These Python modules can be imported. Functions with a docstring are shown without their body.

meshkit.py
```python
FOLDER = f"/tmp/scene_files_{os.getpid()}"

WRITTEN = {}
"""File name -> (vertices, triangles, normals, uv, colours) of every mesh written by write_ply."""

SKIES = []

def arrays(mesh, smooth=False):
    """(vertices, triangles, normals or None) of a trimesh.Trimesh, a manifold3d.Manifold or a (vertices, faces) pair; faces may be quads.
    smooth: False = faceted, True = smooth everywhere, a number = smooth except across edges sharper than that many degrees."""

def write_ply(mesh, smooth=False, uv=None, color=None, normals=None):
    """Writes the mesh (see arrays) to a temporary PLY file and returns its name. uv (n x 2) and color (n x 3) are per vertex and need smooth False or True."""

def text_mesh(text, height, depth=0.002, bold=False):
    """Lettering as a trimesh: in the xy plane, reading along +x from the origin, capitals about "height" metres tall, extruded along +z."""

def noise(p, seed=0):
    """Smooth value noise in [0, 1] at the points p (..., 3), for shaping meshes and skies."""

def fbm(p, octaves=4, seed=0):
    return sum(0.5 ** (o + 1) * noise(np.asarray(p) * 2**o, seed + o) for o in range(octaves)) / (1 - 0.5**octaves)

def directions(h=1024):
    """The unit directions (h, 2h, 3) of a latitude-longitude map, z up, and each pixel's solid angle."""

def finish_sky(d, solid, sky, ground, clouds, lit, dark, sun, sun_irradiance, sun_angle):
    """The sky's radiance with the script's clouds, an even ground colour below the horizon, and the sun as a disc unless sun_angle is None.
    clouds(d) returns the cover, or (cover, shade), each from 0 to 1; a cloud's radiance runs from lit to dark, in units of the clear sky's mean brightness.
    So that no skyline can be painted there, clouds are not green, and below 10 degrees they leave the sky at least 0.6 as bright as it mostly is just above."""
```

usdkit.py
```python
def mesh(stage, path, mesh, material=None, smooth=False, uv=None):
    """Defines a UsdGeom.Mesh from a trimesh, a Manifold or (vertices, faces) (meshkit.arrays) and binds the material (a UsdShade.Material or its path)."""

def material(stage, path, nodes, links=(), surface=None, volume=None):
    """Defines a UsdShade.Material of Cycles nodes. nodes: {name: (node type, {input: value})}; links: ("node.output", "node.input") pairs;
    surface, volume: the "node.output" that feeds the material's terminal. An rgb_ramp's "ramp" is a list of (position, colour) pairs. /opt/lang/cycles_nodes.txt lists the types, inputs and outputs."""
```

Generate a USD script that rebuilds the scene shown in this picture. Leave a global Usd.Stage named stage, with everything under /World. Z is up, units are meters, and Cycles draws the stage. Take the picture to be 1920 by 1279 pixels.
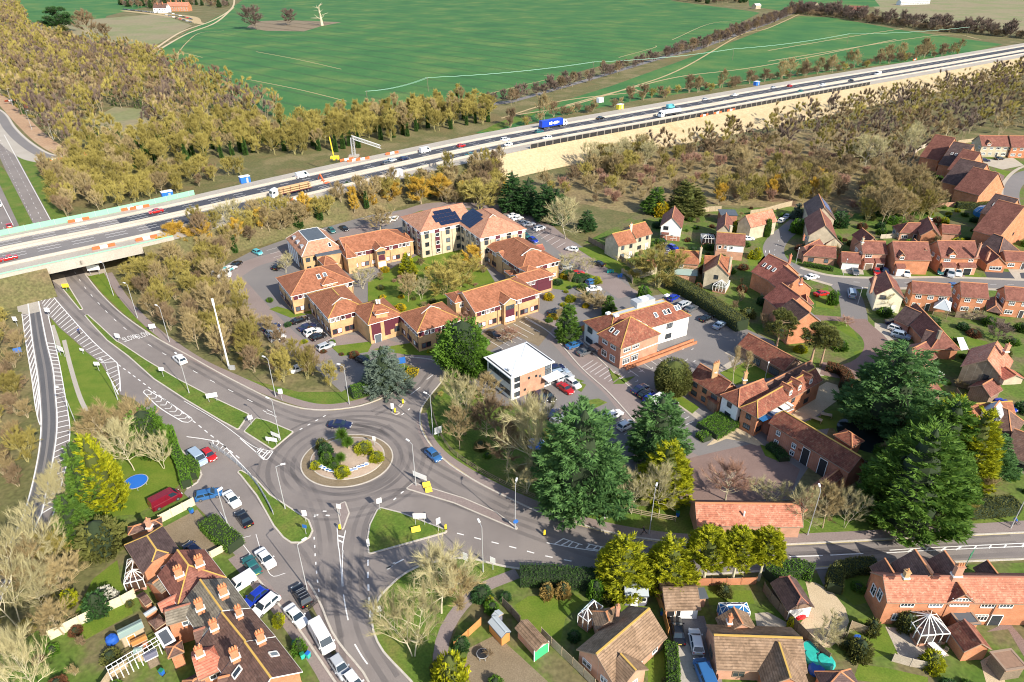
import math,random
import numpy as np,trimesh,usdkit,meshkit
from pxr import Usd,UsdGeom,UsdLux,UsdShade,Sdf,Gf,Vt
from shapely.geometry import Polygon,LineString,MultiPolygon,Point
from shapely.ops import unary_union
# ---------------------------------------------------------------- camera, sky, sun, exposure
CAM_H,FOC,TILT=85.0,1280.0,math.atan(748/1280.0)
SUN_AZ,SUN_EL=math.radians(138.8),math.radians(33.0)
SUN_I,SKY_S,EXPOSURE=1.1,0.115,0.78
stage=Usd.Stage.CreateInMemory()
UsdGeom.SetStageUpAxis(stage,'Z');UsdGeom.SetStageMetersPerUnit(stage,1.0)
UsdGeom.Xform.Define(stage,'/World');UsdGeom.Scope.Define(stage,'/World/Looks')
cam=UsdGeom.Camera.Define(stage,'/World/camera')
cam.CreateHorizontalApertureAttr(36.0);cam.CreateVerticalApertureAttr(23.98);cam.CreateFocalLengthAttr(36.0*FOC/1920.0)
cam.CreateClippingRangeAttr(Gf.Vec2f(1.0,6000.0));cam.CreateExposureAttr(EXPOSURE)
cam.AddTranslateOp().Set(Gf.Vec3d(0,0,CAM_H));cam.AddRotateXOp().Set(90.0-math.degrees(TILT))
dome=UsdLux.DomeLight.Define(stage,'/World/sky')
sky_m=usdkit.material(stage,'/World/Looks/sky',{'s':('sky_texture',{'sky_type':'single_scattering','sun_disc':False,'sun_elevation':SUN_EL,'sun_rotation':SUN_AZ,'air_density':1.0,'aerosol_density':1.2}),'b':('background_shader',{'strength':SKY_S})},[('s.color','b.color')],surface='b.background')
UsdShade.MaterialBindingAPI.Apply(dome.GetPrim()).Bind(sky_m)
dome.GetPrim().SetCustomDataByKey('kind','structure')
sun=UsdLux.DistantLight.Define(stage,'/World/sun')
sun.CreateIntensityAttr(SUN_I);sun.CreateAngleAttr(0.5);sun.CreateNormalizeAttr(True);sun.CreateColorAttr(Gf.Vec3f(1.0,0.93,0.80))
sun.AddRotateZOp().Set(-math.degrees(SUN_AZ));sun.AddRotateXOp().Set(-(90.0-math.degrees(SUN_EL)))
# ---------------------------------------------------------------- helpers
R=random.Random(7);NR=np.random.default_rng(7)
CT,ST=math.cos(TILT),math.sin(TILT)
def X(u,v,z=0.0):
 "a pixel of the 1920 x 1279 photograph -> the place on the level z that it shows"
 a,b=(u-960)/FOC,(v-639.5)/FOC
 t=(CAM_H-z)/(ST+b*CT)
 return np.array([t*a,t*(CT-b*ST),z])
def X2(u,v,z=0.0):return X(u,v,z)[:2]
def XS(pts,z=0.0):return[tuple(X2(u,v,z))for u,v in pts]
_names={}
def numbered(base,parent='/World'):
 k=(parent,base);n=_names.get(k,0);_names[k]=n+1
 return f'{parent}/{base}'+(f'_{n:03d}' if n else '')
class MB:
 def __init__(s):s.v,s.f,s.n=[],[],0
 def add(s,v,f):
  v=np.asarray(v,float);f=np.asarray(f,int)
  if len(f)==0:return s
  if f.shape[1]==4:f=np.vstack([f[:,[0,1,2]],f[:,[0,2,3]]])
  s.v.append(v);s.f.append(f+s.n);s.n+=len(v);return s
 def box(s,c,d,rz=0.0):
  c=np.asarray(c,float);d=np.asarray(d,float)/2
  q=np.array([[x,y,z]for z in(-1,1)for x,y in((-1,-1),(1,-1),(1,1),(-1,1))])*d
  q=rotz(q,rz)+c
  return s.add(q,[[3,2,1,0],[4,5,6,7],[0,1,5,4],[1,2,6,5],[2,3,7,6],[3,0,4,7]])
 def beam(s,a,b,w,h=None,up=(0,0,1)):
  a,b=np.asarray(a,float),np.asarray(b,float);h=h or w
  t=b-a;t=t/(np.linalg.norm(t)+1e-9);up=np.asarray(up,float)
  if abs(t@up)>.98:up=np.array([1.,0,0])
  x=np.cross(t,up);x/=np.linalg.norm(x);y=np.cross(x,t)
  o=[-x*w/2-y*h/2,x*w/2-y*h/2,x*w/2+y*h/2,-x*w/2+y*h/2]
  q=np.array([a+k for k in o]+[b+k for k in o])
  return s.add(q,[[3,2,1,0],[4,5,6,7],[0,1,5,4],[1,2,6,5],[2,3,7,6],[3,0,4,7]])
 def tube(s,a,b,r0,r1=None,n=6,cap=True):
  a,b=np.asarray(a,float),np.asarray(b,float);r1=r0 if r1 is None else r1
  t=b-a;t=t/(np.linalg.norm(t)+1e-9)
  up=np.array([0,0,1.])if abs(t[2])<.95 else np.array([1.,0,0])
  x=np.cross(t,up);x/=np.linalg.norm(x);y=np.cross(x,t)
  an=np.arange(n)*2*math.pi/n;k=np.cos(an)[:,None]*x+np.sin(an)[:,None]*y
  q=np.vstack([a+k*r0,b+k*r1]);i=np.arange(n);j=(i+1)%n
  s.add(q,np.stack([j,i,i+n,j+n],1))
  if cap:
   s.add(q[n:],[[0,k+1,k+2]for k in range(n-2)][::-1]);
  return s
 def prism(s,poly,z0,z1,bottom=False):
  p=poly if hasattr(poly,'geom_type')else Polygon(poly)
  if not p.is_valid:p=p.buffer(0)
  for g in getattr(p,'geoms',[p]):
   if g.area<1e-6:continue
   v,f=tri2d(g)
   s.add(np.c_[v,np.full(len(v),z1)],f)
   if bottom:s.add(np.c_[v,np.full(len(v),z0)],f[:,::-1])
   for ring in[g.exterior,*g.interiors]:
    r=np.array(ring.coords)[:-1];ccw=ring.is_ccw
    if ring is not g.exterior:ccw=not ccw
    if not ccw:r=r[::-1]
    n=len(r);i=np.arange(n);j=(i+1)%n
    s.add(np.vstack([np.c_[r,np.full(n,z0)],np.c_[r,np.full(n,z1)]]),np.stack([i,j,j+n,i+n],1))
  return s
 def sheet(s,poly,z):
  p=poly if hasattr(poly,'geom_type')else Polygon(poly)
  if not p.is_valid:p=p.buffer(0)
  for g in getattr(p,'geoms',[p]):
   if g.geom_type!='Polygon' or g.area<1e-6:continue
   v,f=tri2d(g);s.add(np.c_[v,np.full(len(v),z)],f)
  return s
 def quad(s,a,b,c,d):return s.add([a,b,c,d],[[0,1,2,3]])
 def tri(s,a,b,c):return s.add([a,b,c],[[0,1,2]])
 def loft(s,rings,close=True,caps=True):
  "rings: equal-length loops of points"
  n=len(rings[0]);q=np.vstack(rings);i=np.arange(n);j=(i+1)%n if close else None
  for k in range(len(rings)-1):
   if close:s.add(q[k*n:(k+2)*n],np.stack([i,j,j+n,i+n],1))
   else:s.add(q[k*n:(k+2)*n],np.stack([i[:-1],i[1:],i[1:]+n,i[:-1]+n],1))
  if caps:
   s.add(rings[0],[[0,k+2,k+1]for k in range(n-2)]);s.add(rings[-1],[[0,k+1,k+2]for k in range(n-2)])
  return s
 def get(s):return(np.vstack(s.v),np.vstack(s.f))if s.v else(np.zeros((0,3)),np.zeros((0,3),int))
 def xf(s,rz=0.0,t=(0,0,0)):
  s.v=[rotz(q,rz)+np.asarray(t,float)for q in s.v];return s
 def join(s,o):
  for v,f in zip(o.v,o.f):pass
  v,f=o.get();return s.add(v,f)
def rotz(q,a):
 c,k=math.cos(a),math.sin(a);q=np.asarray(q,float)
 return np.stack([q[...,0]*c-q[...,1]*k,q[...,0]*k+q[...,1]*c,q[...,2]],-1)
def tri2d(g):
 v,f=trimesh.creation.triangulate_polygon(g,engine='earcut')
 a=v[f];cr=(a[:,1,0]-a[:,0,0])*(a[:,2,1]-a[:,0,1])-(a[:,1,1]-a[:,0,1])*(a[:,2,0]-a[:,0,0])
 f=f.copy();f[cr<0]=f[cr<0][:,::-1]
 return v,f
def mk(path,mb,m,smooth=False,uv=None):
 return usdkit.mesh(stage,path,mb.get()if isinstance(mb,MB)else mb,m,smooth=smooth,uv=uv).GetPrim()
def tag(p,label=None,cat=None,group=None,kind=None):
 for k,w in(('label',label),('category',cat),('group',group),('kind',kind)):
  if w:p.SetCustomDataByKey(k,w)
 return p
def struct(name,mb,m,kind='structure',uv=None,label=None,cat=None):
 return tag(mk(numbered(name),mb,m,uv=uv),label,cat,kind=kind)
def xform(path,loc=(0,0,0),rz=0.0,s=1.0):
 x=UsdGeom.Xform.Define(stage,path);x.AddTranslateOp().Set(Gf.Vec3d(*map(float,loc)))
 if rz:x.AddRotateZOp().Set(math.degrees(rz))
 if not(np.ndim(s)==0 and s==1.0):x.AddScaleOp().Set(Gf.Vec3f(*([float(s)]*3 if np.ndim(s)==0 else map(float,s))))
 return x.GetPrim()
def thing(name,label,cat,loc=(0,0,0),rz=0.0,group=None):
 return tag(xform(numbered(name),loc,rz),label,cat,group)
def part(parent,name,mb,m,label=None,smooth=False):
 if isinstance(mb,MB)and not mb.v:return None
 p=mk(numbered(name,str(parent.GetPath())),mb,m,smooth=smooth)
 if label:p.SetCustomDataByKey('label',label)
 return p
def solo(name,mb,m,label,cat,group=None,kind=None,smooth=False):
 return tag(mk(numbered(name),mb,m,smooth=smooth),label,cat,group,kind)
_protos={}
def proto(key):
 p=stage.CreateClassPrim('/World/kind_'+key);_protos[key]=p;return p
def copy(key,name,loc,rz=0.0,s=1.0,label=None,cat=None,group=None):
 r=xform(numbered(name),loc,rz,s)
 r.GetReferences().AddInternalReference(_protos[key].GetPath());r.SetInstanceable(True)
 return tag(r,label,cat,group)
# ---------------------------------------------------------------- materials
_mats={}
def M(name):return _mats[name]
def raw(name,nodes,links,surface='p.BSDF'):
 _mats[name]=usdkit.material(stage,'/World/Looks/'+name,nodes,links,surface=surface);return _mats[name]
def plain(name,c,rough=.5,metal=0.,spec=.5,coat=0.,emit=0.):
 return raw(name,{'p':('principled_bsdf',{'base_color':c,'roughness':rough,'metallic':metal,'specular_ior_level':spec,'coat_weight':coat})},[])
def noisy(name,stops,scale=1.,rough=.85,detail=5.,fine=0.,fscale=20.,bump=0.,spec=.25,rg=.6,obj=False):
 "world-space noise through a ramp, with a second finer noise multiplied in"
 n={'g':('texture_coordinate' if obj else 'geometry',{}),'n':('noise_texture',{'scale':scale,'detail':detail,'roughness':rg}),'r':('rgb_ramp',{'ramp':stops}),'p':('principled_bsdf',{'roughness':rough,'specular_ior_level':spec})}
 src='g.object' if obj else 'g.position'
 l=[(src,'n.vector'),('n.fac','r.fac')];out='r.color'
 if fine:
  n['f']=('noise_texture',{'scale':fscale,'detail':3.});n['fr']=('map_range',{'from_min':.3,'from_max':.7,'to_min':1-fine,'to_max':1+fine})
  n['m']=('mix_color',{'blend_type':'multiply','fac':1.,'use_clamp':False});n['cc']=('combine_color',{})
  l+=[(src,'f.vector'),('f.fac','fr.value'),('fr.result','cc.r'),('fr.result','cc.g'),('fr.result','cc.b'),(out,'m.a'),('cc.color','m.b')];out='m.result'
 if bump:
  n['b']=('bump',{'strength':bump,'distance':.05});l+=[('f.fac' if fine else 'n.fac','b.height'),('b.normal','p.normal')]
 l.append((out,'p.base_color'))
 return raw(name,n,l)
def G(a,b,lo=.35,hi=.65):return[(0,a),(lo,a),(hi,b),(1,b)]
noisy('ground',[(.0,(.13,.10,.05)),(.38,(.17,.135,.06)),(.5,(.12,.12,.045)),(.62,(.20,.165,.08)),(1,(.09,.12,.03))],.05,fine=.25,fscale=1.2,bump=.4)
noisy('wood_floor',[(.0,(.10,.075,.04)),(.4,(.15,.115,.06)),(.55,(.11,.105,.042)),(.7,(.18,.14,.07)),(1,(.10,.11,.035))],.07,fine=.3,fscale=1.5,bump=.5)
noisy('scrub_floor',[(.0,(.13,.085,.05)),(.4,(.20,.15,.075)),(.55,(.24,.19,.09)),(.68,(.15,.085,.055)),(1,(.15,.16,.05))],.05,fine=.3,fscale=.9,bump=.5)
noisy('crop',[(.0,(.028,.10,.03)),(.36,(.036,.125,.036)),(.48,(.05,.15,.04)),(.56,(.07,.16,.042)),(.66,(.11,.185,.05)),(1,(.18,.21,.08))],.022,fine=.10,fscale=.6,detail=7,rg=.62)
noisy('stubble',[(.0,(.20,.17,.095)),(.45,(.26,.22,.13)),(.6,(.20,.21,.095)),(1,(.30,.25,.15))],.02,fine=.12,fscale=.4)
noisy('lawn',[(.0,(.05,.105,.012)),(.4,(.07,.14,.015)),(.55,(.095,.165,.02)),(.7,(.13,.17,.03)),(1,(.15,.14,.045))],.16,fine=.2,fscale=3.,bump=.25)
noisy('verge',[(.0,(.055,.10,.014)),(.4,(.085,.145,.018)),(.55,(.12,.165,.026)),(.7,(.16,.16,.04)),(1,(.18,.15,.06))],.22,fine=.25,fscale=3.,bump=.3)
noisy('mown',[(.0,(.075,.13,.012)),(.4,(.10,.16,.015)),(.6,(.135,.18,.022)),(1,(.17,.18,.04))],.3,fine=.15,fscale=4.,bump=.15)
noisy('garden',[(.0,(.05,.10,.014)),(.36,(.075,.135,.018)),(.5,(.11,.15,.03)),(.6,(.15,.13,.06)),(1,(.13,.10,.06))],.10,fine=.25,fscale=1.5,bump=.4)
noisy('soil',[(.0,(.16,.12,.075)),(.5,(.22,.17,.11)),(1,(.28,.22,.15))],.4,fine=.2,fscale=5.,bump=.4)
noisy('dirt_track',[(.0,(.34,.24,.12)),(.5,(.44,.33,.18)),(1,(.50,.40,.25))],.3,fine=.15,fscale=3.)
noisy('sand_bank',[(.0,(.38,.29,.165)),(.5,(.48,.38,.23)),(.75,(.42,.31,.17)),(1,(.30,.24,.12))],.09,fine=.15,fscale=1.,bump=.4)
noisy('asphalt',[(.0,(.165,.142,.132)),(.42,(.205,.178,.166)),(.58,(.235,.205,.19)),(1,(.28,.24,.215))],.10,fine=.13,fscale=7.,bump=.1,spec=.2,detail=7,rg=.68)
noisy('asphalt_dark',[(.0,(.05,.052,.065)),(.5,(.065,.068,.082)),(1,(.085,.086,.10))],.05,fine=.12,fscale=4.,spec=.3)
noisy('asphalt_grey',[(.0,(.155,.145,.142)),(.5,(.195,.18,.175)),(1,(.25,.225,.21))],.07,fine=.14,fscale=5.,spec=.25,detail=7)
noisy('asphalt_pink',[(.0,(.20,.155,.14)),(.5,(.25,.20,.185)),(1,(.30,.25,.23))],.10,fine=.12,fscale=4.,spec=.2,detail=7)
noisy('brick_paving',[(.0,(.17,.11,.095)),(.5,(.22,.15,.13)),(1,(.27,.19,.165))],.25,fine=.2,fscale=6.,spec=.2)
noisy('concrete',[(.0,(.30,.265,.22)),(.5,(.40,.36,.31)),(1,(.47,.43,.37))],.12,fine=.12,fscale=3.,spec=.2)
noisy('slab',[(.0,(.33,.27,.21)),(.5,(.43,.37,.30)),(1,(.52,.46,.38))],.5,fine=.15,fscale=5.,spec=.2)
noisy('gravel',[(.0,(.40,.30,.19)),(.5,(.52,.41,.27)),(1,(.58,.48,.34))],.3,fine=.25,fscale=8.,spec=.1,bump=.3)
noisy('kerb',[(.0,(.42,.38,.33)),(1,(.55,.50,.44))],.8,fine=.15,fscale=5.,spec=.2)
noisy('paint_white',[(.0,(.62,.60,.58)),(.45,(.74,.72,.70)),(1,(.82,.81,.79))],.7,fine=.12,fscale=6.,spec=.3,rough=.6)
noisy('paint_yellow',[(.0,(.45,.37,.17)),(1,(.55,.46,.22))],.8,fine=.1,fscale=6.,spec=.3)
noisy('water',[(.0,(.012,.02,.022)),(1,(.02,.03,.03))],.3,rough=.06,spec=.5)
plain('white_metal',(.78,.78,.77),.4);plain('grey_metal',(.42,.43,.44),.4,.5);plain('dark_metal',(.05,.05,.055),.45)
plain('galv',(.50,.51,.52),.45,.3);plain('black',(.02,.02,.022),.5);plain('sign_white',(.80,.80,.78),.45);plain('sign_grey',(.33,.34,.35),.5)
plain('sign_blue',(.03,.14,.45),.4);plain('sign_yellow',(.85,.62,.04),.45);plain('orange_plastic',(.75,.13,.04),.45);plain('sign_green',(.02,.18,.09),.4)
plain('green_mesh',(.22,.46,.32),.6);plain('white_upvc',(.80,.80,.78),.35);plain('blue_plastic',(.02,.14,.52),.4);plain('teal',(.03,.42,.36),.4)
plain('green_paint',(.05,.42,.18),.5);plain('orange_wood',(.50,.22,.06),.7);plain('blue_tarp',(.02,.10,.45),.45);plain('red_plastic',(.60,.02,.03),.4)
plain('lamp_glass',(.7,.7,.66),.2);plain('rubber',(.018,.018,.02),.8);plain('alloy',(.45,.46,.48),.3,.8);plain('plate',(.75,.62,.1),.5);plain('plate_white',(.8,.8,.8),.5)
plain('headlight',(.75,.77,.8),.1);plain('tail_light',(.45,.01,.012),.2);plain('cloth_blue',(.02,.06,.25),.8);plain('cloth_dark',(.03,.03,.04),.8);plain('cloth_white',(.7,.7,.7),.8);plain('skin',(.5,.3,.22),.6)
plain('solar_cell',(.012,.022,.055),.12,0,.6);plain('solar_pale',(.20,.26,.45),.15,0,.6);plain('terracotta',(.55,.24,.11),.8);plain('lead',(.32,.34,.37),.6);plain('lead_white',(.7,.68,.65),.6)
plain('maroon',(.10,.022,.035),.5);plain('felt_grey',(.085,.10,.12),.8);plain('shed_grey',(.16,.16,.21),.7);plain('felt_pale',(.38,.42,.45),.8);plain('timber_pale',(.42,.33,.22),.8);plain('blind_white',(.72,.71,.70),.6)
plain('wire_green',(.30,.50,.40),.6)
raw('glass',{'p':('principled_bsdf',{'base_color':(.03,.04,.05),'roughness':.08,'specular_ior_level':.6}),'o':('object_info',{}),'r':('rgb_ramp',{'ramp':[(0,(.015,.018,.022)),(.55,(.035,.045,.055)),(1,(.16,.19,.22))]})},[('o.random','r.fac'),('r.color','p.base_color')])
raw('car_glass',{'p':('principled_bsdf',{'base_color':(.02,.035,.05),'roughness':.05,'specular_ior_level':.6})},[])
raw('clear_pane',{'t':('transparent_bsdf',{'color':(.82,.90,.94)}),'g':('glossy_bsdf',{'roughness':.06,'color':(.9,.9,.9)}),'f':('fresnel',{'IOR':1.6}),'m':('mix_closure',{})},[('f.fac','m.fac'),('t.BSDF','m.closure1'),('g.BSDF','m.closure2')],'m.closure')
raw('blue_pane',{'t':('transparent_bsdf',{'color':(.30,.55,.80)}),'g':('principled_bsdf',{'roughness':.15,'base_color':(.03,.16,.38)}),'m':('mix_closure',{'fac':.75})},[('t.BSDF','m.closure1'),('g.BSDF','m.closure2')],'m.closure')
def tiles(name,a,b,c,course=.2,lichen=(.5,.42,.3),lich=.0,row=.45,tone=None):
 "roof tiles: course lines at constant height steps, patchy tone, pale lichen"
 n={'g':('geometry',{}),'n':('noise_texture',{'scale':.45,'detail':6.,'roughness':.7}),'r':('rgb_ramp',{'ramp':[(0,a),(.38,a),(.52,b),(.68,c),(1,c)]}),'x':('separate_xyz',{}),'k':('math',{'math_type':'multiply','value2':1/course}),'fr':('math',{'math_type':'fraction'}),'mr':('map_range',{'from_min':.0,'from_max':.35,'to_min':1-row,'to_max':1.06,'clamp':True}),'v':('voronoi_texture',{'scale':2.6}),'sv':('separate_color',{}),'vr':('map_range',{'to_min':.8,'to_max':1.2}),'mm':('math',{'math_type':'multiply'}),'cc':('combine_color',{}),'m':('mix_color',{'blend_type':'multiply','fac':1.,'use_clamp':False}),'ln':('noise_texture',{'scale':2.2,'detail':6.,'roughness':.75}),'lr':('map_range',{'from_min':.60-lich*.12,'from_max':.72-lich*.1,'to_min':0.,'to_max':min(1,lich*1.2),'clamp':True}),'lm':('mix_color',{'b':lichen}),'b':('bump',{'strength':.5,'distance':.05}),'p':('principled_bsdf',{'roughness':.85,'specular_ior_level':.2})}
 l=[('g.position','n.vector'),('n.fac','r.fac'),('g.position','x.vector'),('x.z','k.value1'),('k.value','fr.value1'),('fr.value','mr.value'),('g.position','v.vector'),('v.color','sv.color'),('sv.r','vr.value'),('vr.result','mm.value1'),('mr.result','mm.value2'),('mm.value','cc.r'),('mm.value','cc.g'),('mm.value','cc.b'),('r.color','m.a'),('cc.color','m.b'),('g.position','ln.vector'),('ln.fac','lr.value'),('lr.result','lm.fac'),('m.result','lm.a'),('lm.result','p.base_color'),('fr.value','b.height'),('b.normal','p.normal')]
 return raw(name,n,l)
tiles('tile_orange',(.24,.095,.052),(.28,.112,.062),(.32,.135,.078),row=.25)
tiles('tile_apricot',(.37,.185,.115),(.41,.21,.135),(.44,.235,.155),row=.15)
tiles('tile_old',(.17,.06,.042),(.23,.082,.054),(.31,.125,.075),lich=.45,lichen=(.42,.32,.2),row=.35)
tiles('tile_brown',(.105,.062,.052),(.135,.078,.062),(.17,.10,.078),lich=.25,lichen=(.38,.34,.3),row=.35)
tiles('tile_red',(.16,.065,.05),(.195,.08,.06),(.23,.10,.075),row=.3,lich=.12)
tiles('tile_red_b',(.25,.085,.062),(.30,.105,.078),(.34,.13,.095),row=.35,lich=.12)
tiles('tile_tan',(.19,.125,.08),(.24,.16,.105),(.28,.195,.135),course=.2,row=.55,lich=.1)
tiles('tile_plum',(.085,.055,.052),(.108,.07,.065),(.13,.088,.08),lich=.15,row=.3,lichen=(.3,.27,.15))
tiles('tile_grey',(.15,.128,.10),(.19,.165,.13),(.23,.20,.16),lich=.3,row=.5,lichen=(.36,.33,.25))
tiles('tile_scarlet',(.40,.12,.075),(.46,.15,.10),(.50,.18,.12),row=.5,lich=.2,lichen=(.5,.35,.3))
tiles('slate_dark',(.06,.062,.07),(.08,.08,.09),(.10,.10,.11),row=.3)
tiles('tile_salmon',(.36,.135,.085),(.42,.17,.11),(.47,.21,.14),row=.3,lich=.5,lichen=(.55,.42,.30))
def bricks(name,a,b,mortar=(.4,.36,.3)):
 n={'g':('geometry',{}),'x':('separate_xyz',{}),'ad':('math',{'math_type':'add'}),'cx':('combine_xyz',{}),'k':('brick_texture',{'scale':4.4,'color1':a,'color2':b,'mortar':mortar,'mortar_size':.018,'brick_width':1.0,'row_height':.33}),'n':('noise_texture',{'scale':.7,'detail':5.}),'mr':('map_range',{'from_min':.3,'from_max':.7,'to_min':.82,'to_max':1.15}),'cc':('combine_color',{}),'m':('mix_color',{'blend_type':'multiply','fac':1.,'use_clamp':False}),'p':('principled_bsdf',{'roughness':.9,'specular_ior_level':.2})}
 l=[('g.position','x.vector'),('x.x','ad.value1'),('x.y','ad.value2'),('ad.value','cx.x'),('x.z','cx.y'),('cx.vector','k.vector'),('g.position','n.vector'),('n.fac','mr.value'),('mr.result','cc.r'),('mr.result','cc.g'),('mr.result','cc.b'),('k.color','m.a'),('cc.color','m.b'),('m.result','p.base_color')]
 return raw(name,n,l)
bricks('brick_buff',(.54,.33,.155),(.49,.29,.13));bricks('brick_cream',(.56,.46,.32),(.52,.42,.28));bricks('brick_orange',(.50,.19,.085),(.44,.16,.07))
bricks('brick_red',(.44,.165,.095),(.38,.135,.078));bricks('brick_pink',(.50,.255,.165),(.45,.225,.14));bricks('brick_brown',(.22,.13,.085),(.18,.105,.07));bricks('brick_stone',(.50,.43,.31),(.45,.38,.27));bricks('brick_grey',(.25,.20,.145),(.21,.17,.12))
noisy('render_white',[(0,(.70,.69,.67)),(1,(.80,.79,.77))],.8,fine=.06,fscale=3.);noisy('render_cream',[(0,(.70,.63,.45)),(1,(.76,.70,.54))],.8,fine=.06,fscale=3.)
noisy('roof_white',[(0,(.66,.68,.70)),(1,(.76,.78,.80))],.25,fine=.05,fscale=2.,spec=.4,rough=.5);noisy('roof_felt',[(0,(.36,.39,.42)),(1,(.46,.49,.52))],.3,fine=.08,fscale=2.)
noisy('roof_slatefelt',[(0,(.075,.095,.12)),(1,(.11,.13,.155))],.4,fine=.1,fscale=2.);noisy('roof_brown',[(0,(.25,.15,.10)),(1,(.30,.19,.13))],.5,fine=.1,fscale=3.)
noisy('timber',[(0,(.30,.23,.15)),(.5,(.38,.30,.20)),(1,(.45,.37,.26))],.8,fine=.2,fscale=5.);noisy('timber_dark',[(0,(.16,.12,.085)),(1,(.23,.18,.13))],.8,fine=.2,fscale=5.)
noisy('panel_cream',[(0,(.52,.46,.31)),(.5,(.60,.54,.38)),(1,(.55,.52,.30))],.6,fine=.1,fscale=4.);noisy('fence_orange',[(0,(.42,.19,.06)),(1,(.52,.26,.09))],.6,fine=.15,fscale=5.)
noisy('cladding_green',[(0,(.24,.32,.29)),(1,(.28,.36,.33))],.8)
# ---------------------------------------------------------------- ground, fields, roads
struct('ground',MB().sheet([(-2600,-300),(2600,-300),(2600,4200),(-2600,4200)],-0.02),M('ground'))
def sheet(name,px,m,z,kind='structure'):return struct(name,MB().sheet(XS(px),z),M(m),kind)
def curve(px,step=2.0,z=0.0):
 "smooth world polyline through pixel points"
 p=np.array(XS(px,z));
 if len(p)<3:q=p
 else:
  pp=np.vstack([2*p[0]-p[1],p,2*p[-1]-p[-2]]);q=[]
  for i in range(1,len(pp)-2):
   a,b,c,d=pp[i-1:i+3]
   for t in np.arange(0,1,.1):q.append(.5*(2*b+(c-a)*t+(2*a-5*b+4*c-d)*t*t+(3*b-a-3*c+d)*t**3))
  q=np.array(q+[p[-1]])
 L=np.r_[0,np.cumsum(np.linalg.norm(np.diff(q,axis=0),axis=1))]
 n=max(2,int(L[-1]/step)+1);s=np.linspace(0,L[-1],n)
 return np.stack([np.interp(s,L,q[:,0]),np.interp(s,L,q[:,1])],1)
def normals2(p):
 t=np.gradient(p,axis=0);t/=np.linalg.norm(t,axis=1,keepdims=True)+1e-9
 return np.stack([-t[:,1],t[:,0]],1)
def ribbon(mb,p,w0,w1,z):
 "strip between the offsets w0 and w1 left of the polyline"
 n=normals2(p);a,b=p+n*w0,p+n*w1;k=len(p);z=np.broadcast_to(z,k)
 i=np.arange(k-1);f=np.stack([i,i+1,i+1+k,i+k],1)
 return mb.add(np.vstack([np.c_[a,z],np.c_[b,z]]),f if w1>w0 else f[:,::-1])
def ribbons(name,lines,w,m,z,kind='structure'):
 mb=MB()
 for i,l in enumerate(lines):ribbon(mb,curve(l),-w/2,w/2,z+i*.0012)
 return struct(name,mb,M(m),kind)
def kerbline(mb,p,w=.3,h=.12):
 n=normals2(p);a,b=p-n*w/2,p+n*w/2;k=len(p)
 q=np.vstack([np.c_[a,np.zeros(k)],np.c_[a,np.full(k,h)],np.c_[b,np.full(k,h)],np.c_[b,np.zeros(k)]])
 i=np.arange(k-1)
 for r in range(3):mb.add(q,np.stack([i+r*k,i+1+r*k,i+1+(r+1)*k,i+(r+1)*k],1)[:,::-1])
sheet('field',[(285,101),(350,60),(420,25),(458,-2),(470,-25),(1150,-25),(1268,3),(1400,20),(1425,24),(1330,72),(1200,107),(1100,130),(1000,165),(900,195),(800,195),(690,200),(620,215),(530,225),(420,175),(370,155),(300,115)],'crop',.02)
sheet('field',[(890,250),(1000,207),(1150,160),(1330,95),(1500,30),(1560,33),(1700,58),(1880,83),(1800,105),(1600,128),(1440,152),(1200,187),(1050,217),(920,250)],'crop',.02)
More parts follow.
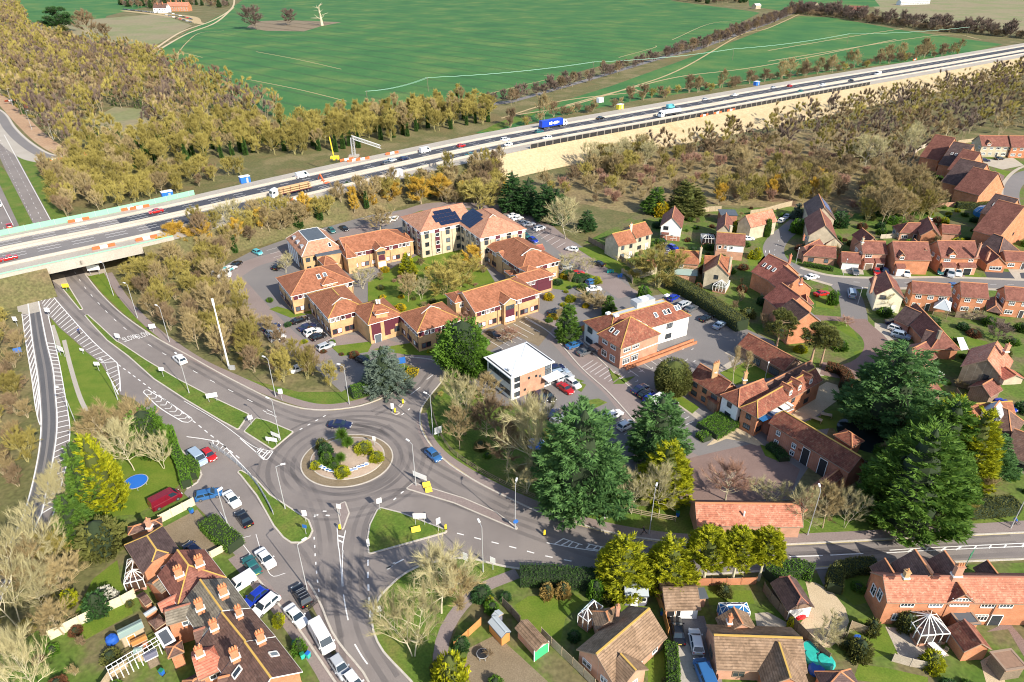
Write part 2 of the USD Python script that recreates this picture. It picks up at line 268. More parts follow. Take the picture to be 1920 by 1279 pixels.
sheet('field',[(1600,-20),(2000,-20),(2000,66),(1800,52),(1690,38),(1640,15)],'stubble',.02)
sheet('field',[(-30,20),(60,-10),(270,-20),(300,8),(240,20),(200,30),(190,45),(60,42),(-20,60)],'crop',.02)
sheet('field',[(60,44),(200,34),(300,26),(360,48),(285,88),(220,92),(120,85),(65,60)],'stubble',.03)
sheet('field',[(1400,-25),(1620,-25),(1650,12),(1480,22),(1405,12)],'crop',.038)
ribbons('farm_track',[[(280,99),(340,60),(400,38),(435,15),(440,-5)],[(285,101),(350,64),(405,42),(438,14)]],2.6,'gravel',.05)
ribbons('farm_track',[[(380,45),(340,35),(300,28),(230,20)],[(300,25),(360,32),(372,44)]],9.,'dirt_track',.04)
ribbons('farm_track',[[(960,300-83),(1060,200),(1170,168),(1280,128),(1390,65),(1440,53),(1500,26)],[(1180,166),(1280,143),(1440,122),(1680,74)],[(1060,198),(1175,168),(1215,172),(1330,160),(1600,125)],[(940,222),(1050,190),(1200,172)],[(1440,95),(1600,68),(1692,54)],[(1440,115),(1760,66),(1840,74)]],1.6,'dirt_track',.05)
ribbons('farm_track',[[(330,105),(350,80),(375,62),(420,58)],[(480,97),(560,112),(640,130)],[(470,150),(560,168),(650,190)],[(860,190),(960,165),(1030,148),(1036,143),(1020,141)],[(1160,108),(1225,90),(1230,86)],[(1260,75),(1330,45),(1390,38)],[(330,105),(345,100),(380,108)]],.9,'dirt_track',.05)
mb=MB()
fld=Polygon(XS([(300,112),(355,66),(430,30),(470,-10),(1150,-18),(1380,22),(1300,78),(1100,125),(900,185),(690,192),(540,215),(420,170)])).buffer(0)
t0,t1=X2(480,122),X2(745,172);td=(t1-t0)/np.linalg.norm(t1-t0);tn=np.array([-td[1],td[0]])
for k in range(-6,40):
 for o in(-.95,.95):
  g_=LineString([t0+tn*(k*23+o)-td*900,t0+tn*(k*23+o)+td*1500]).intersection(fld)
  for g_ in getattr(g_,'geoms',[g_]):
   if g_.geom_type=='LineString' and g_.length>8:q=np.array(g_.coords);ribbon(mb,np.linspace(q[0],q[-1],8),-.32,.32,.05)
struct('tramline',mb,plain('tram',(.035,.075,.028),.9))
sheet('bare_patch',[(462,52),(478,40),(540,38),(600,40),(640,42),(600,50),(570,59),(500,58)],'soil',.05)
sheet('lane',[(900,195),(960,188),(1100,148),(1250,103),(1310,88),(1440,40),(1500,16),(1504,19),(1445,44),(1312,93),(1250,108),(1100,153),(960,193),(905,200)],'asphalt_grey',.05)
sheet('scrub',[(1030,345),(1110,300),(1300,275),(1480,240),(1700,250),(1730,300),(1700,400),(1480,392),(1300,380),(1180,400),(1080,380)],'scrub_floor',.0)
sheet('clearing',[(170,225),(215,200),(270,205),(285,235),(255,255),(200,248)],'stubble',.0)
sheet('grass_bank',[(900,248),(930,232),(960,220),(1010,210),(980,226),(930,245)],'verge',.03)
sheet('verge',[(5,240),(25,275),(60,300),(102,330),(130,420),(99,417),(46,320),(10,252)],'verge',.0)
sheet('verge',[(-40,300),(0,310),(14,325),(65,425),(39,430),(0,347)],'verge',.0)
ROAD=[(62,545),(70,530),(-30,445),(-75,300),(-30,300),(0,347),(39,430),(65,425),(11,320),(-10,275),(-25,235),(-4,222),(10,252),(46,320),(99,417),(155,505),(160,515),(190,552),(230,590),(287,630),(350,665),(412,700),(480,735),(517,752),(562,765),(600,769),(640,767),(680,760),(720,745),(755,725),(777,702),(782,693),(772,685),(750,678),(756,668),(800,672),(838,680),(837,690),(830,712),(812,735),(792,762),(787,782),(790,805),(805,832),(830,860),(855,880),(905,910),(960,937),(1010,960),(1052,972),(1100,987),(1150,1000),(1185,1007),(1292,1019),(1440,1022),(1590,1015),(1740,1007),(1990,996),(1990,1046),(1840,1052),(1640,1060),(1525,1067),(1440,1071),(1250,1080),(1065,1077),(1010,1072),(960,1065),(930,1059),(880,1047),(842,1049),(792,1060),(755,1078),(725,1105),(705,1130),(697,1160),(702,1190),(717,1220),(742,1248),(772,1279),(815,1330),(715,1330),(690,1275),(668,1245),(640,1212),(620,1180),(605,1142),(592,1115),(577,1090),(560,1100),(585,1160),(618,1220),(655,1290),(640,1290),(620,1267),(600,1237),(562,1182),(520,1130),(480,1082),(435,1035),(405,985),(365,945),(345,925),(350,917),(370,905),(378,890),(375,880),(360,862),(330,835),(322,810),(300,790),(277,770),(250,748),(226,740),(215,715),(200,697),(190,682),(162,660),(142,640),(112,615),(96,597),(80,580)]
ROADP=Polygon(XS(ROAD)).buffer(0)
struct('road',MB().sheet(ROADP,.012),M('asphalt'))
SLIP_L=[(47,528),(55,589),(61,640),(71,707),(76,765),(77,800),(74,840),(66,885),(56,927),(46,960),(30,997),(12,1032),(-10,1072)]
SLIP_R=[(64,524),(76,584),(87,640),(99,690),(104,740),(107,780),(106,815),(101,852),(94,890),(86,927),(79,960),(72,975),(50,1022),(27,1062),(0,1105),(-10,1125)]
SLIP_O=[(90,590),(102,640),(112,685),(121,735),(127,770),(131,802),(129,840),(125,870),(117,902),(105,950),(88,990),(60,1040),(20,1090),(-5,1135)]
SLIP_I=[(36,530),(41,589),(48,640),(59,707),(66,760),(72,788)]
sheet('road',SLIP_I+[(77,800)]+SLIP_L[5:]+[(-10,1140)]+SLIP_O[::-1]+[(76,575),(66,524),(47,528)],'asphalt',.010)
sl,sr=curve(SLIP_L),curve(SLIP_R)
k=min(len(sl),len(sr));res=lambda p,n:np.stack([np.interp(np.linspace(0,1,n),np.linspace(0,1,len(p)),p[:,j])for j in(0,1)],1)
sl,sr=res(sl,90),res(sr,90)
def between(mb,a,b,t0,t1,z):
 p,q=a+(b-a)*t0,a+(b-a)*t1;k=len(a);i=np.arange(k-1)
 return mb.add(np.vstack([np.c_[p,np.full(k,z)],np.c_[q,np.full(k,z)]]),np.stack([i,i+k,i+1+k,i+1],1))
mb=MB();between(mb,sl[8:],sr[8:],.02,.98,.0185);struct('slip_lane',mb,M('asphalt_grey'))
mb=MB()
for t0,t1 in((.12,.42),(.58,.88)):between(mb,sl[8:],sr[8:],t0,t1,.024)
struct('worn_wheel_track',mb,noisy('asphalt_worn',[(0,(.085,.085,.095)),(.5,(.11,.108,.115)),(1,(.15,.145,.145))],.15,fine=.12,fscale=5.))
mb=MB()
TR=[[(85,526),(150,592),(215,645),(290,705),(370,758),(440,800),(505,850),(560,890),(600,915),(660,922),(715,905),(745,875),(742,845),(715,815),(660,800)],[(132,512),(175,552),(240,607),(300,650),(380,695),(470,745),(560,785),(640,790),(710,800),(755,835),(765,865),(800,905),(870,945),(960,975)],[(640,1290),(620,1150),(612,1050),(605,985),(580,920),(540,860)],[(735,1275),(690,1200),(668,1120),(668,1040),(680,970),(720,930),(800,925),(880,950),(1000,1000),(1150,1045),(1300,1055),(1500,1050),(1920,1030)],[(950,955),(1050,985),(1180,1018),(1300,1030),(1450,1032),(1900,1010)],[(720,800),(790,860),(870,905),(960,950)],[(700,775),(780,735),(810,700)],[(455,880),(530,980),(590,1050),(630,1200)]]
for l in TR:
 p=curve(l)
 for o in(-.85,.85):ribbon(mb,p,o-.38,o+.38,.020)
raw('track_wear',{'g':('geometry',{}),'n':('noise_texture',{'scale':.12,'detail':6.}),'r':('map_range',{'from_min':.35,'from_max':.75,'to_min':.05,'to_max':.42}),'t':('transparent_bsdf',{}),'d':('diffuse_bsdf',{'color':(.115,.105,.103)}),'m':('mix_closure',{})},[('g.position','n.vector'),('n.fac','r.value'),('r.result','m.fac'),('t.BSDF','m.closure1'),('d.BSDF','m.closure2')],'m.closure')
struct('worn_wheel_track',mb,M('track_wear'))
mb=MB()
for cx,w in((0.,.9),(1.9,.7),(4.4,.9),(6.2,.6)):
 c=X2(651,862);an=np.linspace(0,2*math.pi,80);rx,ry=10.1+cx,9.4+cx
 ribbon(mb,np.stack([c[0]+rx*np.cos(an),c[1]+ry*np.sin(an)],1),-w/2,w/2,.024)
struct('worn_wheel_track',mb,M('track_wear'))
sheet('pale_concrete',[(36,530),(41,589),(55,589),(77,584),(66,524)],'concrete',.030)
sheet('pale_concrete',[(20,520),(36,505),(62,522),(46,530),(36,530),(41,585),(34,585)],'concrete',.004)
sheet('pale_concrete',[(99,527),(112,536),(130,537),(120,515),(96,515)],'slab',.028)
sheet('pale_concrete',[(160,515),(172,520),(198,515),(196,495),(150,500)],'slab',.004)
p=curve([(-40,190),(0,212),(20,240),(45,265),(80,288),(112,296)])
mb=MB();ribbon(mb,p,-9.5,2.5,.02);struct('pale_concrete',mb,M('concrete'))
mb=MB();ribbon(mb,p,-3.2,1.2,.03);struct('slip_lane',mb,M('asphalt_grey'))
mb=MB();ribbon(mb,p,1.5,2.3,.04);struct('pale_concrete',mb,M('kerb'))
p=curve([(-20,165),(15,190),(50,225),(95,265),(150,295)]);mb=MB();ribbon(mb,p,-6,1.5,.015);struct('bare_earth',mb,noisy('red_earth',[(0,(.30,.16,.09)),(.5,(.40,.26,.16)),(1,(.50,.38,.26))],.12,fine=.2,fscale=1.))
sheet('car_park',[(398,512),(432,492),(470,472),(560,440),(700,402),(790,388),(960,398),(1010,422),(1080,455),(1170,515),(1195,560),(1262,548),(1340,590),(1450,640),(1480,690),(1560,790),(1540,840),(1500,900),(1480,938),(1300,948),(1228,936),(1170,880),(1050,800),(985,760),(930,762),(846,690),(835,680),(755,668),(690,705),(640,735),(540,645),(480,590),(440,548)],'asphalt_grey',.008)
ribbons('estate_road',[[(800,680),(790,665),(740,655),(650,640),(560,655)],[(430,520),(470,495),(520,480),(545,470)],[(430,520),(455,550),(490,590),(540,640),(600,680)],[(600,455),(680,430),(760,400),(820,385),(930,390),(1010,420)]],6.5,'asphalt_pink',.016)
ribbons('estate_road',[[(985,592),(1040,620),(1100,678),(1160,730),(1200,780),(1240,840),(1330,890),(1420,905)],[(1010,420),(1060,462),(1110,500),(1150,535),(1180,555)]],7.5,'asphalt_pink',.021)
sheet('brick_paving',[(880,660),(905,625),(985,590),(1040,612),(1010,650),(970,630),(915,660)],'soil',.026)
sheet('brick_paving',[(1250,870),(1330,850),(1420,830),(1500,880),(1480,935),(1310,945),(1240,920)],'brick_paving',.026)
sheet('sand_path',[(1325,836),(1345,818),(1376,800),(1398,808),(1432,834),(1420,836),(1395,828),(1362,823),(1335,834)],'gravel',.030)
sheet('gravel_yard',[(1472,763),(1550,716),(1570,722),(1578,745),(1530,780),(1500,790)],'gravel',.016)
ribbons('footpath',[[(1256,745),(1300,775),(1335,802)],[(1325,800),(1340,785),(1352,772)],[(1350,695),(1385,675),(1402,675),(1460,705)],[(1362,660),(1400,678)]],1.6,'slab',.034)
ribbons('footpath',[[(822,462),(858,466),(820,495),(780,512)]],1.4,'slab',.03)
ribbons('footpath',[[(690,592),(735,572),(730,545),(760,530),(790,520)],[(735,545),(725,560),(745,580),(790,585)]],2.2,'brick_paving',.03)
for px in([(690,530),(740,500),(780,480),(850,462),(880,470),(910,500),(935,540),(880,580),(800,590),(720,590),(690,565)],[(1350,699),(1400,678),(1455,706),(1380,722)],[(1250,742),(1268,737),(1311,764),(1298,776)],[(1080,465),(1120,462),(1195,505),(1188,520),(1150,510)],[(1425,834),(1440,838),(1470,850),(1462,866),(1435,855)],[(1030,520),(1080,505),(1120,520),(1060,545),(1030,540)],[(505,580),(520,575),(575,590),(545,596)],[(800,440),(835,400),(790,395),(770,402)],[(620,650),(700,640),(690,660),(640,668)],[(1230,540),(1262,545),(1248,556)],[(565,560),(585,552),(592,590),(572,588)],[(700,655),(790,640),(840,655),(830,668),(760,665)]):
 mb=MB().prism(XS(px),0,.07);struct('lawn',mb,M('mown'))
for px in([(1060,705),(1095,715),(1078,722)],[(1160,712),(1190,706),(1170,720),(1150,720)],[(1080,715),(1099,722),(1090,735),(1076,728)],[(1140,688),(1150,700),(1165,706),(1150,716)],[(1095,752),(1122,748),(1138,755),(1110,768)]):
 mb=MB().prism(XS(px),0,.12);struct('planted_island',mb,M('verge'))
for px in([(111,535),(130,537),(160,585),(190,612),(220,640),(230,645),(275,675),(337,712),(400,745),(468,777),(447,808),(412,789),(345,749),(287,711),(240,669),(200,639),(172,609),(140,571)],[(480,783),(505,790),(552,810),(511,845),(456,810)],[(706,957),(712,951),(752,961),(847,997),(690,1041),(688,1010),(692,985)],[(402,850),(420,862),(450,880),(480,897),(507,927),(557,960),(580,975),(588,995),(582,1008),(565,1019),(545,1019),(530,1009),(512,987),(497,960),(480,930),(450,892),(425,868)]):
 pg=Polygon(XS(px)).buffer(-.5).buffer(.5)
 struct('kerb',MB().prism(pg,0,.13),M('kerb'));struct('grass_island',MB().prism(pg.buffer(-.28),0,.16),M('verge'))
for px in([(760,917),(775,905),(870,934),(930,960),(985,1000),(958,990),(850,944)],[(632,957),(637,945),(648,940),(656,962),(641,1003)],[(733,774),(737,770),(752,774),(742,779)],[(746,762),(756,752),(764,748),(752,765)]):
 pg=Polygon(XS(px)).buffer(-.3).buffer(.3)
 struct('kerb',MB().prism(pg,0,.12),M('kerb'));struct('paved_island',MB().prism(pg.buffer(-.22),0,.135),M('asphalt_pink'))
sheet('verge',[(166,518),(195,512),(215,550),(258,600),(310,645),(288,628),(232,588),(192,550)],'mown',.012)
sheet('verge',[(312,642),(345,655),(405,693),(480,728),(555,757),(600,762),(645,758),(650,735),(560,735),(480,715),(420,695)],'verge',.006)
ribbons('footpath',[[(203,512),(232,558),(275,605),(325,645),(380,680),(450,712),(520,742),(600,763),(680,752),(745,722),(775,692)]],2.0,'asphalt_pink',.018)
sheet('verge',[(640,735),(700,705),(752,680),(772,690),(750,720),(690,748),(640,760)],'verge',.010)
G1=[(96,597),(112,615),(140,640),(162,660),(190,682),(205,710),(218,737),(235,762),(250,790),(280,820),(260,880),(200,900),(150,910),(125,880),(130,840),(132,802),(128,770),(122,735),(113,685),(103,640)]
sheet('verge',G1,'mown',.005)
ribbons('drain_channel',[[(120,638),(133,690),(150,745),(172,790),(180,810)],[(98,610),(108,640),(112,660)]],.9,'concrete',.02)
sheet('garden',[(135,900),(200,890),(260,800),(322,812),(332,838),(362,866),(376,882),(366,905),(345,925),(405,990),(482,1084),(562,1184),(620,1268),(650,1320),(-40,1320),(-40,1250),(60,1190),(110,1150),(200,1060),(200,980)],'garden',.004)
sheet('lawn',[(225,862),(300,842),(322,860),(340,905),(310,935),(255,965),(200,968),(190,930),(230,900)],'mown',.008)
sheet('verge',[(792,1061),(842,1050),(880,1048),(930,1060),(960,1066),(930,1095),(880,1130),(830,1180),(810,1230),(815,1330),(772,1280),(742,1249),(717,1221),(703,1190),(698,1160),(706,1130),(726,1105),(756,1079)],'verge',.008)
ribbons('footpath',[[(970,1075),(900,1105),(855,1150),(830,1200),(825,1260),(830,1310)]],2.0,'asphalt_pink',.016)
sheet('garden',[(960,1078),(1140,1088),(1440,1082),(1640,1066),(1990,1052),(1990,1330),(820,1330),(835,1230),(860,1170),(905,1115)],'garden',.004)
sheet('verge',[(800,770),(822,735),(850,695),(900,730),(935,762),(985,762),(1050,802),(1170,882),(1228,938),(1300,950),(1300,1008),(1185,1003),(1100,982),(960,932),(855,875),(805,828),(790,800)],'verge',.006)
ribbons('footpath',[[(790,775),(797,812),(822,848),(862,878),(910,905),(965,932),(1050,965),(1150,992),(1250,1008),(1340,1013),(1440,1013),(1590,1007),(1740,998),(1960,984)]],2.4,'asphalt_pink',.018)
sheet('verge',[(1290,1006),(1450,1004),(1600,998),(1760,988),(1990,972),(1990,940),(1700,950),(1500,975),(1300,985)],'verge',.007)
ribbons('footpath',[[(440,1042),(482,1090),(522,1138),(562,1192),(600,1245),(630,1300)]],2.2,'asphalt_pink',.016)
sheet('footway',[(577,1090),(592,1115),(605,1142),(620,1180),(640,1212),(668,1245),(690,1275),(705,1320),(690,1320),(655,1262),(625,1215),(600,1165),(575,1115),(560,1100)],'asphalt_pink',.016)
sheet('garden',[(1090,458),(1180,410),(1260,385),(1330,392),(1480,388),(1600,400),(1700,405),(1735,300),(1800,268),(1990,250),(1990,990),(1700,975),(1560,800),(1480,690),(1450,640),(1340,588),(1262,548),(1195,535)],'garden',.004)
MAINST=[(1488,425),(1462,445),(1450,468),(1462,490),(1505,510),(1560,526),(1650,531),(1780,530),(1990,538)]
ribbons('street',[MAINST],6.5,'asphalt_grey',.02)
ribbons('street',[[(1570,527),(1590,550),(1600,580),(1602,600)]],6.5,'asphalt_grey',.016)
ribbons('street',[[(1602,598),(1615,612),(1640,635),(1645,660),(1625,685),(1585,698),(1540,690)]],6.0,'brick_paving',.018)
ribbons('street',[[(1990,318),(1930,325),(1900,345),(1893,370),(1905,395),(1960,425)]],6.5,'asphalt_grey',.016)
ribbons('footpath',[[(1460,495),(1505,518),(1560,535)],[(1600,540),(1680,541),(1780,540),(1990,548)],[(1500,502),(1560,517),(1650,521),(1780,520),(1990,528)],[(1990,306),(1920,312),(1884,340),(1878,372),(1892,402)]],1.4,'slab',.024)
for px in([(1490,405),(1500,418),(1470,440),(1455,432)],[(1575,497),(1616,500),(1620,515),(1580,512)],[(1636,498),(1700,500),(1705,520),(1640,518)],[(1752,497),(1765,520),(1810,522),(1806,500)],[(1890,505),(1905,527),(1935,528),(1935,505)],[(1840,300),(1900,296),(1920,310),(1880,318),(1850,310)],[(1865,320),(1884,330),(1878,345),(1866,340)],[(1640,605),(1700,612),(1700,632),(1660,640),(1640,625)],[(1235,468),(1268,470),(1266,492),(1245,492)],[(1520,590),(1590,595),(1590,603),(1520,600)],[(1480,685),(1540,690),(1545,705),(1500,705)]):
 sheet('driveway',px,R.choice(['slab','asphalt_pink','brick_paving']),.014)
for px in([(1528,545),(1552,538),(1560,560),(1565,580),(1530,575)],[(1545,590),(1590,602),(1612,640),(1575,620),(1545,605)],[(1716,509),(1736,508),(1740,517),(1716,517)],[(1805,513),(1832,512),(1840,520),(1806,521)],[(1440,470),(1446,490),(1480,506),(1450,505),(1420,495)],[(1400,478),(1432,462),(1450,480),(1440,500),(1405,498)],[(1600,660),(1640,650),(1640,672),(1612,682)],[(1812,632),(1850,640),(1855,650),(1815,648)],[(1730,930),(1790,915),(1830,940),(1760,952)],[(1500,795),(1560,770),(1600,770),(1580,800),(1520,808)],[(1718,720),(1760,712),(1780,740),(1740,728)],[(1865,315),(1895,322),(1898,332),(1870,330)],[(1860,342),(1895,338),(1890,352),(1865,352)],[(1740,382),(1790,379),(1865,384),(1800,392)]):
 struct('lawn',MB().sheet(XS(px),.012),M('mown'))
sheet('grey_forecourt',[(1845,508),(1893,510),(1905,525),(1852,524)],'asphalt_dark',.018);sheet('grey_forecourt',[(1912,512),(1960,508),(1960,528),(1915,522)],'asphalt_dark',.018)
sheet('gravel_drive',[(1510,1090),(1528,1092),(1560,1108),(1585,1140),(1592,1165),(1580,1195),(1555,1215),(1520,1210),(1490,1180),(1508,1160),(1520,1130)],'gravel',.010)
sheet('gravel_drive',[(1530,1068),(1560,1066),(1565,1100),(1545,1100)],'asphalt_grey',.012)
sheet('driveway',[(1250,1155),(1320,1155),(1350,1250),(1360,1320),(1275,1320),(1262,1220)],'asphalt_grey',.010);sheet('driveway',[(1266,1202),(1284,1200),(1325,1250),(1330,1320),(1278,1320),(1270,1240)],'concrete',.014)
for px in([(965,1135),(990,1118),(1085,1115),(1095,1130),(1060,1160),(1050,1205),(1020,1190),(980,1165)],[(1325,1108),(1408,1107),(1415,1132),(1330,1135)],[(1592,1160),(1640,1160),(1660,1180),(1685,1225),(1620,1235),(1605,1190)],[(1215,1240),(1248,1215),(1250,1310),(1215,1320)],[(1570,1080),(1632,1078),(1630,1130),(1600,1135),(1575,1110)],[(1610,1245),(1660,1252),(1740,1270),(1740,1290),(1600,1275)],[(1130,1125),(1170,1130),(1215,1135),(1190,1150),(1130,1140)]):
 struct('lawn',MB().sheet(XS(px),.012),M('mown'))
sheet('worn_lawn',[(880,1215),(930,1190),(975,1230),(1040,1290),(1060,1320),(860,1320),(870,1250)],'soil',.012)
sheet('patio',[(1660,1175),(1740,1185),(1780,1230),(1690,1240)],'slab',.014);sheet('patio',[(1415,1150),(1440,1148),(1480,1170),(1465,1180),(1420,1180)],'slab',.014);sheet('patio',[(1850,1185),(1890,1180),(1925,1240),(1925,1205),(1890,1165)],'brick_paving',.014)
sheet('patio',[(1838,1240),(1862,1225),(1880,1260),(1895,1320),(1860,1320)],'gravel',.014);sheet('driveway',[(300,992),(370,955),(390,980),(420,1020),(385,1040),(345,1030),(315,1010)],'soil',.010)
for px in([(175,1085),(220,1050),(230,1110),(170,1160),(140,1150)],[(135,1175),(240,1125),(250,1150),(160,1200)]):struct('lawn',MB().sheet(XS(px),.012),M('mown'))
RC=X2(651,862);an=np.linspace(0,2*math.pi,72,endpoint=False)
ell=lambda rx,ry,c=RC:[(c[0]+rx*math.cos(t),c[1]+ry*math.sin(t))for t in an]
struct('kerb',MB().prism(ell(8.7,7.75),0,.07),M('kerb'));struct('roundabout_apron',MB().prism(ell(8.45,7.5),0,.085),M('soil'))
ic=X2(652,859)
struct('kerb',MB().prism(ell(7.0,6.2,ic),0,.20),M('kerb'))
mb=MB();rings=[np.c_[np.array(ell(6.8*s_,6.0*s_,ic)),np.full(72,.22+.75*(1-s_**2))]for s_ in(1,.8,.6,.4,.2,.02)];mb.loft(rings)
struct('roundabout_bed',mb,noisy('bed',[(0,(.30,.22,.165)),(.5,(.38,.29,.22)),(1,(.44,.35,.28))],.6,fine=.2,fscale=6.))
mb=MB()
for l in([(160,515),(190,552),(230,590),(287,630),(350,665),(412,700),(480,735),(517,752),(562,765),(600,769),(640,767),(680,760),(720,745),(755,725),(777,702),(781,693)],[(838,682),(830,712),(812,735),(792,762),(787,782),(790,805),(805,832),(830,860),(855,880),(905,910),(960,937),(1010,960),(1052,972),(1100,987),(1150,1000),(1185,1007),(1292,1019),(1440,1022),(1590,1015),(1740,1007),(1980,996)],[(1980,1046),(1840,1052),(1640,1060),(1525,1067),(1440,1071),(1250,1080),(1065,1077),(1010,1072),(960,1065),(930,1059),(880,1047),(842,1049),(792,1060),(755,1078),(725,1105),(705,1130),(697,1160),(702,1190),(717,1220),(742,1248),(772,1279),(800,1320)],[(350,917),(370,905),(378,890),(375,880),(360,862),(330,835),(322,810)],[(480,1082),(520,1130),(562,1182),(600,1237),(620,1267),(640,1295)],[(577,1090),(592,1115),(605,1142),(620,1180),(640,1212),(668,1245),(690,1275),(700,1310)],[(755,669),(800,673),(836,681)],[(985,595),(1035,628),(1090,690),(1140,735),(1190,790)],[(1060,610),(1100,650),(1160,708),(1200,740)]):kerbline(mb,curve(l))
struct('kerb',mb,M('kerb'))
# ---------------------------------------------------------------- road markings
mk_=MB();yl=MB()
def line(px,w=.18,dash=None,z=.036,mb=None,off=0.0):
 p=curve(px,.6);mb=mb if mb is not None else mk_
 if not dash:ribbon(mb,p,off-w/2,off+w/2,z);return
 on,gap=dash;st=int((on+gap)/.6);n=max(2,int(on/.6)+1)
 for i in range(0,len(p)-n,max(st,n+1)):ribbon(mb,p[i:i+n],off-w/2,off+w/2,z)
def hatch(A,B,n,w=.22,sh=0.0,z=.040):
 a,b=curve(A,.5),curve(B,.5)
 for k in range(n):
  t=(k+.5)/n;u=min(max(t+sh/n,0),1)
  p,q=a[int(t*(len(a)-1))],b[int(u*(len(b)-1))]
  ribbon(mk_,np.linspace(p,q,4),-w/2,w/2,z)
line(SLIP_L,.25);line(SLIP_R,.25);line(SLIP_O,.18);line(SLIP_I[1:]+[(77,800)],.18)
hatch(SLIP_R[2:12],SLIP_O[1:10],34,.25,.4);hatch(SLIP_I[1:],SLIP_L[1:5],17,.25,-1.2)
HA=[(75,527),(120,580),(172,638),(220,681)];HB=[(76,575),(96,597),(112,615),(142,640),(162,660),(190,682),(203,700)]
line(HA,.2);hatch([(80,533),(120,580),(172,638),(222,683)],[(72,545),(82,575),(112,612),(142,638),(188,680)],26,.22,1.5)
line([(220,681),(224,705),(226,734)],.25);line([(200,698),(210,716),(222,740)],.2);hatch([(221,684),(224,705),(226,730)],[(196,690),(208,712),(221,735)],6,.2,.3)
line([(222,684),(260,712),(290,735),(360,788),(400,820),(452,862)],.2,(1.2,1.2))
HX=[(270,738),(277,731),(360,787),(355,791),(342,790)];line([(277,731),(320,757),(360,785)],.2);line([(269,736),(300,765),(342,791)],.2);line([(269,736),(272,731),(277,731)],.2);line([(342,791),(354,792),(361,786)],.2)
for k in range(8):
 t=(k+.7)/8.6;a=np.array([277,731])*(1-t)+np.array([360,786])*t;b=np.array([269,736])*(1-t)+np.array([342,791])*t;c=(a+b)/2+(4,2.6)
 line([tuple(a),tuple(c)],.18);line([tuple(c),tuple(b)],.18)
line([(350,819),(385,824),(415,832),(440,858),(470,890)],.2);hatch([(395,826),(415,833),(440,860)],[(398,831),(420,852),(435,862)],6,.2)
line([(345,752),(412,792),(475,837),(512,846)],.12)
line([(480,848),(498,863),(512,847)],.2);line([(482,843),(500,850),(511,846)],.15);hatch([(482,849),(497,862)],[(490,840),(510,848)],4)
line([(450,822),(478,846),(497,862)],.18)
line([(140,510),(160,540),(205,590),(250,628),(310,665),(385,708),(470,752),(500,768),(530,782)],.14,(2,5));line([(65,420),(25,335),(-5,270)],.14,(1.5,4));line([(82,420),(35,325),(0,262)],.14,(2,5));line([(12,440),(-20,360)],.14,(2,5))
line([(25,423),(-20,335)],.2);line([(97,417),(45,322),(8,253)],.2)
line([(493,770),(520,783),(540,790)],.14,(1.5,1.5));line([(562,806),(580,796),(600,785),(620,774)],.25,(.9,.7));line([(578,985),(600,960),(632,962)],.25,(.9,.7));line([(738,938),(752,925),(768,915)],.25,(.9,.7));line([(568,966),(598,966),(632,968)],.3,(.9,.9))
line([(753,778),(762,772),(775,760)],.25,(.9,.7));line([(770,740),(788,726)],.15);line([(800,712),(812,703)],.15);line([(500,775),(545,790)],.12,(2,3))
line([(589,1007),(592,1055),(596,1095),(600,1122)],.2,(1.,1.));line([(690,1050),(690,1085),(692,1120),(695,1165)],.3,(1.2,1.4));line([(632,985),(634,1020),(636,1032)],.16);line([(648,995),(643,1020),(642,1035)],.16);hatch([(633,1000),(635,1022)],[(645,1003),(642,1022)],2,.3)
line([(636,1032),(639,1062),(642,1100)],.16);line([(643,1032),(642,1060),(643,1100)],.16);line([(644,1115),(650,1150),(660,1195)],.18,(5,2));line([(665,1208),(685,1240),(720,1282)],.2,(4,3))
line([(726,1065),(735,1060),(757,1049)],.22);line([(725,1067),(733,1062)],.5);line([(740,1055),(733,1063),(724,1066)],.3)
line([(857,1000),(880,1006),(960,1026),(1020,1042),(1100,1058)],.2,(1.6,1.8));line([(1025,1018),(1080,1028),(1130,1035)],.16);line([(1056,1010),(1092,1022)],.16);hatch([(1040,1020),(1085,1028)],[(1057,1010),(1092,1022)],4,.2);line([(1098,1028),(1136,1034)],.16);line([(1102,1020),(1136,1027)],.16);hatch([(1100,1028),(1130,1033)],[(1106,1021),(1134,1027)],3)
line([(1190,1040),(1300,1046),(1440,1046),(1480,1044)],.18,(4,4));line([(1480,1044),(1540,1042),(1600,1039),(1660,1037)],.2,(5.5,1));line([(1662,1037),(1750,1032),(1960,1023)],.16);line([(1668,1032),(1750,1027),(1960,1017)],.16);hatch([(1690,1036),(1960,1024)],[(1700,1030),(1965,1018)],9,.22)
for l in([(1010,962),(1100,989),(1185,1009),(1292,1021),(1440,1024),(1740,1009),(1960,998)],[(1960,1045),(1640,1058),(1440,1069),(1250,1078),(1065,1075),(960,1063),(930,1057),(880,1046)],[(792,765),(789,785),(793,806),(808,833),(835,862),(908,911),(1010,961)],[(562,767),(640,768),(720,746),(775,703)]):line(l,.11,mb=yl)
line([(435,1022),(452,1010),(470,1005)],.1);line([(480,1002),(495,1052),(510,1080),(535,1075)],.1);line([(412,960),(440,1000),(470,1040)],.1)
line([(1465,443),(1453,468),(1464,489),(1560,524)],.1,(1.5,3));line([(1600,529),(1990,536)],.1,(2,3));hatch([(1432,470),(1446,470)],[(1432,474),(1446,474)],2)
def bays(a,b,depth_px,n,w=.11):
 p,q=X2(*a),X2(*b);dv=X2(a[0]+depth_px[0],a[1]+depth_px[1])-p
 for k in range(n+1):
  s_=p+(q-p)*k/n;ribbon(mk_,np.linspace(s_,s_+dv,3),-w/2,w/2,.044)
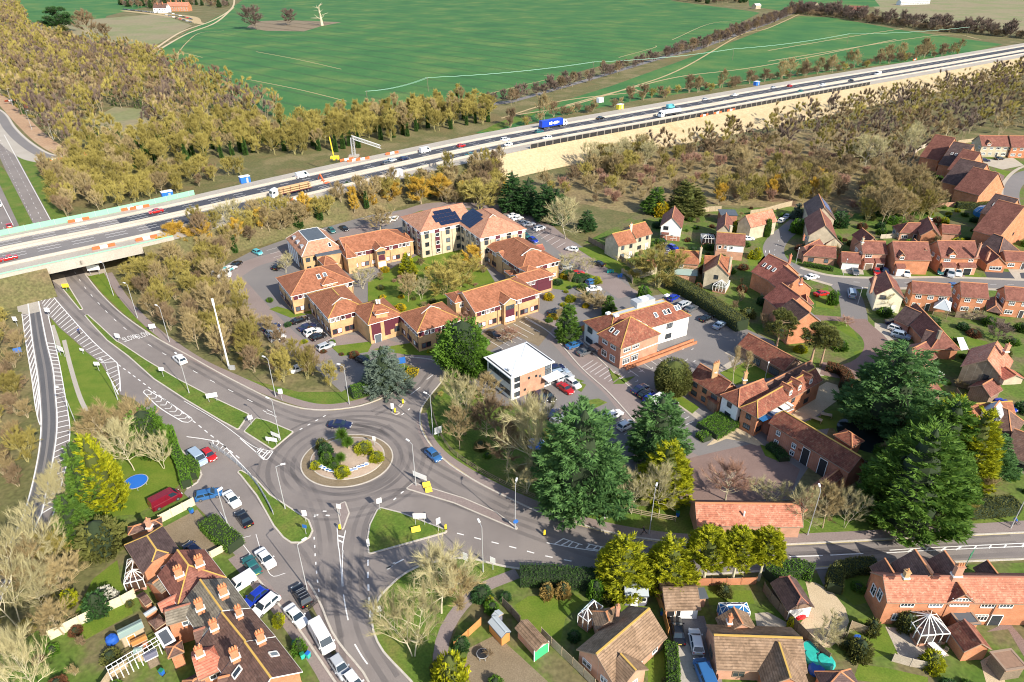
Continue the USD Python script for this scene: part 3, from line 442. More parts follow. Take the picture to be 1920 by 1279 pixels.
bays((905,632),(985,598),(38,22),7);bays((1090,690),(1150,720),(22,-14),7);bays((1175,690),(1230,655),(22,16),5);bays((1110,650),(1085,625),(-22,12),3);bays((1255,742),(1300,790),(-30,14),6);bays((1140,790),(1170,815),(24,-10),4);bays((1030,690),(1075,715),(-24,10),5);bays((550,590),(600,645),(24,-10),6);bays((500,470),(520,490),(22,-6),3);bays((960,400),(1060,455),(-16,8),11)
for k in range(34):
 u,v=R.uniform(1160,1330),R.uniform(650,735)
 if Polygon([(1180,690),(1300,640),(1330,650),(1290,690),(1200,735),(1170,715)]).contains(Point(u,v)):p=X2(u,v);ribbon(mk_,np.array([p,p+(.5,.2),p+(.7,.8)]),-.06,.06,.044)
def road_text(txt,u,v,ang,h=2.6,sx=.45):
 m=meshkit.text_mesh(txt,1.0,.002);q=np.array(m.vertices);q=q-[q[:,0].mean(),q[:,1].mean(),0];q[:,0]*=sx*1.7;q[:,1]*=h
 q[:,2]=.044+.003*(q[:,2]>0);mk_.add(rotz(q,ang)+[*X2(u,v),0],np.array(m.faces))
th=np.arctan2(*(X2(225,608)-X2(255,640))[::-1])-math.pi/2
road_text('SLOW',243,634,th);road_text('SLOW',268,628,th)
struct('road_marking',mk_,M('paint_white'));struct('road_marking',yl,M('paint_yellow'))
# ---------------------------------------------------------------- motorway on its embankment
ZM=6.5
MC=np.array([X2(u,v,ZM)for u,v in[(-120,497),(-60,484),(0,471),(250,421),(480,370),(700,320),(960,264),(1200,221),(1440,178),(1795,117),(1960,88),(2100,63)]])
MCs=np.vstack([np.array(MC)]);L_=np.r_[0,np.cumsum(np.linalg.norm(np.diff(MC,axis=0),axis=1))];S0=L_[2]
sm=np.arange(-40,L_[-1]-S0,6.0)
def mcurve(s):
 s=np.asarray(s)+S0;from scipy.interpolate import PchipInterpolator as PI
 return np.stack([PI(L_,MC[:,0])(s),PI(L_,MC[:,1])(s)],-1)
def mpt(s,o):
 s=np.asarray(s,float);p=mcurve(s);e=mcurve(s+.5)-mcurve(s-.5);e=e/np.linalg.norm(e,axis=-1,keepdims=True)
 return p+np.stack([-e[...,1],e[...,0]],-1)*np.asarray(o,float)[...,None]
IO=lambda s,xs,ys:np.interp(s,xs,ys)
o_nd=lambda s:IO(s,[0,40,90,200,430],[-13,-12.5,-9.5,-8.3,-8.0]);o_no=lambda s:IO(s,[0,45,90,200],[-22.5,-22,-17.5,-16])
o_fd=lambda s:IO(s,[0,90,220,430],[8.8,10.5,10.2,11.5]);o_fo=lambda s:IO(s,[0,90,220,430],[14,19,20.5,22.5])
GA=lambda o:8.5+(np.asarray(o)+21)/59*3.;GB=lambda o:34.2-(np.asarray(o)+21)/59*4.7
BR0,BR1=9.0,33.0
def strip(mb,s,f0,f1,z0,z1=None,flip=False):
 a,b=mpt(s,f0(s)if callable(f0)else np.full(len(s),f0)),mpt(s,f1(s)if callable(f1)else np.full(len(s),f1));k=len(s);z1=z0 if z1 is None else z1
 i=np.arange(k-1);f=np.stack([i,i+1,i+1+k,i+k],1)
 return mb.add(np.vstack([np.c_[a,np.broadcast_to(z0,k)],np.c_[b,np.broadcast_to(z1,k)]]),f[:,::-1]if flip else f)
sfull=np.r_[sm];sR=np.r_[33.5,sm[sm>36]];sL=np.r_[sm[sm<6],9.3]
for nm,sgm,em in(('embankment',np.r_[33.5,sm[(sm>36)&(sm<172)]],'wood_floor'),('embankment',sm[sm>160],'sand_bank'),('embankment',sL,'wood_floor')):
 mb=MB()
 strip(mb,sgm,o_no,o_fo,ZM-.03)
 foot=lambda s:o_no(s)-IO(s,[0,60,200,366],[6,8,13,21]);strip(mb,sgm,foot,o_no,-.2,ZM-.03)
 strip(mb,sgm,o_fo,lambda s:o_fo(s)+11,ZM-.03,-.2)
 e=sgm[-1]if sgm is sL else sgm[0];oo=[float(foot(e)),float(o_no(e)),float(o_fo(e)),float(o_fo(e))+11]
 q=[mpt(np.array(e),o)for o in oo];pts=[np.r_[q[0],-.2],np.r_[q[1],ZM-.03],np.r_[q[2],ZM-.03],np.r_[q[3],-.2]]
 mb.add(pts,[[0,1,2,3]if sgm is not sL else[3,2,1,0]])
 struct(nm,mb,M(em))
 if em=='sand_bank':continue
 mb=MB();w=[np.r_[mpt(np.array(e+(-.25 if sgm is not sL else .25)),o),z]for o,z in((float(o_no(e))-.5,0),(float(o_no(e))-.5,ZM-1.3),(float(o_fo(e))+.5,ZM-1.3),(float(o_fo(e))+.5,0))]
 mb.add(w,[[0,1,2,3],[3,2,1,0]]);struct('bridge_abutment',mb,M('concrete'))
mb=MB();strip(mb,sfull,lambda s:o_fo(s)-.2,o_fd,ZM,flip=True);strip(mb,sfull,lambda s:o_no(s)+.2,o_nd,ZM);strip(mb,sfull,-2.2,2.2,ZM);struct('motorway_verge',mb,M('concrete'))
mb=MB();strip(mb,sfull,2.0,o_fd,ZM+.02);struct('motorway_carriageway',mb,M('asphalt_dark'))
mb=MB();strip(mb,sfull,o_nd,-2.0,ZM+.02);struct('motorway_carriageway',mb,M('asphalt_dark'))
s_old=np.linspace(-40,33,20);mb=MB();strip(mb,s_old,2.05,lambda s:o_fd(s)-.05,ZM+.03);strip(mb,s_old+6,lambda s:o_nd(s)+.05,-2.05,ZM+.03);struct('motorway_carriageway',mb,M('asphalt_grey'))
mb=MB()
for s in np.arange(-36,640,9.0):
 for o in(4.9,7.6,-4.7,-7.2 if s<60 else-6.4):strip(mb,np.array([s,s+(6. if s<40 else 3.5)]),o-.1,o+.1,ZM+.045)
strip(mb,sfull,2.4,2.55,ZM+.045);strip(mb,sfull,lambda s:o_fd(s)-.5,lambda s:o_fd(s)-.3,ZM+.045);strip(mb,sfull,-2.6,-2.45,ZM+.045);strip(mb,sfull,lambda s:o_nd(s)+.3,lambda s:o_nd(s)+.5,ZM+.045)
struct('road_marking',mb,M('paint_white'))
def barrier(name,o,label,h=.8,w=.35,m='concrete',s=sfull,zb=ZM):
 mb=MB();fo=o if callable(o)else(lambda q:np.full(len(q),o))
 strip(mb,s,lambda q:fo(q)-w/2,lambda q:fo(q)+w/2,zb+h);strip(mb,s,lambda q:fo(q)-w/2-.1,lambda q:fo(q)-w/2,zb,zb+h);strip(mb,s,lambda q:fo(q)+w/2,lambda q:fo(q)+w/2+.1,zb+h,zb)
 return solo(name,mb,M(m),label,'barrier')
barrier('median_barrier',1.2,'pale concrete barrier on the far side of the motorway central reserve');barrier('median_barrier',-1.2,'pale concrete barrier on the near side of the motorway central reserve')
barrier('verge_barrier',lambda s:o_nd(s)-.5,'pale concrete barrier between near motorway lanes and works strip');barrier('verge_barrier',lambda s:o_fd(s)+.6,'pale concrete barrier along the far edge of the motorway lanes')
sb=np.linspace(4,38,14)
mb=MB();strip(mb,sb,o_no,o_fo,ZM-.02);strip(mb,sb,o_no,o_fo,ZM-1.3,flip=True);strip(mb,sb,o_no,o_no,ZM-1.3,ZM-.02);strip(mb,sb,o_fo,o_fo,ZM-.02,ZM-1.3)
struct('bridge_deck',mb,M('concrete'))
mb=MB()
sbb=np.linspace(-30,42,24)
strip(mb,sbb,o_no,lambda s:o_no(s)+.45,ZM+.95);strip(mb,sbb,o_no,o_no,ZM-1.9,ZM+.95);strip(mb,sbb,lambda s:o_no(s)+.45,lambda s:o_no(s)+.45,ZM+.95,ZM)
par=thing('bridge_parapet','long pale concrete parapet of the motorway bridge with green debris netting','parapet');part(par,'parapet_wall',mb,M('concrete'))
mb=MB();strip(mb,sbb,lambda s:o_no(s)+.5,lambda s:o_no(s)+.5,ZM,ZM+1.3);strip(mb,sbb,lambda s:o_no(s)+.52,lambda s:o_no(s)+.52,ZM,ZM+1.3,flip=True);part(par,'netting',mb,M('green_mesh'))
for s in np.arange(-28,42,3.0):
 q=mpt(np.array(s),float(o_no(s))+.55);part(par,'post',MB().tube([*q,ZM],[*q,ZM+1.6],.04),M('galv'))
mb=MB();sg=np.linspace(-30,62,30);strip(mb,sg,o_fo,o_fo,ZM,ZM+1.8);strip(mb,sg,lambda s:o_fo(s)+.05,lambda s:o_fo(s)+.05,ZM,ZM+1.8,flip=True)
nt=thing('debris_netting','green debris netting along the far side of the motorway bridge','netting');part(nt,'netting',mb,M('green_mesh'))
for s in np.arange(-28,62,4.0):
 q=mpt(np.array(s),float(o_fo(s)));part(nt,'post',MB().tube([*q,ZM],[*q,ZM+2.0],.05),M('galv'))
fn=thing('works_fence','long dark panel fence with pale posts above the sandy bank','fence');ss=np.arange(196,470,4.5)
for a,b in zip(ss[:-1],ss[1:]):
 p,q=mpt(np.array(a+.12),-16.2),mpt(np.array(b-.12),-16.2)
 part(fn,'panel',MB().beam([*p,ZM+.95],[*q,ZM+.95],.06,1.9),M('black'))
for a in ss:
 p=mpt(np.array(a),-16.2);part(fn,'post',MB().box([*p,ZM+1.1],(.22,.22,2.2)),M('concrete'))
# ---------------------------------------------------------------- buildings
CAM=np.array([0,0,CAM_H])
class Wing:pass
plain('fascia_tan',(.30,.21,.15),.7)
FOOT=[]
def frame_px(mode,c1,c2,c3,he,pitch):
 a,b=X2(*c1,he),X2(*c2,he);L=np.linalg.norm(b-a);u=(b-a)/L;n=np.array([-u[1],u[0]])
 if mode=='e':
  d0=(X2(*c3,he)-a)@n;sg=np.sign(d0);lo,hi=0.,25.
  for _ in range(40):
   d=(lo+hi)/2;lo,hi=(d,hi)if(X2(*c3,he+d*math.tan(pitch))-a)@n*sg>d else(lo,d)
  W=2*d;vy=n*sg
 else:
  d=(X2(*c3,he)-b)@n;W=abs(d);vy=n*np.sign(d)
 return a,u,L,vy,max(W,1.0)
def wing(P_,O,u,L,vy,W,he,pitch,tile,wall,axis='u',ends='gg',ov=.35,z0=0.0,ridge='terracotta',fascia='fascia_tan',mans=None,flat_m='roof_felt',rise=None,posts=False):
 w=Wing();w.P,w.he,w.z0,w.O,w.u,w.vy,w.L,w.W,w.ov=P_,he,z0,np.asarray(O),u,vy,L,W,ov
 if axis=='u':A,B,loc=L,W,(lambda a,b,z:np.array([*(w.O+u*a+vy*b),z]))
 else:A,B,loc=W,L,(lambda a,b,z:np.array([*(w.O+vy*a+u*b),z]))
 w.A,w.B,w.loc,w.axis,w.ends=A,B,loc,axis,ends
 tp=math.tan(pitch);rise=rise if rise is not None else B/2*tp;w.rise=rise;w.tp=tp;T=.16
 wl=MB();rf=MB();rd=MB();fa=MB()
 c=lambda x,y:np.array([*(w.O+u*x+vy*y)])
 zt=he+ov*tp-T if not mans=='flat' else he
 cs=[(ov,ov),(L-ov,ov),(L-ov,W-ov),(ov,W-ov)]
 w.corners=[c(*k)for k in cs];FOOT.append(Polygon([tuple(k)for k in w.corners]))
 def slope(pts):
  pts=np.array(pts);n=np.cross(pts[1]-pts[0],pts[2]-pts[0]);n/=np.linalg.norm(n);n=n if n[2]>0 else-n
  lo=pts-n*T;k=len(pts);rf.add(pts,[[0,i+1,i+2]for i in range(k-2)]);rf.add(lo,[[0,i+2,i+1]for i in range(k-2)])
  for i in range(k):j=(i+1)%k;rf.quad(pts[i],pts[j],lo[j],lo[i])
 if mans=='flat':
  if not posts:wl.prism([tuple(k)for k in w.corners],z0,he)
  o=ov-.25
  outer=Polygon([tuple(c(x,y))for x,y in((-.0+o,o),(L-o,o),(L-o,W-o),(o,W-o))])
  rf.prism(outer,he-.02,he+.18,True);pp=Polygon(outer.exterior.coords).buffer(-.3)
  if rise:fa.prism(outer.difference(pp),he+.182,he+.18+rise)
  w.top=he+.18
 elif mans:
  h,d=mans;q0=[loc(0,0,he),loc(A,0,he),loc(A,B,he),loc(0,B,he)];q1=[loc(d,d,he+h),loc(A-d,d,he+h),loc(A-d,B-d,he+h),loc(d,B-d,he+h)]
  wl.prism([tuple(k)for k in w.corners],z0,he-.02)
  for i in range(4):j=(i+1)%4;slope([q0[i],q0[j],q1[j],q1[i]]);rd.beam(q0[i],q1[i],.16,.12);rd.beam(q1[i],q1[j],.2,.14)
  fl=MB().quad(*[k+(0,0,.01)for k in q1]);part(P_,'flat_roof',fl,M(flat_m));rf.quad(*[k-(0,0,.05)for k in q0])
  w.mans=(h,d)
  for i in range(4):fa.beam(q0[i]-(0,0,.1),q0[(i+1)%4]-(0,0,.1),.1,.14)
 else:
  zr=he+rise;e=[{},{}]
  for k in(0,1):
   s=lambda a:a if k==0 else A-a
   kind=ends[k];hb=B/2
   if kind=='g':e[k]=dict(r=loc(s(0),hb,zr),lo=loc(s(0),0,he),hi=loc(s(0),B,he),m0=None)
   elif kind=='h':
    hl=min(hb,A*.5);e[k]=dict(r=loc(s(hl),hb,zr),lo=loc(s(0),0,he),hi=loc(s(0),B,he),m0=None)
    slope([e[k]['lo'],e[k]['r'],e[k]['hi']]);rd.beam(e[k]['lo'],e[k]['r'],.16,.12);rd.beam(e[k]['hi'],e[k]['r'],.16,.12)
   else:
    f=.58;e[k]=dict(r=loc(s((1-f)*hb*.8),hb,zr),lo=loc(s(0),0,he),hi=loc(s(0),B,he),m0=loc(s(0),f*hb,he+f*rise),m1=loc(s(0),B-f*hb,he+f*rise))
    slope([e[k]['m0'],e[k]['r'],e[k]['m1']]);rd.beam(e[k]['m0'],e[k]['r'],.16,.12);rd.beam(e[k]['m1'],e[k]['r'],.16,.12)
  for side in('lo','hi'):
   mm='m0' if side=='lo' else 'm1'
   pts=[e[0][side],e[1][side]]+([e[1][mm]]if e[1]['m0']is not None else[])+[e[1]['r'],e[0]['r']]+([e[0][mm]]if e[0]['m0']is not None else[])
   if np.linalg.norm(e[1]['r']-e[0]['r'])<.05:pts=pts[:3]
   slope(pts);fa.beam(e[0][side]-(0,0,.12),e[1][side]-(0,0,.12),.09,.12)
  if np.linalg.norm(e[1]['r']-e[0]['r'])>.05:rd.beam(e[0]['r']+(0,0,.03),e[1]['r']+(0,0,.03),.24,.14)
  if not posts:
   wl.prism([tuple(k)for k in w.corners],z0,zt)
   gv=.22
   for k in(0,1):
    if ends[k]=='h':fa.beam(e[k]['lo']-(0,0,.12),e[k]['hi']-(0,0,.12),.09,.12);continue
    s=(lambda a:a)if k==0 else(lambda a:A-a)
    pk=zr-T-.05;f=1 if ends[k]=='g' else .58
    zz=lambda b:he+min(b,B-b)*tp*(rise/(B/2*tp))-T-.04
    bs=[ov,B/2,B-ov]if f==1 else[ov,f*B/2,B-f*B/2,B-ov]
    front=[loc(s(gv),b,zz(b))for b in bs];back=[loc(s(ov+.1),b,zz(b))for b in bs]
    base=[loc(s(gv),ov,z0),loc(s(gv),B-ov,z0)]
    wl.add([base[0],base[1]]+front[::-1],[[0,i+1,i+2]for i in range(len(front))])
    for i in range(len(bs)-1):wl.quad(front[i],front[i+1],back[i+1],back[i])
    for bb,bz in((ov,0),(B-ov,0)):wl.quad(loc(s(gv),bb,z0),loc(s(ov),bb,z0),loc(s(ov),bb,zz(bb)),loc(s(gv),bb,zz(bb)))
    for x0,x1 in(('lo','r'),('hi','r')):
     if ends[k]=='g':fa.beam(e[k][x0]-(0,0,.12),e[k][x1]-(0,0,.12),.07,.15)
 part(P_,'wall',wl,M(wall)if wall else None);part(P_,'roof',rf,M(tile))
 part(P_,'ridge',rd,M(ridge));part(P_,'fascia',fa,M(fascia))
 return w
def roofpt(w,side,fa_,t,up=0.0):
 "point on a slope: side 0 is at b = 0; fa_ along the ridge 0..1, t from the eave 0 to the ridge 1"
 if hasattr(w,'mans'):
  h,d=w.mans;b=d*t;z=w.he+h*t
 else:b=w.B/2*t;z=w.he+w.rise*t
 b=b if side==0 else w.B-b
 return w.loc(w.A*fa_,b,z+up)
def slope_frame(w,side):
 x=roofpt(w,side,1,.3)-roofpt(w,side,0,.3);x/=np.linalg.norm(x);y=roofpt(w,side,0,1)-roofpt(w,side,0,0);y/=np.linalg.norm(y)
 n=np.cross(x,y);return x,y,(n if n[2]>0 else-n)
def solar(w,side,a0,a1,t0,t1,nx,ny,mat='solar_cell',skip=()):
 x,y,n=slope_frame(w,side);o=roofpt(w,side,a0,t0);dx=(roofpt(w,side,a1,t0)-o)/nx;dy=(roofpt(w,side,a0,t1)-o)/ny
 for i in range(nx):
  for j in range(ny):
   if(i,j)in skip:continue
   p=o+dx*(i+.5)+dy*(j+.5)+n*.12;sx,sy=np.linalg.norm(dx)*.47,np.linalg.norm(dy)*.47
   q=[p+x*a*sx+y*b*sy for a,b in((-1,-1),(1,-1),(1,1),(-1,1))]
   mb=MB().quad(*q);lo=[k-n*.07 for k in q]
   for k in range(4):mb.quad(q[k],q[(k+1)%4],lo[(k+1)%4],lo[k])
   part(w.P,'solar_panel',mb,M(mat))
def rooflight(w,side,fa_,t,sx=.8,sy=1.2,m='glass'):
 x,y,n=slope_frame(w,side);p=roofpt(w,side,fa_,t)+n*.10
 fr=MB();q=[p+x*a*sx/2+y*b*sy/2 for a,b in((-1,-1),(1,-1),(1,1),(-1,1))]
 for k in range(4):fr.beam(q[k],q[(k+1)%4],.14,.14,up=n)
 f=part(w.P,'roof_window',fr,M('lead_white'));part(f,'pane',MB().quad(*[k+n*.02 for k in q]),M(m))
def chimney(P_,u,v,zt,pots=2,h=2.4,sx=1.1,sy=.6,ang=0.0,m='brick_orange',collar=True):
 sx,sy=sx*.78,sy*.78;h=h*.8;p=X2(u,v,zt);mb=MB().box([*p,zt-h/2],(sx,sy,h),ang).box([*p,zt+.05],(sx+.16,sy+.16,.14),ang)
 c=part(P_,'chimney',mb,M(m))
 for k in range(pots):
  q=rotz(np.array([(k-(pots-1)/2)*sx/pots,0,0]),ang)[:2]+p;part(c,'chimney_pot',MB().tube([*q,zt+.1],[*q,zt+.65],.13,.1,8),M('terracotta'))
 if collar:part(c,'flashing',MB().box([*p,zt-h*.62],(sx+.3,sy+.3,.22),ang),M('lead_white'))
def window(P_,p,d,n,w,h,z,frame='white_upvc',mull=1,glass='glass',bar=.09,head=False,name='window'):
 "p: centre on the wall (x, y); d: along the wall; n: outward"
 p=np.array([*p,z]);d3,n3,k3=np.array([*d,0]),np.array([*n,0]),np.array([0,0,1.])
 c=[p+d3*a*w/2+k3*b*h/2+n3*.03 for a,b in((-1,-1),(1,-1),(1,1),(-1,1))]
 fr=MB()
 for i in range(4):fr.beam(c[i],c[(i+1)%4],bar,.1,up=n3)
 for m in range(mull):t=-w/2+w*(m+1)/(mull+1);fr.beam(p+d3*t-k3*h/2+n3*.03,p+d3*t+k3*h/2+n3*.03,bar*.8,.09,up=n3)
 if mull:fr.beam(p-d3*w/2+k3*h*.18+n3*.03,p+d3*w/2+k3*h*.18+n3*.03,bar*.6,.09,up=n3)
 fr.beam(c[0]+n3*.05-k3*.05,c[1]+n3*.05-k3*.05,.14,.06,up=n3)
 f=part(P_,name,fr,M(frame));part(f,'pane',MB().quad(*[k-n3*.0 for k in c]),M(glass))
 return f
def door(P_,p,d,n,w=.95,h=2.05,m='white_upvc',name='door',z=0.):
 d3,n3=np.array([*d,0]),np.array([*n,0]);b=np.array([*p,z])+n3*.04
 mb=MB().beam(b+(0,0,0),b+(0,0,h),w,.1,up=n3);dr=part(P_,name,mb,M(m))
 part(dr,'door_frame',MB().beam(b-d3*(w/2+.06),b-d3*(w/2+.06)+(0,0,h+.05),.1,.14,up=n3).beam(b+d3*(w/2+.06),b+d3*(w/2+.06)+(0,0,h+.05),.1,.14,up=n3).beam(b-d3*(w/2+.1)+(0,0,h+.05),b+d3*(w/2+.1)+(0,0,h+.05),.14,.1),M('white_upvc'))
 return dr
def walls_of(w):
 "front, right, back, left walls of a wing: (name, start, along, length, outward) - the front one is the c1-c2 edge"
 c=w.corners;ctr=sum(c)/4;out=[]
 for i in range(4):
  a,b=c[i],c[(i+1)%4];d=b-a;L=np.linalg.norm(d);d=d/L;n=np.array([d[1],-d[0]]);n=n if n@((a+b)/2-ctr)>0 else-n
  gable=(w.axis=='u' and i in(1,3))or(w.axis=='v' and i in(0,2))
  end=None
  if gable:end=w.ends[0]if i in(0,3)else w.ends[1]
  off=(.35-.22)if gable and end!='h' and w.ov==.35 else 0.
  vis=n@(CAM[:2]-(a+b)/2)>0
  out.append((i,a+n*(w.ov-.22 if gable and end!='h' else 0.),d,L,n,vis))
 return out
def auto_windows(w,floors,frame='white_upvc',gap=2.7,ww=1.2,wh=1.1,mull=1,dr=True,sides=(0,1,3,2),glass='glass',doorm='white_upvc'):
 for i,a,d,L,n,vis in walls_of(w):
  if not vis or i not in sides or L<2.2:continue
  k=max(1,int(L/gap));
  for fi,z in enumerate(floors):
   for j in range(k):
    t=L*(j+.5)/k
    if fi==0 and dr and j==k//2 and i in(0,2)and k>1:door(w.P,a+d*t,d,n,m=doorm);continue
    sw=ww*(1.25 if(j+fi)%3==0 else .9)
    if i in(1,3)and len(floors)>1 and j%2 and k>2:continue
    window(w.P,a+d*t,d,n,min(sw,L/k*.8),wh,z,frame,mull if sw>1 else 0,glass)
RS={'tile_orange':'terracotta'}
plain('ridge_yellow',(.52,.33,.08),.85);plain('ridge_red',(.36,.15,.10),.85);plain('ridge_dark',(.16,.11,.09),.85)
def W(P_,mode,c1,c2,c3,he,pitch,tile,wall,axis='u',ends='gg',wins=None,**k):
 pitch=math.radians(pitch);O,u,L,vy,Wd=frame_px(mode,c1,c2,c3,he,pitch)
 wk=k.pop('win',{})
 w=wing(P_,O,u,L,vy,Wd,he,pitch,tile,wall,axis,ends,**k)
 if wins:auto_windows(w,wins,**wk)
 return w
T2=[1.45,4.0];T1=[1.35]
def house(name,label,cat='house',group=None):return thing(name,label,cat,group=group)
# --- the office campus
O1=dict(frame='white_upvc',gap=2.0,ww=1.5,wh=1.15,mull=2,dr=False)
def band(w,z0,z1,m,sides,t0=0.,t1=1.,name='panel',off=.04):
 for i,a,d,L,n,vis in walls_of(w):
  if i in sides:
   p,q=a+d*L*t0+n*off,a+d*L*t1+n*off
   part(w.P,name,MB().beam([*p,(z0+z1)/2],[*q,(z0+z1)/2],.08,z1-z0),M(m))
def office_face(w,sides,he,step=3.2,z_up=None,lo=True):
 "upper strip of maroon panels and blinds-down windows under the eave, single windows below"
 for i,a,d,L,n,vis in walls_of(w):
  if i not in sides:continue
  band(w,he-1.45,he-.12,'maroon',(i,),.02,.98)
  k=max(1,int(L/1.35))
  for j in range(k):
   if R.random()<.3:continue
   window(w.P,a+d*L*(j+.5)/k+n*.05,d,n,1.05,1.0,he-.8,'white_upvc',0,'blind_white' if R.random()<.62 else 'glass')
  if lo:
   k=max(1,int(L/step))
   for j in range(k):
    t=L*(j+.5)/k
    for o in(-.62,.62):window(w.P,a+d*(t+o),d,n,1.1,1.25,1.45,'maroon',0,'blind_white' if R.random()<.5 else 'glass')
  for j in range(max(1,int(L/5))):
   t=L*(j+.98)/max(1,int(L/5));q=a+d*min(t,L-.2)+n*.08;part(w.P,'downpipe',MB().tube([*q,.1],[*q,he-.2],.06),M('dark_metal'))
b=thing('office_block','office block with grey flat roof top and white panels on its left wall','office building')
w=W(b,'q',(536,447),(565.5,482),(637,459.5),5.6,45,'tile_apricot','brick_buff',mans=(3.0,3.4),flat_m='roof_slatefelt',ridge='lead_white',axis='v')
for i,a,d,L,n,vis in walls_of(w):
 if i==0:
  for j in range(7):
   q=a+d*L*(j+.5)/7+n*.06
   if j<5:part(b,'white_panel',MB().beam([*q,.3],[*q,5.5],L/7*.62,.12,up=(*n,0)),M('render_white'))
   else:window(b,q,d,n,1.2,2.2,3.6,'dark_metal',0)
  for t in(.25,.5,.75):
   q=a+d*L*t-n*1.6;dm=part(b,'dormer',MB().box([*q,6.6],(1.5,1.5,1.7),math.atan2(d[1],d[0])),M('lead'));part(dm,'pane',MB().beam([*(q+n*.78),6.0],[*(q+n*.78),7.2],1.1,.05,up=(*n,0)),M('glass'))
 if i==1:
  for t in(.12,.3):
   for z in(1.5,4.2):window(b,a+d*L*t,d,n,1.2,1.1,z,'dark_metal')
rooflight(w,1,.72,.45)
b=thing('office_wing','northern courtyard wing with long orange tiled roof beside the grey topped block','office building')
w=W(b,'e',(650,477),(772,452),(702,434),5.7,28,'tile_orange','brick_buff',fascia='white_metal',ends='gh');office_face(w,(0,),5.7)
w2=W(b,'q',(704,470),(725,466),(720,452),6.1,28,'tile_orange','brick_buff',fascia='white_metal',axis='v',ends='gg')
for i,a,d,L,n,vis in walls_of(w2):
 if i==0:band(w2,2.6,4.3,'maroon',(0,),.15,.85);window(b,a+d*L/2,d,n,2.2,1.4,1.4,'white_upvc',2,'blind_white');window(b,a+d*L/2,d,n,2.4,.8,5.0,'dark_metal',2)
w=W(b,'q',(764,454),(777,451),(770,434),4.6,22,'tile_orange','brick_buff',fascia='white_metal',ends='hh',axis='u')
w=W(b,'q',(629,463),(650,485),(668,479),5.2,26,'tile_orange','brick_buff',fascia='white_metal',ends='hh',axis='v',win=O1)
w=W(b,'q',(590,481),(608,499),(632,493),4.4,14,'tile_orange','brick_buff',fascia='white_metal',ends='hh',axis='v')
w=W(b,'q',(584,466),(592,482),(640,470),5.4,20,'roof_slatefelt','brick_buff',mans='flat',rise=0)
b=thing('office_wing','western courtyard wing with two white rooflights and a small tower roof','office building')
w=W(b,'q',(517,521),(545,556),(664,527),5.6,27,'tile_orange','brick_buff',fascia='white_metal',axis='v',ends='hh');office_face(w,(0,1),5.6)
for t in(.52,.62):rooflight(w,1,t,.55,.9,1.6)
w=W(b,'q',(594,523),(604,535),(633,528),6.6,25,'tile_orange','brick_buff',fascia='white_metal',axis='u',ends='hh',win=dict(gap=2.4,dr=False),wins=[5.4])
b=thing('office_wing','south western courtyard wing with broad hipped roof beside four parked cars','office building')
w=W(b,'q',(575,552),(615,598),(690,578),5.6,27,'tile_orange','brick_buff',fascia='white_metal',axis='u',ends='hh',ridge='ridge_yellow');office_face(w,(0,1),5.6)
def gablet(w,fa_=.86,sz=2.6):
 "little louvred gable at the upper end of a hip"
 p=w.loc(w.A-w.B/2-.2,w.B/2,w.he+w.rise);d=w.loc(1,0,0)-w.loc(0,0,0);c=w.loc(0,1,0)-w.loc(0,0,0)
 q=p+d*1.5;lo=-1.35
 mb=MB().tri(q+c*sz+(0,0,lo),q-c*sz+(0,0,lo),q+(0,0,.1));g=part(w.P,'gablet',mb,M('timber_dark'))
 part(g,'flashing',MB().beam(q+c*sz+(0,0,lo-.05),q-c*sz+(0,0,lo-.05),.35,.1).beam(q+c*sz+(0,0,lo),q+(0,0,.12),.2,.12).beam(q-c*sz+(0,0,lo),q+(0,0,.12),.2,.12),M('lead_white'))
 part(w.P,'gablet_roof',MB().quad(q+c*sz+(0,0,lo),q+(0,0,.14),p+(0,0,.14),p+c*sz*.7+(0,0,lo)).quad(q-c*sz+(0,0,lo),q+(0,0,.14),p+(0,0,.14),p-c*sz*.7+(0,0,lo)),M('tile_orange'))
gablet(w)
b=thing('office_wing','courtyard entrance wing with maroon wall panels and a yellow bin at its porch','office building')
w=W(b,'q',(655,575),(690,609.5),(757,591),5.6,25,'tile_orange','brick_buff',fascia='white_metal',axis='v',ends='hh',ridge='ridge_yellow')
for i,a,d,L,n,vis in walls_of(w):
 if i==1:
  for t0,t1,z0 in((.06,.34,.9),(.45,.95,3.6),(.45,.78,2.4),(.45,.62,1.2)):band(w,z0,5.5 if z0<1 or z0>3 else z0+1.25,'maroon',(1,),t0,t1,off=.05+z0*.004)
  window(b,a+d*L*.82+n*.06,d,n,1.3,1.3,2.2,'dark_metal',0);door(b,a+d*L*.22+n*.1,d,n,1.6,2.2,'glass')
w=W(b,'q',(699,584),(703,590),(729,584),7.4,25,'tile_orange','brick_buff',fascia='white_metal',axis='v',ends='hh')
chimney(b,706,563,9.2,0,1.2,.5,.4,m='lead_white',collar=False);chimney(b,711,563,9.2,0,1.2,.5,.4,m='lead_white',collar=False)
b=thing('office_wing','south eastern courtyard wing with broad hipped roof behind the dark green tree','office building')
w=W(b,'q',(745,588),(782,624),(869,599),5.6,27,'tile_orange','brick_buff',fascia='white_metal',axis='u',ends='hh',ridge='ridge_yellow');office_face(w,(0,1),5.6);gablet(w)
b=thing('office_wing','southern courtyard wing with central maroon panelled gable facing the brown parking bays','office building')
w=W(b,'e',(891,586.5),(1015,548.5),(930,530),5.6,27,'tile_orange','brick_buff',fascia='white_metal',ends='gh',ridge='ridge_yellow');office_face(w,(0,),5.6)
w2=W(b,'q',(944,571),(970,563),(964,545),6.2,30,'tile_orange','brick_buff',fascia='white_metal',axis='v',ends='gg')
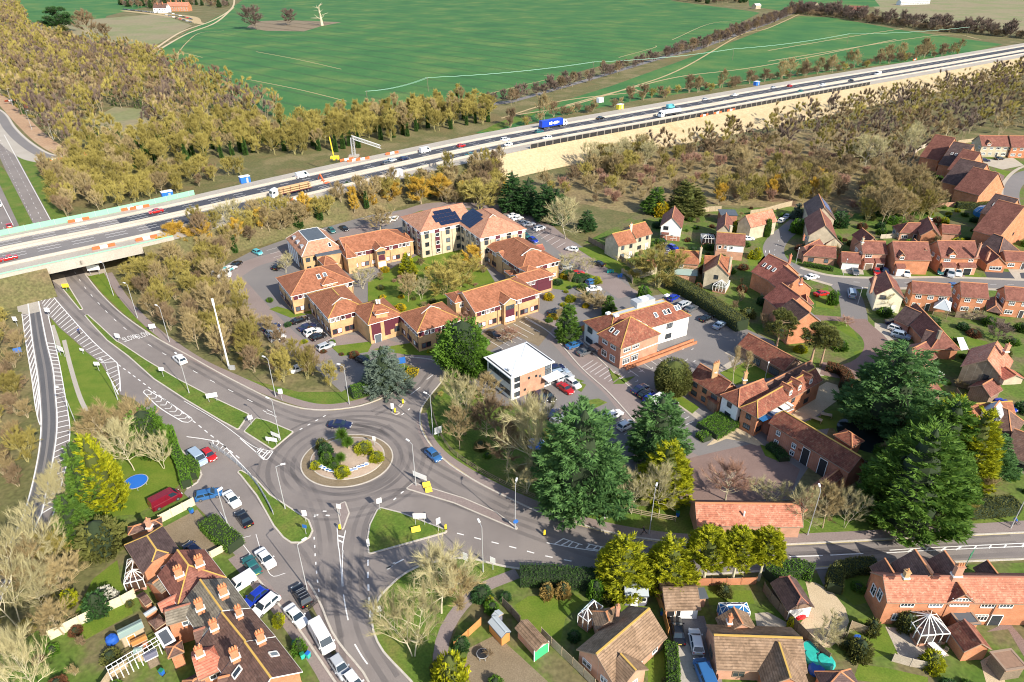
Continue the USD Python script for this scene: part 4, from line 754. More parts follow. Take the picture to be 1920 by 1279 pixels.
for i,a,d,L,n,vis in walls_of(w2):
 if i==0:band(w2,.5,5.2,'maroon',(0,),.12,.88);window(b,a+d*L/2+n*.05,d,n,2.6,1.0,4.8,'dark_metal',2);window(b,a+d*L/2+n*.05,d,n,2.8,1.2,1.5,'white_upvc',2,'blind_white')
w=W(b,'q',(853,548),(878,582),(897,576),5.0,24,'tile_orange','brick_buff',fascia='white_metal',axis='u',ends='hg')
w=W(b,'q',(834,551),(853,568.5),(878,561),6.4,26,'tile_orange','brick_buff',fascia='white_metal',axis='u',ends='hh',win=dict(gap=3,ww=.9,wh=.9,dr=False),wins=[5.2])
b=thing('office_wing','eastern courtyard wing with large hipped roof and white gablet beside the blue car','office building')
w=W(b,'q',(907,459),(978,507),(1044,484.5),5.6,26,'tile_orange','brick_buff',fascia='white_metal',axis='u',ends='hh');office_face(w,(0,1),5.6);gablet(w,sz=3.4)
w2=W(b,'q',(928,474),(942,482),(948,478),5.7,28,'tile_orange','brick_buff',fascia='white_metal',axis='v',ends='gg')
w=W(b,'q',(1000,462),(1010,470),(1020,466),3.0,30,'tile_red_b','brick_buff',axis='v',ends='gg')
b=thing('office_wing','short linking wing with low hipped roof and maroon panels right of the courtyard','office building')
w=W(b,'e',(978,532),(1040,515.5),(1000,507),4.8,24,'tile_orange','brick_buff',fascia='white_metal',ends='gh');office_face(w,(0,),4.8,lo=False);band(w,.8,3.3,'maroon',(0,),.3,.95)
W(b,'q',(972,502),(988,511),(1010,504),6.0,24,'tile_orange','brick_buff',fascia='white_metal',ends='hh',axis='v');W(b,'q',(945,508),(958,518),(985,509),3.2,18,'tile_orange','brick_buff',fascia='white_metal',ends='hh',axis='v')
b=thing('office_block','three storey buff brick block with apricot roof carrying two solar panel arrays','office building')
w=W(b,'q',(750,407),(788,435.5),(884,411),8.8,25,'tile_apricot','brick_cream',fascia='white_metal',axis='v',ends='hg',ridge='ridge_red')
def tall_face(w,i0):
 for i,a,d,L,n,vis in walls_of(w):
  if i!=i0:continue
  band(w,7.7,8.7,'render_white',(i,),.0,1.,'cornice_panel')
  k=max(3,int(L/3.4))
  for j in range(k):
   t=L*(j+.5)/k
   if j==1 or j==k-1:
    q=a+d*t+n*.06;part(w.P,'maroon_panel',MB().beam([*q,.6],[*q,8.6],1.5,.1,up=(*n,0)),M('maroon'))
    for z in(1.6,4.2,6.8):window(w.P,q+n*.08,d,n,1.3,1.1,z,'white_upvc',0)
   else:
    for z in(1.6,4.3,7.0,8.2):window(w.P,a+d*t+n*.09,d,n,1.2 if z<8 else 1.6,1.2 if z<8 else .5,z,'dark_metal',0)
   q=a+d*(t+1.5)+n*.08;part(w.P,'downpipe',MB().tube([*q,.1],[*q,8.6],.05),M('dark_metal'))
tall_face(w,1);tall_face(w,0)
solar(w,1,.34,.78,.10,.86,8,4,skip=((0,0),(7,3),(0,3)))
w=W(b,'q',(842,407),(900,447.5),(982,425.5),8.8,25,'tile_apricot','brick_cream',fascia='white_metal',axis='u',ends='hh',ridge='ridge_red');tall_face(w,0);tall_face(w,1);solar(w,0,.20,.62,.10,.80,5,6,skip=((0,0),(4,5)));gablet(w,sz=2.2)
W(b,'q',(858,398),(868,402),(884,398),9.6,10,'roof_slatefelt','felt_grey',mans='flat',rise=0)
b=thing('office_block','white flat roofed office block with buff end wall beside the red car','office building')
w=W(b,'q',(907,670),(958,710),(1045,681),6.1,2.6,'roof_white','render_white',axis='v',ends='hh',ov=.5,ridge='roof_white',fascia='white_metal')
for i,a,d,L,n,vis in walls_of(w):
 if i==1:
  p,q=a+d*L*.2+n*.05,a+d*L*.82+n*.05;part(b,'brick_panel',MB().beam([*p,2.9],[*q,2.9],.12,5.6),M('brick_pink'))
  for t,z in((.42,4.2),(.6,4.0),(.32,1.6),(.7,3.6)):window(b,a+d*L*t+n*.08,d,n,.5,.4,z,'dark_metal',0)
  for z in(1.2,3.4,5.0):window(b,a+d*L*.13+n*.05,d,n,1.3,1.0,z,'dark_metal',0)
  for z in(1.3,3.6,5.2):window(b,a+d*L*.9+n*.05,d,n,1.6,1.3,z,'dark_metal',1)
  q=a+d*L*.95+n*1.2;part(b,'canopy',MB().box([*q,3.0],(4.5,2.6,.25),math.atan2(d[1],d[0])),M('white_metal'))
 if i==0:
  for t in(.2,.42,.64,.84):
   for z in(1.6,4.6):window(b,a+d*L*t,d,n,1.9,1.1,z,'dark_metal',1)
for t in(.3,.42,.54):q=roofpt(w,1,.1,.3+t*.5,.1);part(b,'roof_vent',MB().tube(q,q+(0,0,.35),.18),M('galv'))
mb=MB()
for q0,q1 in((w.corners[0],w.corners[1]),(w.corners[2],w.corners[3])):mb.beam([*q0,6.12],[*q1,6.12],.35,.16)
part(b,'gutter',mb,M('dark_metal'))
b=thing('office_block','white and brick office block with red hipped roofs around a grey flat centre','office building')
w=W(b,'q',(1093,602),(1141,638),(1294,590.5),5.6,40,'tile_old','render_white',axis='v',mans=(3.0,4.6),flat_m='roof_felt',ridge='ridge_yellow')
auto_windows(w,[1.5,4.4],'dark_metal',4.0,2.0,1.2,2,dr=False)
for k_,(fa_,t)in enumerate(((.62,.5),(.73,.5),(.78,.5),(.88,.55),(.91,.55))):rooflight(w,1,fa_,t,.85,1.3)
for i,a,d,L,n,vis in walls_of(w):
 if i==0:
  for t in(.3,.5,.7):q=a+d*L*t-n*1.9;x=np.array([*d,0])
h,d_=w.mans
ctr=w.loc(w.A*.58,w.B*.4,w.he+h);part(b,'roof_plant',MB().box(ctr+(0,0,.7),(5.5,2.6,1.4),math.atan2(w.vy[1],w.vy[0])),M('galv'));part(b,'roof_plant',MB().box(ctr+(0,0,1.5),(2,1.6,.5),math.atan2(w.vy[1],w.vy[0])),M('white_metal'))
for fa_,fb in((.2,.6),(.16,.42),(.9,.35)):part(b,'roof_hatch',MB().box(w.loc(w.A*fa_,w.B*fb,w.he+h+.2),(1.2,.8,.4),.6),M('white_metal'))
w=W(b,'q',(1119,626),(1164,654.5),(1241,626.5),5.6,36,'tile_old','brick_red',axis='u',ends='hh',ridge='ridge_yellow')
for i,a,d,L,n,vis in walls_of(w):
 if i==1:
  part(b,'brick_face',MB().beam([*(a+n*.03),2.8],[*(a+d*L+n*.03),2.8],.06,5.5),M('brick_pink'))
  for t in(.16,.38):
   for z,hh in((1.6,1.5),(4.6,.9)):window(b,a+d*L*t+n*.07,d,n,2.1,hh,z,'white_upvc',3)
  band(w,2.9,3.15,'render_white',(1,),0,1,'string_course',.08)
 if i==0:
  for t in(.3,.68):
   for z,hh in((1.6,1.5),(4.6,.9)):window(b,a+d*L*t,d,n,1.7,hh,z,'white_upvc',1)
  part(b,'porch',MB().box([*(a+d*.5+n*1.0),2.8],(2.4,2.2,.3),math.atan2(d[1],d[0])),M('tile_plum'))
for t in(.32,.52):rooflight(w,0,t,.35,.8,1.2);
for t in(.35,.6):rooflight(w,1,t,.35,.8,1.2)
mb=MB()
for pa,pb in(((1170,689),(1300,640)),((1174,694),(1306,644))):a,c_=X2(*pa),X2(*pb);mb.beam([*a,.35],[*c_,.35],.3,.7)
solo('low_wall',mb,M('brick_orange'),'low stepped brick retaining wall in front of the white and brick office','wall')
# --- the old farm buildings
FW=dict(frame='black',gap=2.6,ww=1.2,wh=1.0,mull=2,dr=False)
b=house('farmhouse','old brick farmhouse with tall clustered chimney beside the round evergreen bush','house')
w=W(b,'e',(1292,708),(1350,745),(1340,698),4.4,44,'tile_old','brick_orange',wins=[1.3,3.4],win=FW)
for k in range(3):chimney(b,1340+k*3.6,683-k*1.5,10.0,1,4.2,.55,.6,m='brick_buff',collar=k==1)
q=X2(1338,768);part(b,'porch',MB().box([*q,1.3],(2.0,2.2,2.6),.5),M('brick_brown'));part(b,'porch_roof',MB().box([*q,2.75],(2.5,2.7,.3),.5),M('tile_old'))
b=house('cottage','white painted cottage front with hipped red roof between brick farm buildings','house')
w=W(b,'q',(1350,740),(1384.5,763.5),(1439,734),5.0,42,'tile_old','render_white',axis='v',ends='hg',wins=[1.4,3.9],win=FW);chimney(b,1399,699,10.3,1,3.2,.8,.8,m='brick_buff')
b=house('farm_wing','long red roofed brick wing with three dormers ending at the gravel yard','house')
w=W(b,'q',(1386,764),(1421,784),(1549,716),4.9,42,'tile_old','brick_orange',axis='v',ends='hg',wins=[1.4,3.8],win=FW,ridge='ridge_yellow')
def dormer(w,side,fa_,t=.25,dw=1.5,dl=2.4,hh=1.3,tile='tile_old',wall='brick_orange',frame='white_upvc'):
 x,y,n=slope_frame(w,side);p=roofpt(w,side,fa_,t);y2=np.array([y[0],y[1]]);y2/=np.linalg.norm(y2);x2=x[:2]/np.linalg.norm(x[:2])
 O=p[:2]-x2*dw/2-y2*.1
 dm=thing_part(w.P);ww=wing(w.P,O,x2,dw,y2,dl,p[2]+hh,math.radians(45),tile,wall,'v','gg',ov=.12,z0=p[2]-.4)
 window(w.P,p[:2]-y2*.02,x2,-y2,dw*.62,hh*.7,p[2]+hh*.45,frame,1)
def thing_part(P_):return P_
for t in(.5,.64,.82):dormer(w,1,t)
b=house('farm_wing','low dark roofed lean wing between the small lawn and dormered wing','house');W(b,'e',(1442,740),(1531,694),(1470,702),3.6,40,'tile_brown','brick_red')
b=house('barn','long low brick barn with red roof behind the small square lawn','barn')
w=W(b,'e',(1383,646.5),(1470,695),(1450,649.5),3.0,36,'tile_old','brick_brown',ends='gg')
for i,a,d,L,n,vis in walls_of(w):
 if i==0:
  for t in(.4,.82):window(b,a+d*L*t,d,n,2.6,1.6,1.3,'black',4)
b=house('link_building','white glazed flat roof link with one blue corner between the barns','link building')
w=W(b,'q',(1418,767),(1446,786),(1485,765),4.3,10,'roof_white','brick_red',mans='flat',rise=.15)
for k in range(3):
 mb=MB().box([*X2(1428+k*17,776-k*10+(k==0)*0,4.5),4.55],(3.6,4.0,.08),.5);part(b,'roof_light',mb,M('blue_pane')if k==0 else M('white_metal'))
for k in range(9):
 t=k/8;q=X2(1417+26*t,798+18*t,0)*(1-.0);part(b,'timber_post',MB().box([*q,3.0],(.16,.16,1.6)),M('timber_pale'))
b=house('barn','large old barn with half hipped mossy roof above the curved lawn','barn')
w=W(b,'e',(1441,792.5),(1592,886),(1550,818),4.4,42,'tile_old','brick_red',ends='kg',ridge='ridge_yellow')
for i,a,d,L,n,vis in walls_of(w):
 if i==0:
  for t,z in((.12,3.2),(.12,1.0),(.34,2.6),(.34,.9)):window(b,a+d*L*t,d,n,.9,1.0,z,'white_upvc',1)
  for t in(.5,.72):door(b,a+d*L*t,d,n,1.4,3.6,'black','barn_door')
q=X2(1512,862);part(b,'porch_roof',MB().box([*q,2.6],(3.6,2.6,.25),-.55),M('tile_old'))
b=house('barn','narrow red roofed barn range joining the large barn to the roadside range','barn');W(b,'e',(1474,946),(1567,876),(1535,909),2.7,38,'tile_old','brick_red')
b=house('barn','low roadside range with pale speckled red roof behind the yellow conifers','barn')
w=W(b,'e',(1307,986),(1506,988.5),(1400,944),2.7,38,'tile_salmon','brick_pink',ends='gg');q=roofpt(w,0,.45,.45);part(b,'flue',MB().tube(q,q+(0,0,1.0),.15),M('white_metal'))
b=house('outhouse','small square outbuilding with hipped roof beside the dark pond','outbuilding');W(b,'q',(1562,815),(1598,838),(1607,818),2.8,36,'tile_old','brick_red',axis='u',ends='hh')
struct('pond',MB().sheet([(X2(1625,815)[0]+5.5*math.cos(t),X2(1625,815)[1]+6*math.sin(t))for t in an],.03),M('water'))
# --- houses of the estate, upper right
b=house('brick_house','house with dark blank side wall and apricot roof nearest the estate road');w=W(b,'e',(1160,462),(1194,454),(1161,435),5.0,38,'tile_orange','brick_stone',ends='gg',ridge='ridge_yellow',wins=T2,win=dict(frame='dark_metal',gap=2.6,sides=(0,)))
b=house('brick_house','house with cream walls and a pale chimney on its left gable');w=W(b,'e',(1193,447),(1224,438),(1196.5,419),5.0,38,'tile_orange','brick_stone',ends='gg',ridge='ridge_yellow',wins=T2,win=dict(frame='dark_metal',gap=2.6,sides=(0,)));chimney(b,1184,421,9.3,1,5.0,.8,.9,m='render_cream',collar=False)
b=house('garage','small brick garage with red roof below the dark sided house','garage');W(b,'q',(1185,498),(1204,508),(1217,490),2.5,35,'tile_old','brick_stone',axis='v')
b=house('white_house','white gabled house beside the bright yellow bush');w=W(b,'q',(1237.5,424.5),(1279,428.5),(1281,406),4.6,44,'tile_red','render_white',axis='v',wins=[4.2],win=dict(frame='dark_metal',gap=2.6,sides=(0,)));
for i,a,d,L,n,vis in walls_of(w):
 if i==0:q=a+d*L*.25+n*.9;part(b,'porch_roof',MB().box([*q,2.6],(2.4,1.8,.2),math.atan2(d[1],d[0])),M('tile_red'));door(b,a+d*L*.25,d,n);window(b,a+d*L*.7,d,n,2.2,1.1,1.4,'white_upvc',2);part(b,'brick_plinth',MB().beam([*(a+n*.05),.8],[*(a+d*L+n*.05),.8],.1,1.6),M('brick_red'))
b=house('brick_house','house with green lean-to extension and tall pale chimney');w=W(b,'e',(1265,493),(1310.5,496.5),(1290,469.5),5.0,40,'tile_orange','brick_pink',ends='gg',ridge='ridge_yellow',wins=[4.2],win=dict(gap=2.4,sides=(0,),ww=1.0));chimney(b,1315,465,9.5,1,6.,.7,.9,m='brick_stone',collar=False)
for i,a,d,L,n,vis in walls_of(w):
 if i==0:o=a-d*.2;part(b,'lean_to_roof',MB().quad([*o,3.3],[*(o+d*(L+.4)),3.3],[*(o+d*(L+.4)+n*2.6),2.4],[*(o+n*2.6),2.4]),M('cladding_green'));part(b,'lean_to_wall',MB().prism([tuple(o+d*.3),tuple(o+d*L),tuple(o+d*L+n*2.3),tuple(o+d*.3+n*2.3)],0,2.4),M('brick_pink'));window(b,a+d*L*.28+n*2.12,d,n,2.6,1.1,1.3,'white_upvc',3);door(b,a+d*L*.75+n*2.12,d,n,1.9,2.1,'glass')
b=house('brick_house','cream gable fronted house with a white conservatory against it');W(b,'e',(1320,499),(1371,503),(1348,481),5.0,40,'tile_orange','brick_stone',ends='gg');w=W(b,'q',(1319,510.5),(1368.5,517.5),(1374,497),5.0,40,'tile_orange','brick_stone',axis='v',ridge='ridge_yellow',wins=T2,win=dict(frame='dark_metal',gap=4,sides=(0,)));chimney(b,1371,483,10.,1,5.5,.7,.9,m='brick_stone',collar=False)
b=house('brick_house','house with white upper walls and brick base beside the round hedge bush');w=W(b,'e',(1342.5,457),(1397,461.5),(1370,437),5.0,38,'tile_red','brick_pink',ends='gg',ridge='ridge_yellow');band(w,2.7,4.9,'render_white',(0,1),.0,1.)
for i,a,d,L,n,vis in walls_of(w):
 if i==0:band(w,2.6,4.9,'brick_pink',(0,),.02,.4,off=.09);[window(b,a+d*L*t+n*.12,d,n,.8,.9,4.0,'white_upvc',0)for t in(.12,.33,.56)]
b=house('brick_house','cream gabled house behind the white banded house with broad chimney');W(b,'q',(1343,434),(1372,437),(1379,414),5.0,46,'tile_red','brick_stone',axis='v');chimney(b,1371,424,9.2,0,4.,.9,1.4,m='brick_stone',collar=False)
b=house('brick_house','pink roofed house with dark flat roofed red extension at the fence');W(b,'q',(1382,416),(1408,427),(1410,396),4.6,46,'tile_salmon','brick_stone',axis='v');W(b,'q',(1351,404),(1385,405),(1387,394),3.4,10,'roof_slatefelt','brick_red',mans='flat',rise=0)
GA_='attached gabled houses in a stepped row by the turning head'
b=house('brick_house','tallest of three stepped gables, with pale solar panels on its roof',group=None);w=W(b,'q',(1516,407.5),(1567,411.5),(1566,386),5.4,42,'tile_plum','brick_stone',axis='v');solar(w,1,.25,.85,.25,.85,4,3,'solar_pale')
b=house('brick_house','middle stepped gable with broad cream wall facing the grey carport roof');w=W(b,'q',(1516,441.5),(1570,446.5),(1569,415),4.8,42,'tile_red','brick_stone',axis='v')
b=house('garage','lowest stepped gable, a cream garage beside the grey carport','garage');W(b,'q',(1548,458),(1581,458),(1578,440),2.6,40,'tile_red','brick_stone',axis='v')
b=house('carport','flat grey panel carport roof beside the cream garage','carport');w=W(b,'q',(1520,458),(1550,458),(1548,444),2.4,5,'roof_felt','timber_dark',mans='flat',rise=0,posts=True);[part(b,'post',MB().box([*c_,1.2],(.14,.14,2.4)),M('timber_pale'))for c_ in w.corners]
b=house('bungalow','L shaped brick bungalow with hipped roof on the street corner','bungalow');w=W(b,'e',(1506,479),(1568,484.5),(1548,461),2.6,34,'tile_red','brick_pink',ends='hg',wins=T1,win=dict(gap=4,frame='dark_metal',dr=False));W(b,'q',(1494,468),(1516,475),(1520,452),2.7,38,'tile_red','brick_pink',axis='v');chimney(b,1508,442,5.5,1,2,.6,.7,m='brick_red',collar=False)
b=house('garage','double garage with two pale doors by the pink driveway','garage');w=W(b,'e',(1578,491.5),(1614,494.5),(1596,473),2.4,36,'tile_red','brick_red')
for i,a,d,L,n,vis in walls_of(w):
 if i==0:[door(b,a+d*L*t,d,n,2.3,2.05,'white_upvc','garage_door')for t in(.27,.74)]
EW=dict(frame='white_upvc',gap=2.8,ww=1.5,wh=1.05,mull=2,sides=(0,3,1),doorm='dark_metal')
b=house('brick_house','red brick house with open dark garage and red car before it');w=W(b,'e',(1618,475.5),(1665,476.5),(1642,452),4.9,38,'tile_red','brick_pink',wins=[4.1],win=EW);W(b,'q',(1619,459),(1652,459),(1648,440),4.9,40,'tile_red','brick_pink',axis='v');chimney(b,1619,447,9.2,1,2.5,.6,.8,m='brick_stone')
def front_ext(w,t0,t1,dep=1.6,h=2.5,tile='tile_red',wall='brick_pink',m='garage_door',dm='black'):
 for i,a,d,L,n,vis in walls_of(w):
  if i==0:
   o=a+d*L*t0;l=L*(t1-t0)
   part(w.P,'porch_roof',MB().quad([*o,h+.9],[*(o+d*l),h+.9],[*(o+d*l+n*dep),h],[*(o+n*dep),h]),M(tile));part(w.P,'porch_wall',MB().prism([tuple(o+d*.1),tuple(o+d*(l-.1)),tuple(o+d*(l-.1)+n*(dep-.25)),tuple(o+d*.1+n*(dep-.25))],0,h),M(wall));door(w.P,o+d*l/2+n*(dep-.25),d,n,min(2.2,l*.7),2.05,dm,m)
front_ext(w,.55,.98,dm='black');front_ext(w,.05,.5,dm='timber_dark',m='door')  # first black door panel stands for the shade in the open garage
b=house('brick_house','red brick house with one projecting front gable and white garage door');w=W(b,'e',(1679,487),(1747,488.5),(1712,453),4.7,40,'tile_red','brick_orange',wins=None);w2=W(b,'q',(1715.5,480.5),(1749,481.5),(1747,462),4.9,42,'tile_red','brick_orange',axis='v',wins=T2,win=dict(gap=4.5,sides=(0,),ww=1.9,mull=2,dr=False));dormer(w,0,.17,.02,1.9,2.6,1.1,'tile_red');front_ext(w,.02,.3,dm='white_upvc')
b=house('brick_house','wide red brick house with gabled dormer and grey van parked before it');w=W(b,'e',(1765.5,484),(1837,484.5),(1800,451.5),4.9,38,'tile_red','brick_orange',wins=[4.2],win=EW);dormer(w,0,.28,.03,2.4,3.0,1.0,'tile_red');front_ext(w,.5,.98,m='window_bay',dm='glass');front_ext(w,.02,.42,dm='black');chimney(b,1839,458,9.4,1,5.,.6,.9,m='brick_pink',collar=False)
b=house('bungalow','red brick bungalow with white gable window behind dark grey forecourts','bungalow');W(b,'e',(1886,489),(1960,492),(1915,471.5),2.7,36,'tile_red','brick_orange',wins=T1,win=EW);w=W(b,'q',(1850.5,495),(1889,497),(1893,477),2.6,40,'tile_red','brick_orange',axis='v',wins=T1,win=dict(gap=6,ww=2.6,sides=(0,),mull=3,dr=False));chimney(b,1855,474,5.8,1,3.,.7,.9,m='brick_pink',collar=False)
b=house('brick_house','brown hipped bungalow with plain brick gable wing behind the street houses');W(b,'e',(1687,436.5),(1730,438),(1716,417.5),2.7,38,'tile_red','brick_pink',ends='hg',wins=T1,win=EW);W(b,'q',(1726,441.5),(1766.5,446),(1762,424),3.6,42,'tile_red','brick_orange',axis='v')
b=house('garage','square brick garage with plain red roof behind the wide street house','garage');W(b,'e',(1767,437),(1802,439.5),(1785,421.5),2.6,38,'tile_red','brick_pink')
STEP=[((1761,301),(1799,286),(1792,268)),((1797,315),(1832,299),(1820,281)),((1809,325),(1846,311),(1836,296)),((1814,353),(1863,337),(1850,314)),((1836,367),(1884,352),(1868,331)),((1880,410),(1916,395),(1900,374)),((1873,446),(1932,421),(1914,396))]
LB=['first and farthest stepped terrace house, with a red lean roof by the curved wall','stepped terrace house with blue rooflights on its dark slope','stepped terrace house third from the wood with pale brick side','stepped terrace house with shaded garden and small round pond','stepped terrace house with tall blank orange side wall above the clipped hedge','stepped terrace house beside the blue domed garden tent','nearest stepped terrace house with one small window in its gable']
for c3_,lb in zip(STEP,LB):
 b=house('terrace_house',lb);w=W(b,'q',*c3_,5.0,38,'tile_plum' if LB.index(lb)%2 else 'tile_red','brick_orange',axis='v')
 if LB.index(lb)in(1,5):[rooflight(w,0,t,.5,.7,1.1)for t in(.3,.5,.7)]
 if LB.index(lb)==6:
  for i,a,d,L,n,vis in walls_of(w):
   if i==0:window(b,a+d*L*.5,d,n,.8,.9,4.,'dark_metal',0)
b=house('brick_house','brown roofed house with cream walls at the head of the curved street');w=W(b,'e',(1841,274),(1895,275),(1868,254),4.9,38,'tile_red','brick_stone',wins=T2,win=EW);dormer(w,0,.25,.05,2.2,2.6,1.,'tile_red')
b=house('brick_house','brown roofed brick house with white car before it at the picture edge');w=W(b,'e',(1897,276),(1965,278),(1926,255),4.9,38,'tile_red','brick_orange',wins=T2,win=EW)
b=house('brick_house','dark hipped house at the picture edge behind the red brick bungalow');W(b,'q',(1872,478),(1912,470),(1905,450),3.0,40,'tile_plum','brick_orange',axis='v',ends='hg')
b=house('brick_house','house with three rooflights on its dark slope at the road bend');w=W(b,'q',(1444,528),(1500,514),(1500,487),5.0,38,'tile_red_b','brick_orange',axis='v');chimney(b,1483,479,9.6,1,3.,.7,.9,m='brick_red',collar=False)
for t in(.25,.5,.75):rooflight(w,0,t,.5,.7,1.2)
b=house('brick_house','house with ribbed dark slope and salmon roof second from the road bend');w=W(b,'q',(1463,546),(1524,541),(1523,514),5.0,38,'tile_red_b','brick_orange',axis='v');chimney(b,1503,524,9.0,1,2.5,.7,.9,m='brick_red')
b=house('brick_house','house with hipped porch roof behind the red car on the grass');w=W(b,'q',(1465,584),(1526,576),(1524,546),5.0,38,'tile_red_b','brick_orange',axis='v');W(b,'q',(1515,572),(1526,570),(1520,552),3.4,38,'tile_red','brick_orange',ends='hh',axis='u')
b=house('brick_house','house with blue and white solar panels on a low roof at the path');w=W(b,'q',(1480,614),(1545,607),(1543,577),5.0,38,'tile_brown','brick_orange',axis='v',ends='gg');solar(w,1,.1,.8,.1,.85,6,2,'solar_pale')
b=house('white_house','cream gabled house with washing line terrace south of the street');w=W(b,'q',(1642,553),(1696.5,559),(1693,529),4.7,38,'tile_red','render_cream',axis='v',wins=[4.2],win=dict(gap=2.6,frame='timber_dark',sides=(0,),ww=1.1));chimney(b,1641,519,8.8,1,6.,.8,.8,m='brick_pink',collar=False)
b=house('brick_house','wide red brick house with white door behind the grey gazebo');w=W(b,'e',(1711,549.5),(1784.5,556),(1749,530),4.9,38,'tile_red','brick_orange',wins=T2,win=EW)
b=house('brick_house','red brick house with timber porch roof at its right corner');w=W(b,'e',(1803,556.5),(1855,560.5),(1829,530.5),4.9,38,'tile_red','brick_orange',wins=T2,win=EW);W(b,'q',(1850,583),(1880,589),(1874,565),2.5,36,'tile_brown','timber_dark',axis='v',ends='hg',posts=True)
b=house('brick_house','red brick house with white framed patio doors at the picture edge');w=W(b,'e',(1886,562.5),(1965,569),(1922,539.5),4.9,38,'tile_red','brick_orange',wins=T2,win=EW)
b=house('garage','dark roofed garage beside the white and blue cars','garage');W(b,'q',(1704,612),(1738,600),(1728,580),2.6,40,'tile_plum','brick_red',axis='v')
b=house('bungalow','large bungalow with steep hipped roof and white corrugated side canopy','bungalow');w=W(b,'q',(1746,654),(1801,656),(1782,590),2.9,42,'tile_red','brick_orange',axis='v',ends='hg');W(b,'q',(1727,640),(1735,625),(1762,628),2.8,40,'tile_plum','brick_orange',axis='v');chimney(b,1763,621,7.2,0,2.5,.8,.8,m='brick_grey',collar=False)
part(b,'side_canopy',MB().quad([*X2(1794,633,2.6),2.6],[*X2(1806,632,2.5),2.5],[*X2(1817,656,2.3),2.3],[*X2(1802,657,2.5),2.5]),M('white_upvc'))
b=house('brick_house','detached house with salmon roof and pale pink garden wall behind the pine');w=W(b,'e',(1706,698),(1758,669.5),(1710,654.5),5.0,36,'tile_red','brick_pink',wins=T2,win=dict(frame='timber_dark',gap=2.8,sides=(0,1)))
b=house('garage','small garage with bright salmon roof beside the striped lawn','garage');W(b,'e',(1744,752),(1769.5,737),(1742,724.5),2.6,38,'tile_red','brick_brown')
b=house('brick_house','big house with mottled brick gable and new red porch roof');w=W(b,'q',(1801,687),(1883,713),(1931,686),5.0,40,'tile_salmon','brick_grey',axis='v',ends='gg')
for i,a,d,L,n,vis in walls_of(w):
 if i==1:part(b,'cream_face',MB().beam([*(a+n*.04),2.5],[*(a+d*L+n*.04),2.5],.08,4.9),M('brick_stone'));[window(b,a+d*L*t+n*.06,d,n,1.6,1.2,z,'timber_dark',2)for t in(.25,.65)for z in(1.5,4.0)]
 if i==0:window(b,a+d*L*.62+n*.02,d,n,1.0,1.3,4.2,'dark_metal',0)
W(b,'q',(1861,697),(1882,713),(1898,692),5.4,25,'tile_scarlet','brick_stone',axis='u',ends='gg',z0=4.0);chimney(b,1891,647,9.6,1,3.,1.0,1.0,m='brick_pink');W(b,'q',(1824,668),(1872,671),(1878,659),2.9,20,'tile_scarlet','brick_red',axis='u')
b=house('garage','garage with red roof between the mottled gable house and the dormer house','garage');W(b,'e',(1858,745),(1881,731),(1850,717),2.7,38,'tile_red','brick_brown')
b=house('brick_house','L shaped house with one big grey dormer and dark hipped rear roof');w=W(b,'q',(1788,764),(1830,801),(1884,774),3.0,44,'tile_orange','brick_brown',axis='v',ends='gg',ridge='ridge_yellow');w2=W(b,'e',(1836,799),(1898,824),(1875,762),3.0,40,'tile_brown','brick_brown',ends='gh');dormer(w2,0,.16,.3,3.4,3.4,1.6,'lead','lead_white')
for i,a,d,L,n,vis in walls_of(w):
 if i==0:window(b,a+d*L*.5+n*.02,d,n,2.0,.9,3.0,'white_upvc',2)
b=house('bungalow','maroon tiled house with long glazed wall at the right picture edge','bungalow');w=W(b,'e',(1881,850),(1950,876),(1925,812),2.9,38,'tile_brown','brick_stone',wins=T1,win=dict(frame='black',gap=2.6,ww=2.0,mull=2,dr=False))
# --- terrace, lower left
b=house('brick_house','detached house with dark half hipped roof and orange gable wall by the gravel drive');w=W(b,'q',(267,1076),(341,1036.5),(306,985),5.0,36,'tile_plum','brick_orange',axis='v',ends='kh',ridge='ridge_yellow')
for i,a,d,L,n,vis in walls_of(w):
 if i==0:window(b,a+d*L*.58+n*.02,d,n,1.6,1.3,3.6,'white_upvc',1)
W(b,'q',(240,1003),(304,984),(297,971),2.7,30,'tile_brown','brick_orange',axis='u',ends='hh');chimney(b,276,976,8.0,1,2.6,.7,.9,m='brick_pink')
TC='terrace'
def terr(label,c1,c2,r,tile,ends='gg',rear=None,rear_tile=None,ridge='ridge_yellow'):
 b=house('terrace_house',label);w=W(b,'e',c1,c2,r,5.1,36,tile,'brick_orange',fascia='white_upvc',ends=ends,ridge=ridge)
 auto_windows(w,T2,gap=3.2,sides=(0,))
 if rear:W(b,'e',*rear,4.8,34,rear_tile,'brick_orange',ends='gh',ridge='ridge_red',wins=[4.0],win=dict(gap=3.5,sides=(0,),dr=False))
 return b,w
a_=math.radians(-52)
b,w=terr('terrace end house with bright red hipped roof nearest the detached house',(425,1083),(384,1030),(352,1058),'tile_red','hg',((303,1148),(418,1086),(345,1107)),'tile_scarlet');chimney(b,371,1046,9.6,3,2.8,1.3,.6,.6);chimney(b,332,1066,9.4,3,2.8,1.3,.6,.6)
W(b,'q',(275,1065+28),(303,1112),(352,1080),3.6,28,'tile_grey','brick_orange',axis='v',ends='gh')
b,w=terr('terrace house with lichen grey roof second from the detached house',(469,1139.5),(427,1084),(396,1116),'tile_grey','gg',((312,1173),(388,1150),(345,1135)),'tile_grey');chimney(b,416,1101,9.6,3,2.8,1.3,.6,.6);chimney(b,371,1128,9.0,3,2.8,1.2,.6,.6);chimney(b,445,1140,9.6,2,2.6,.9,.6,.6)
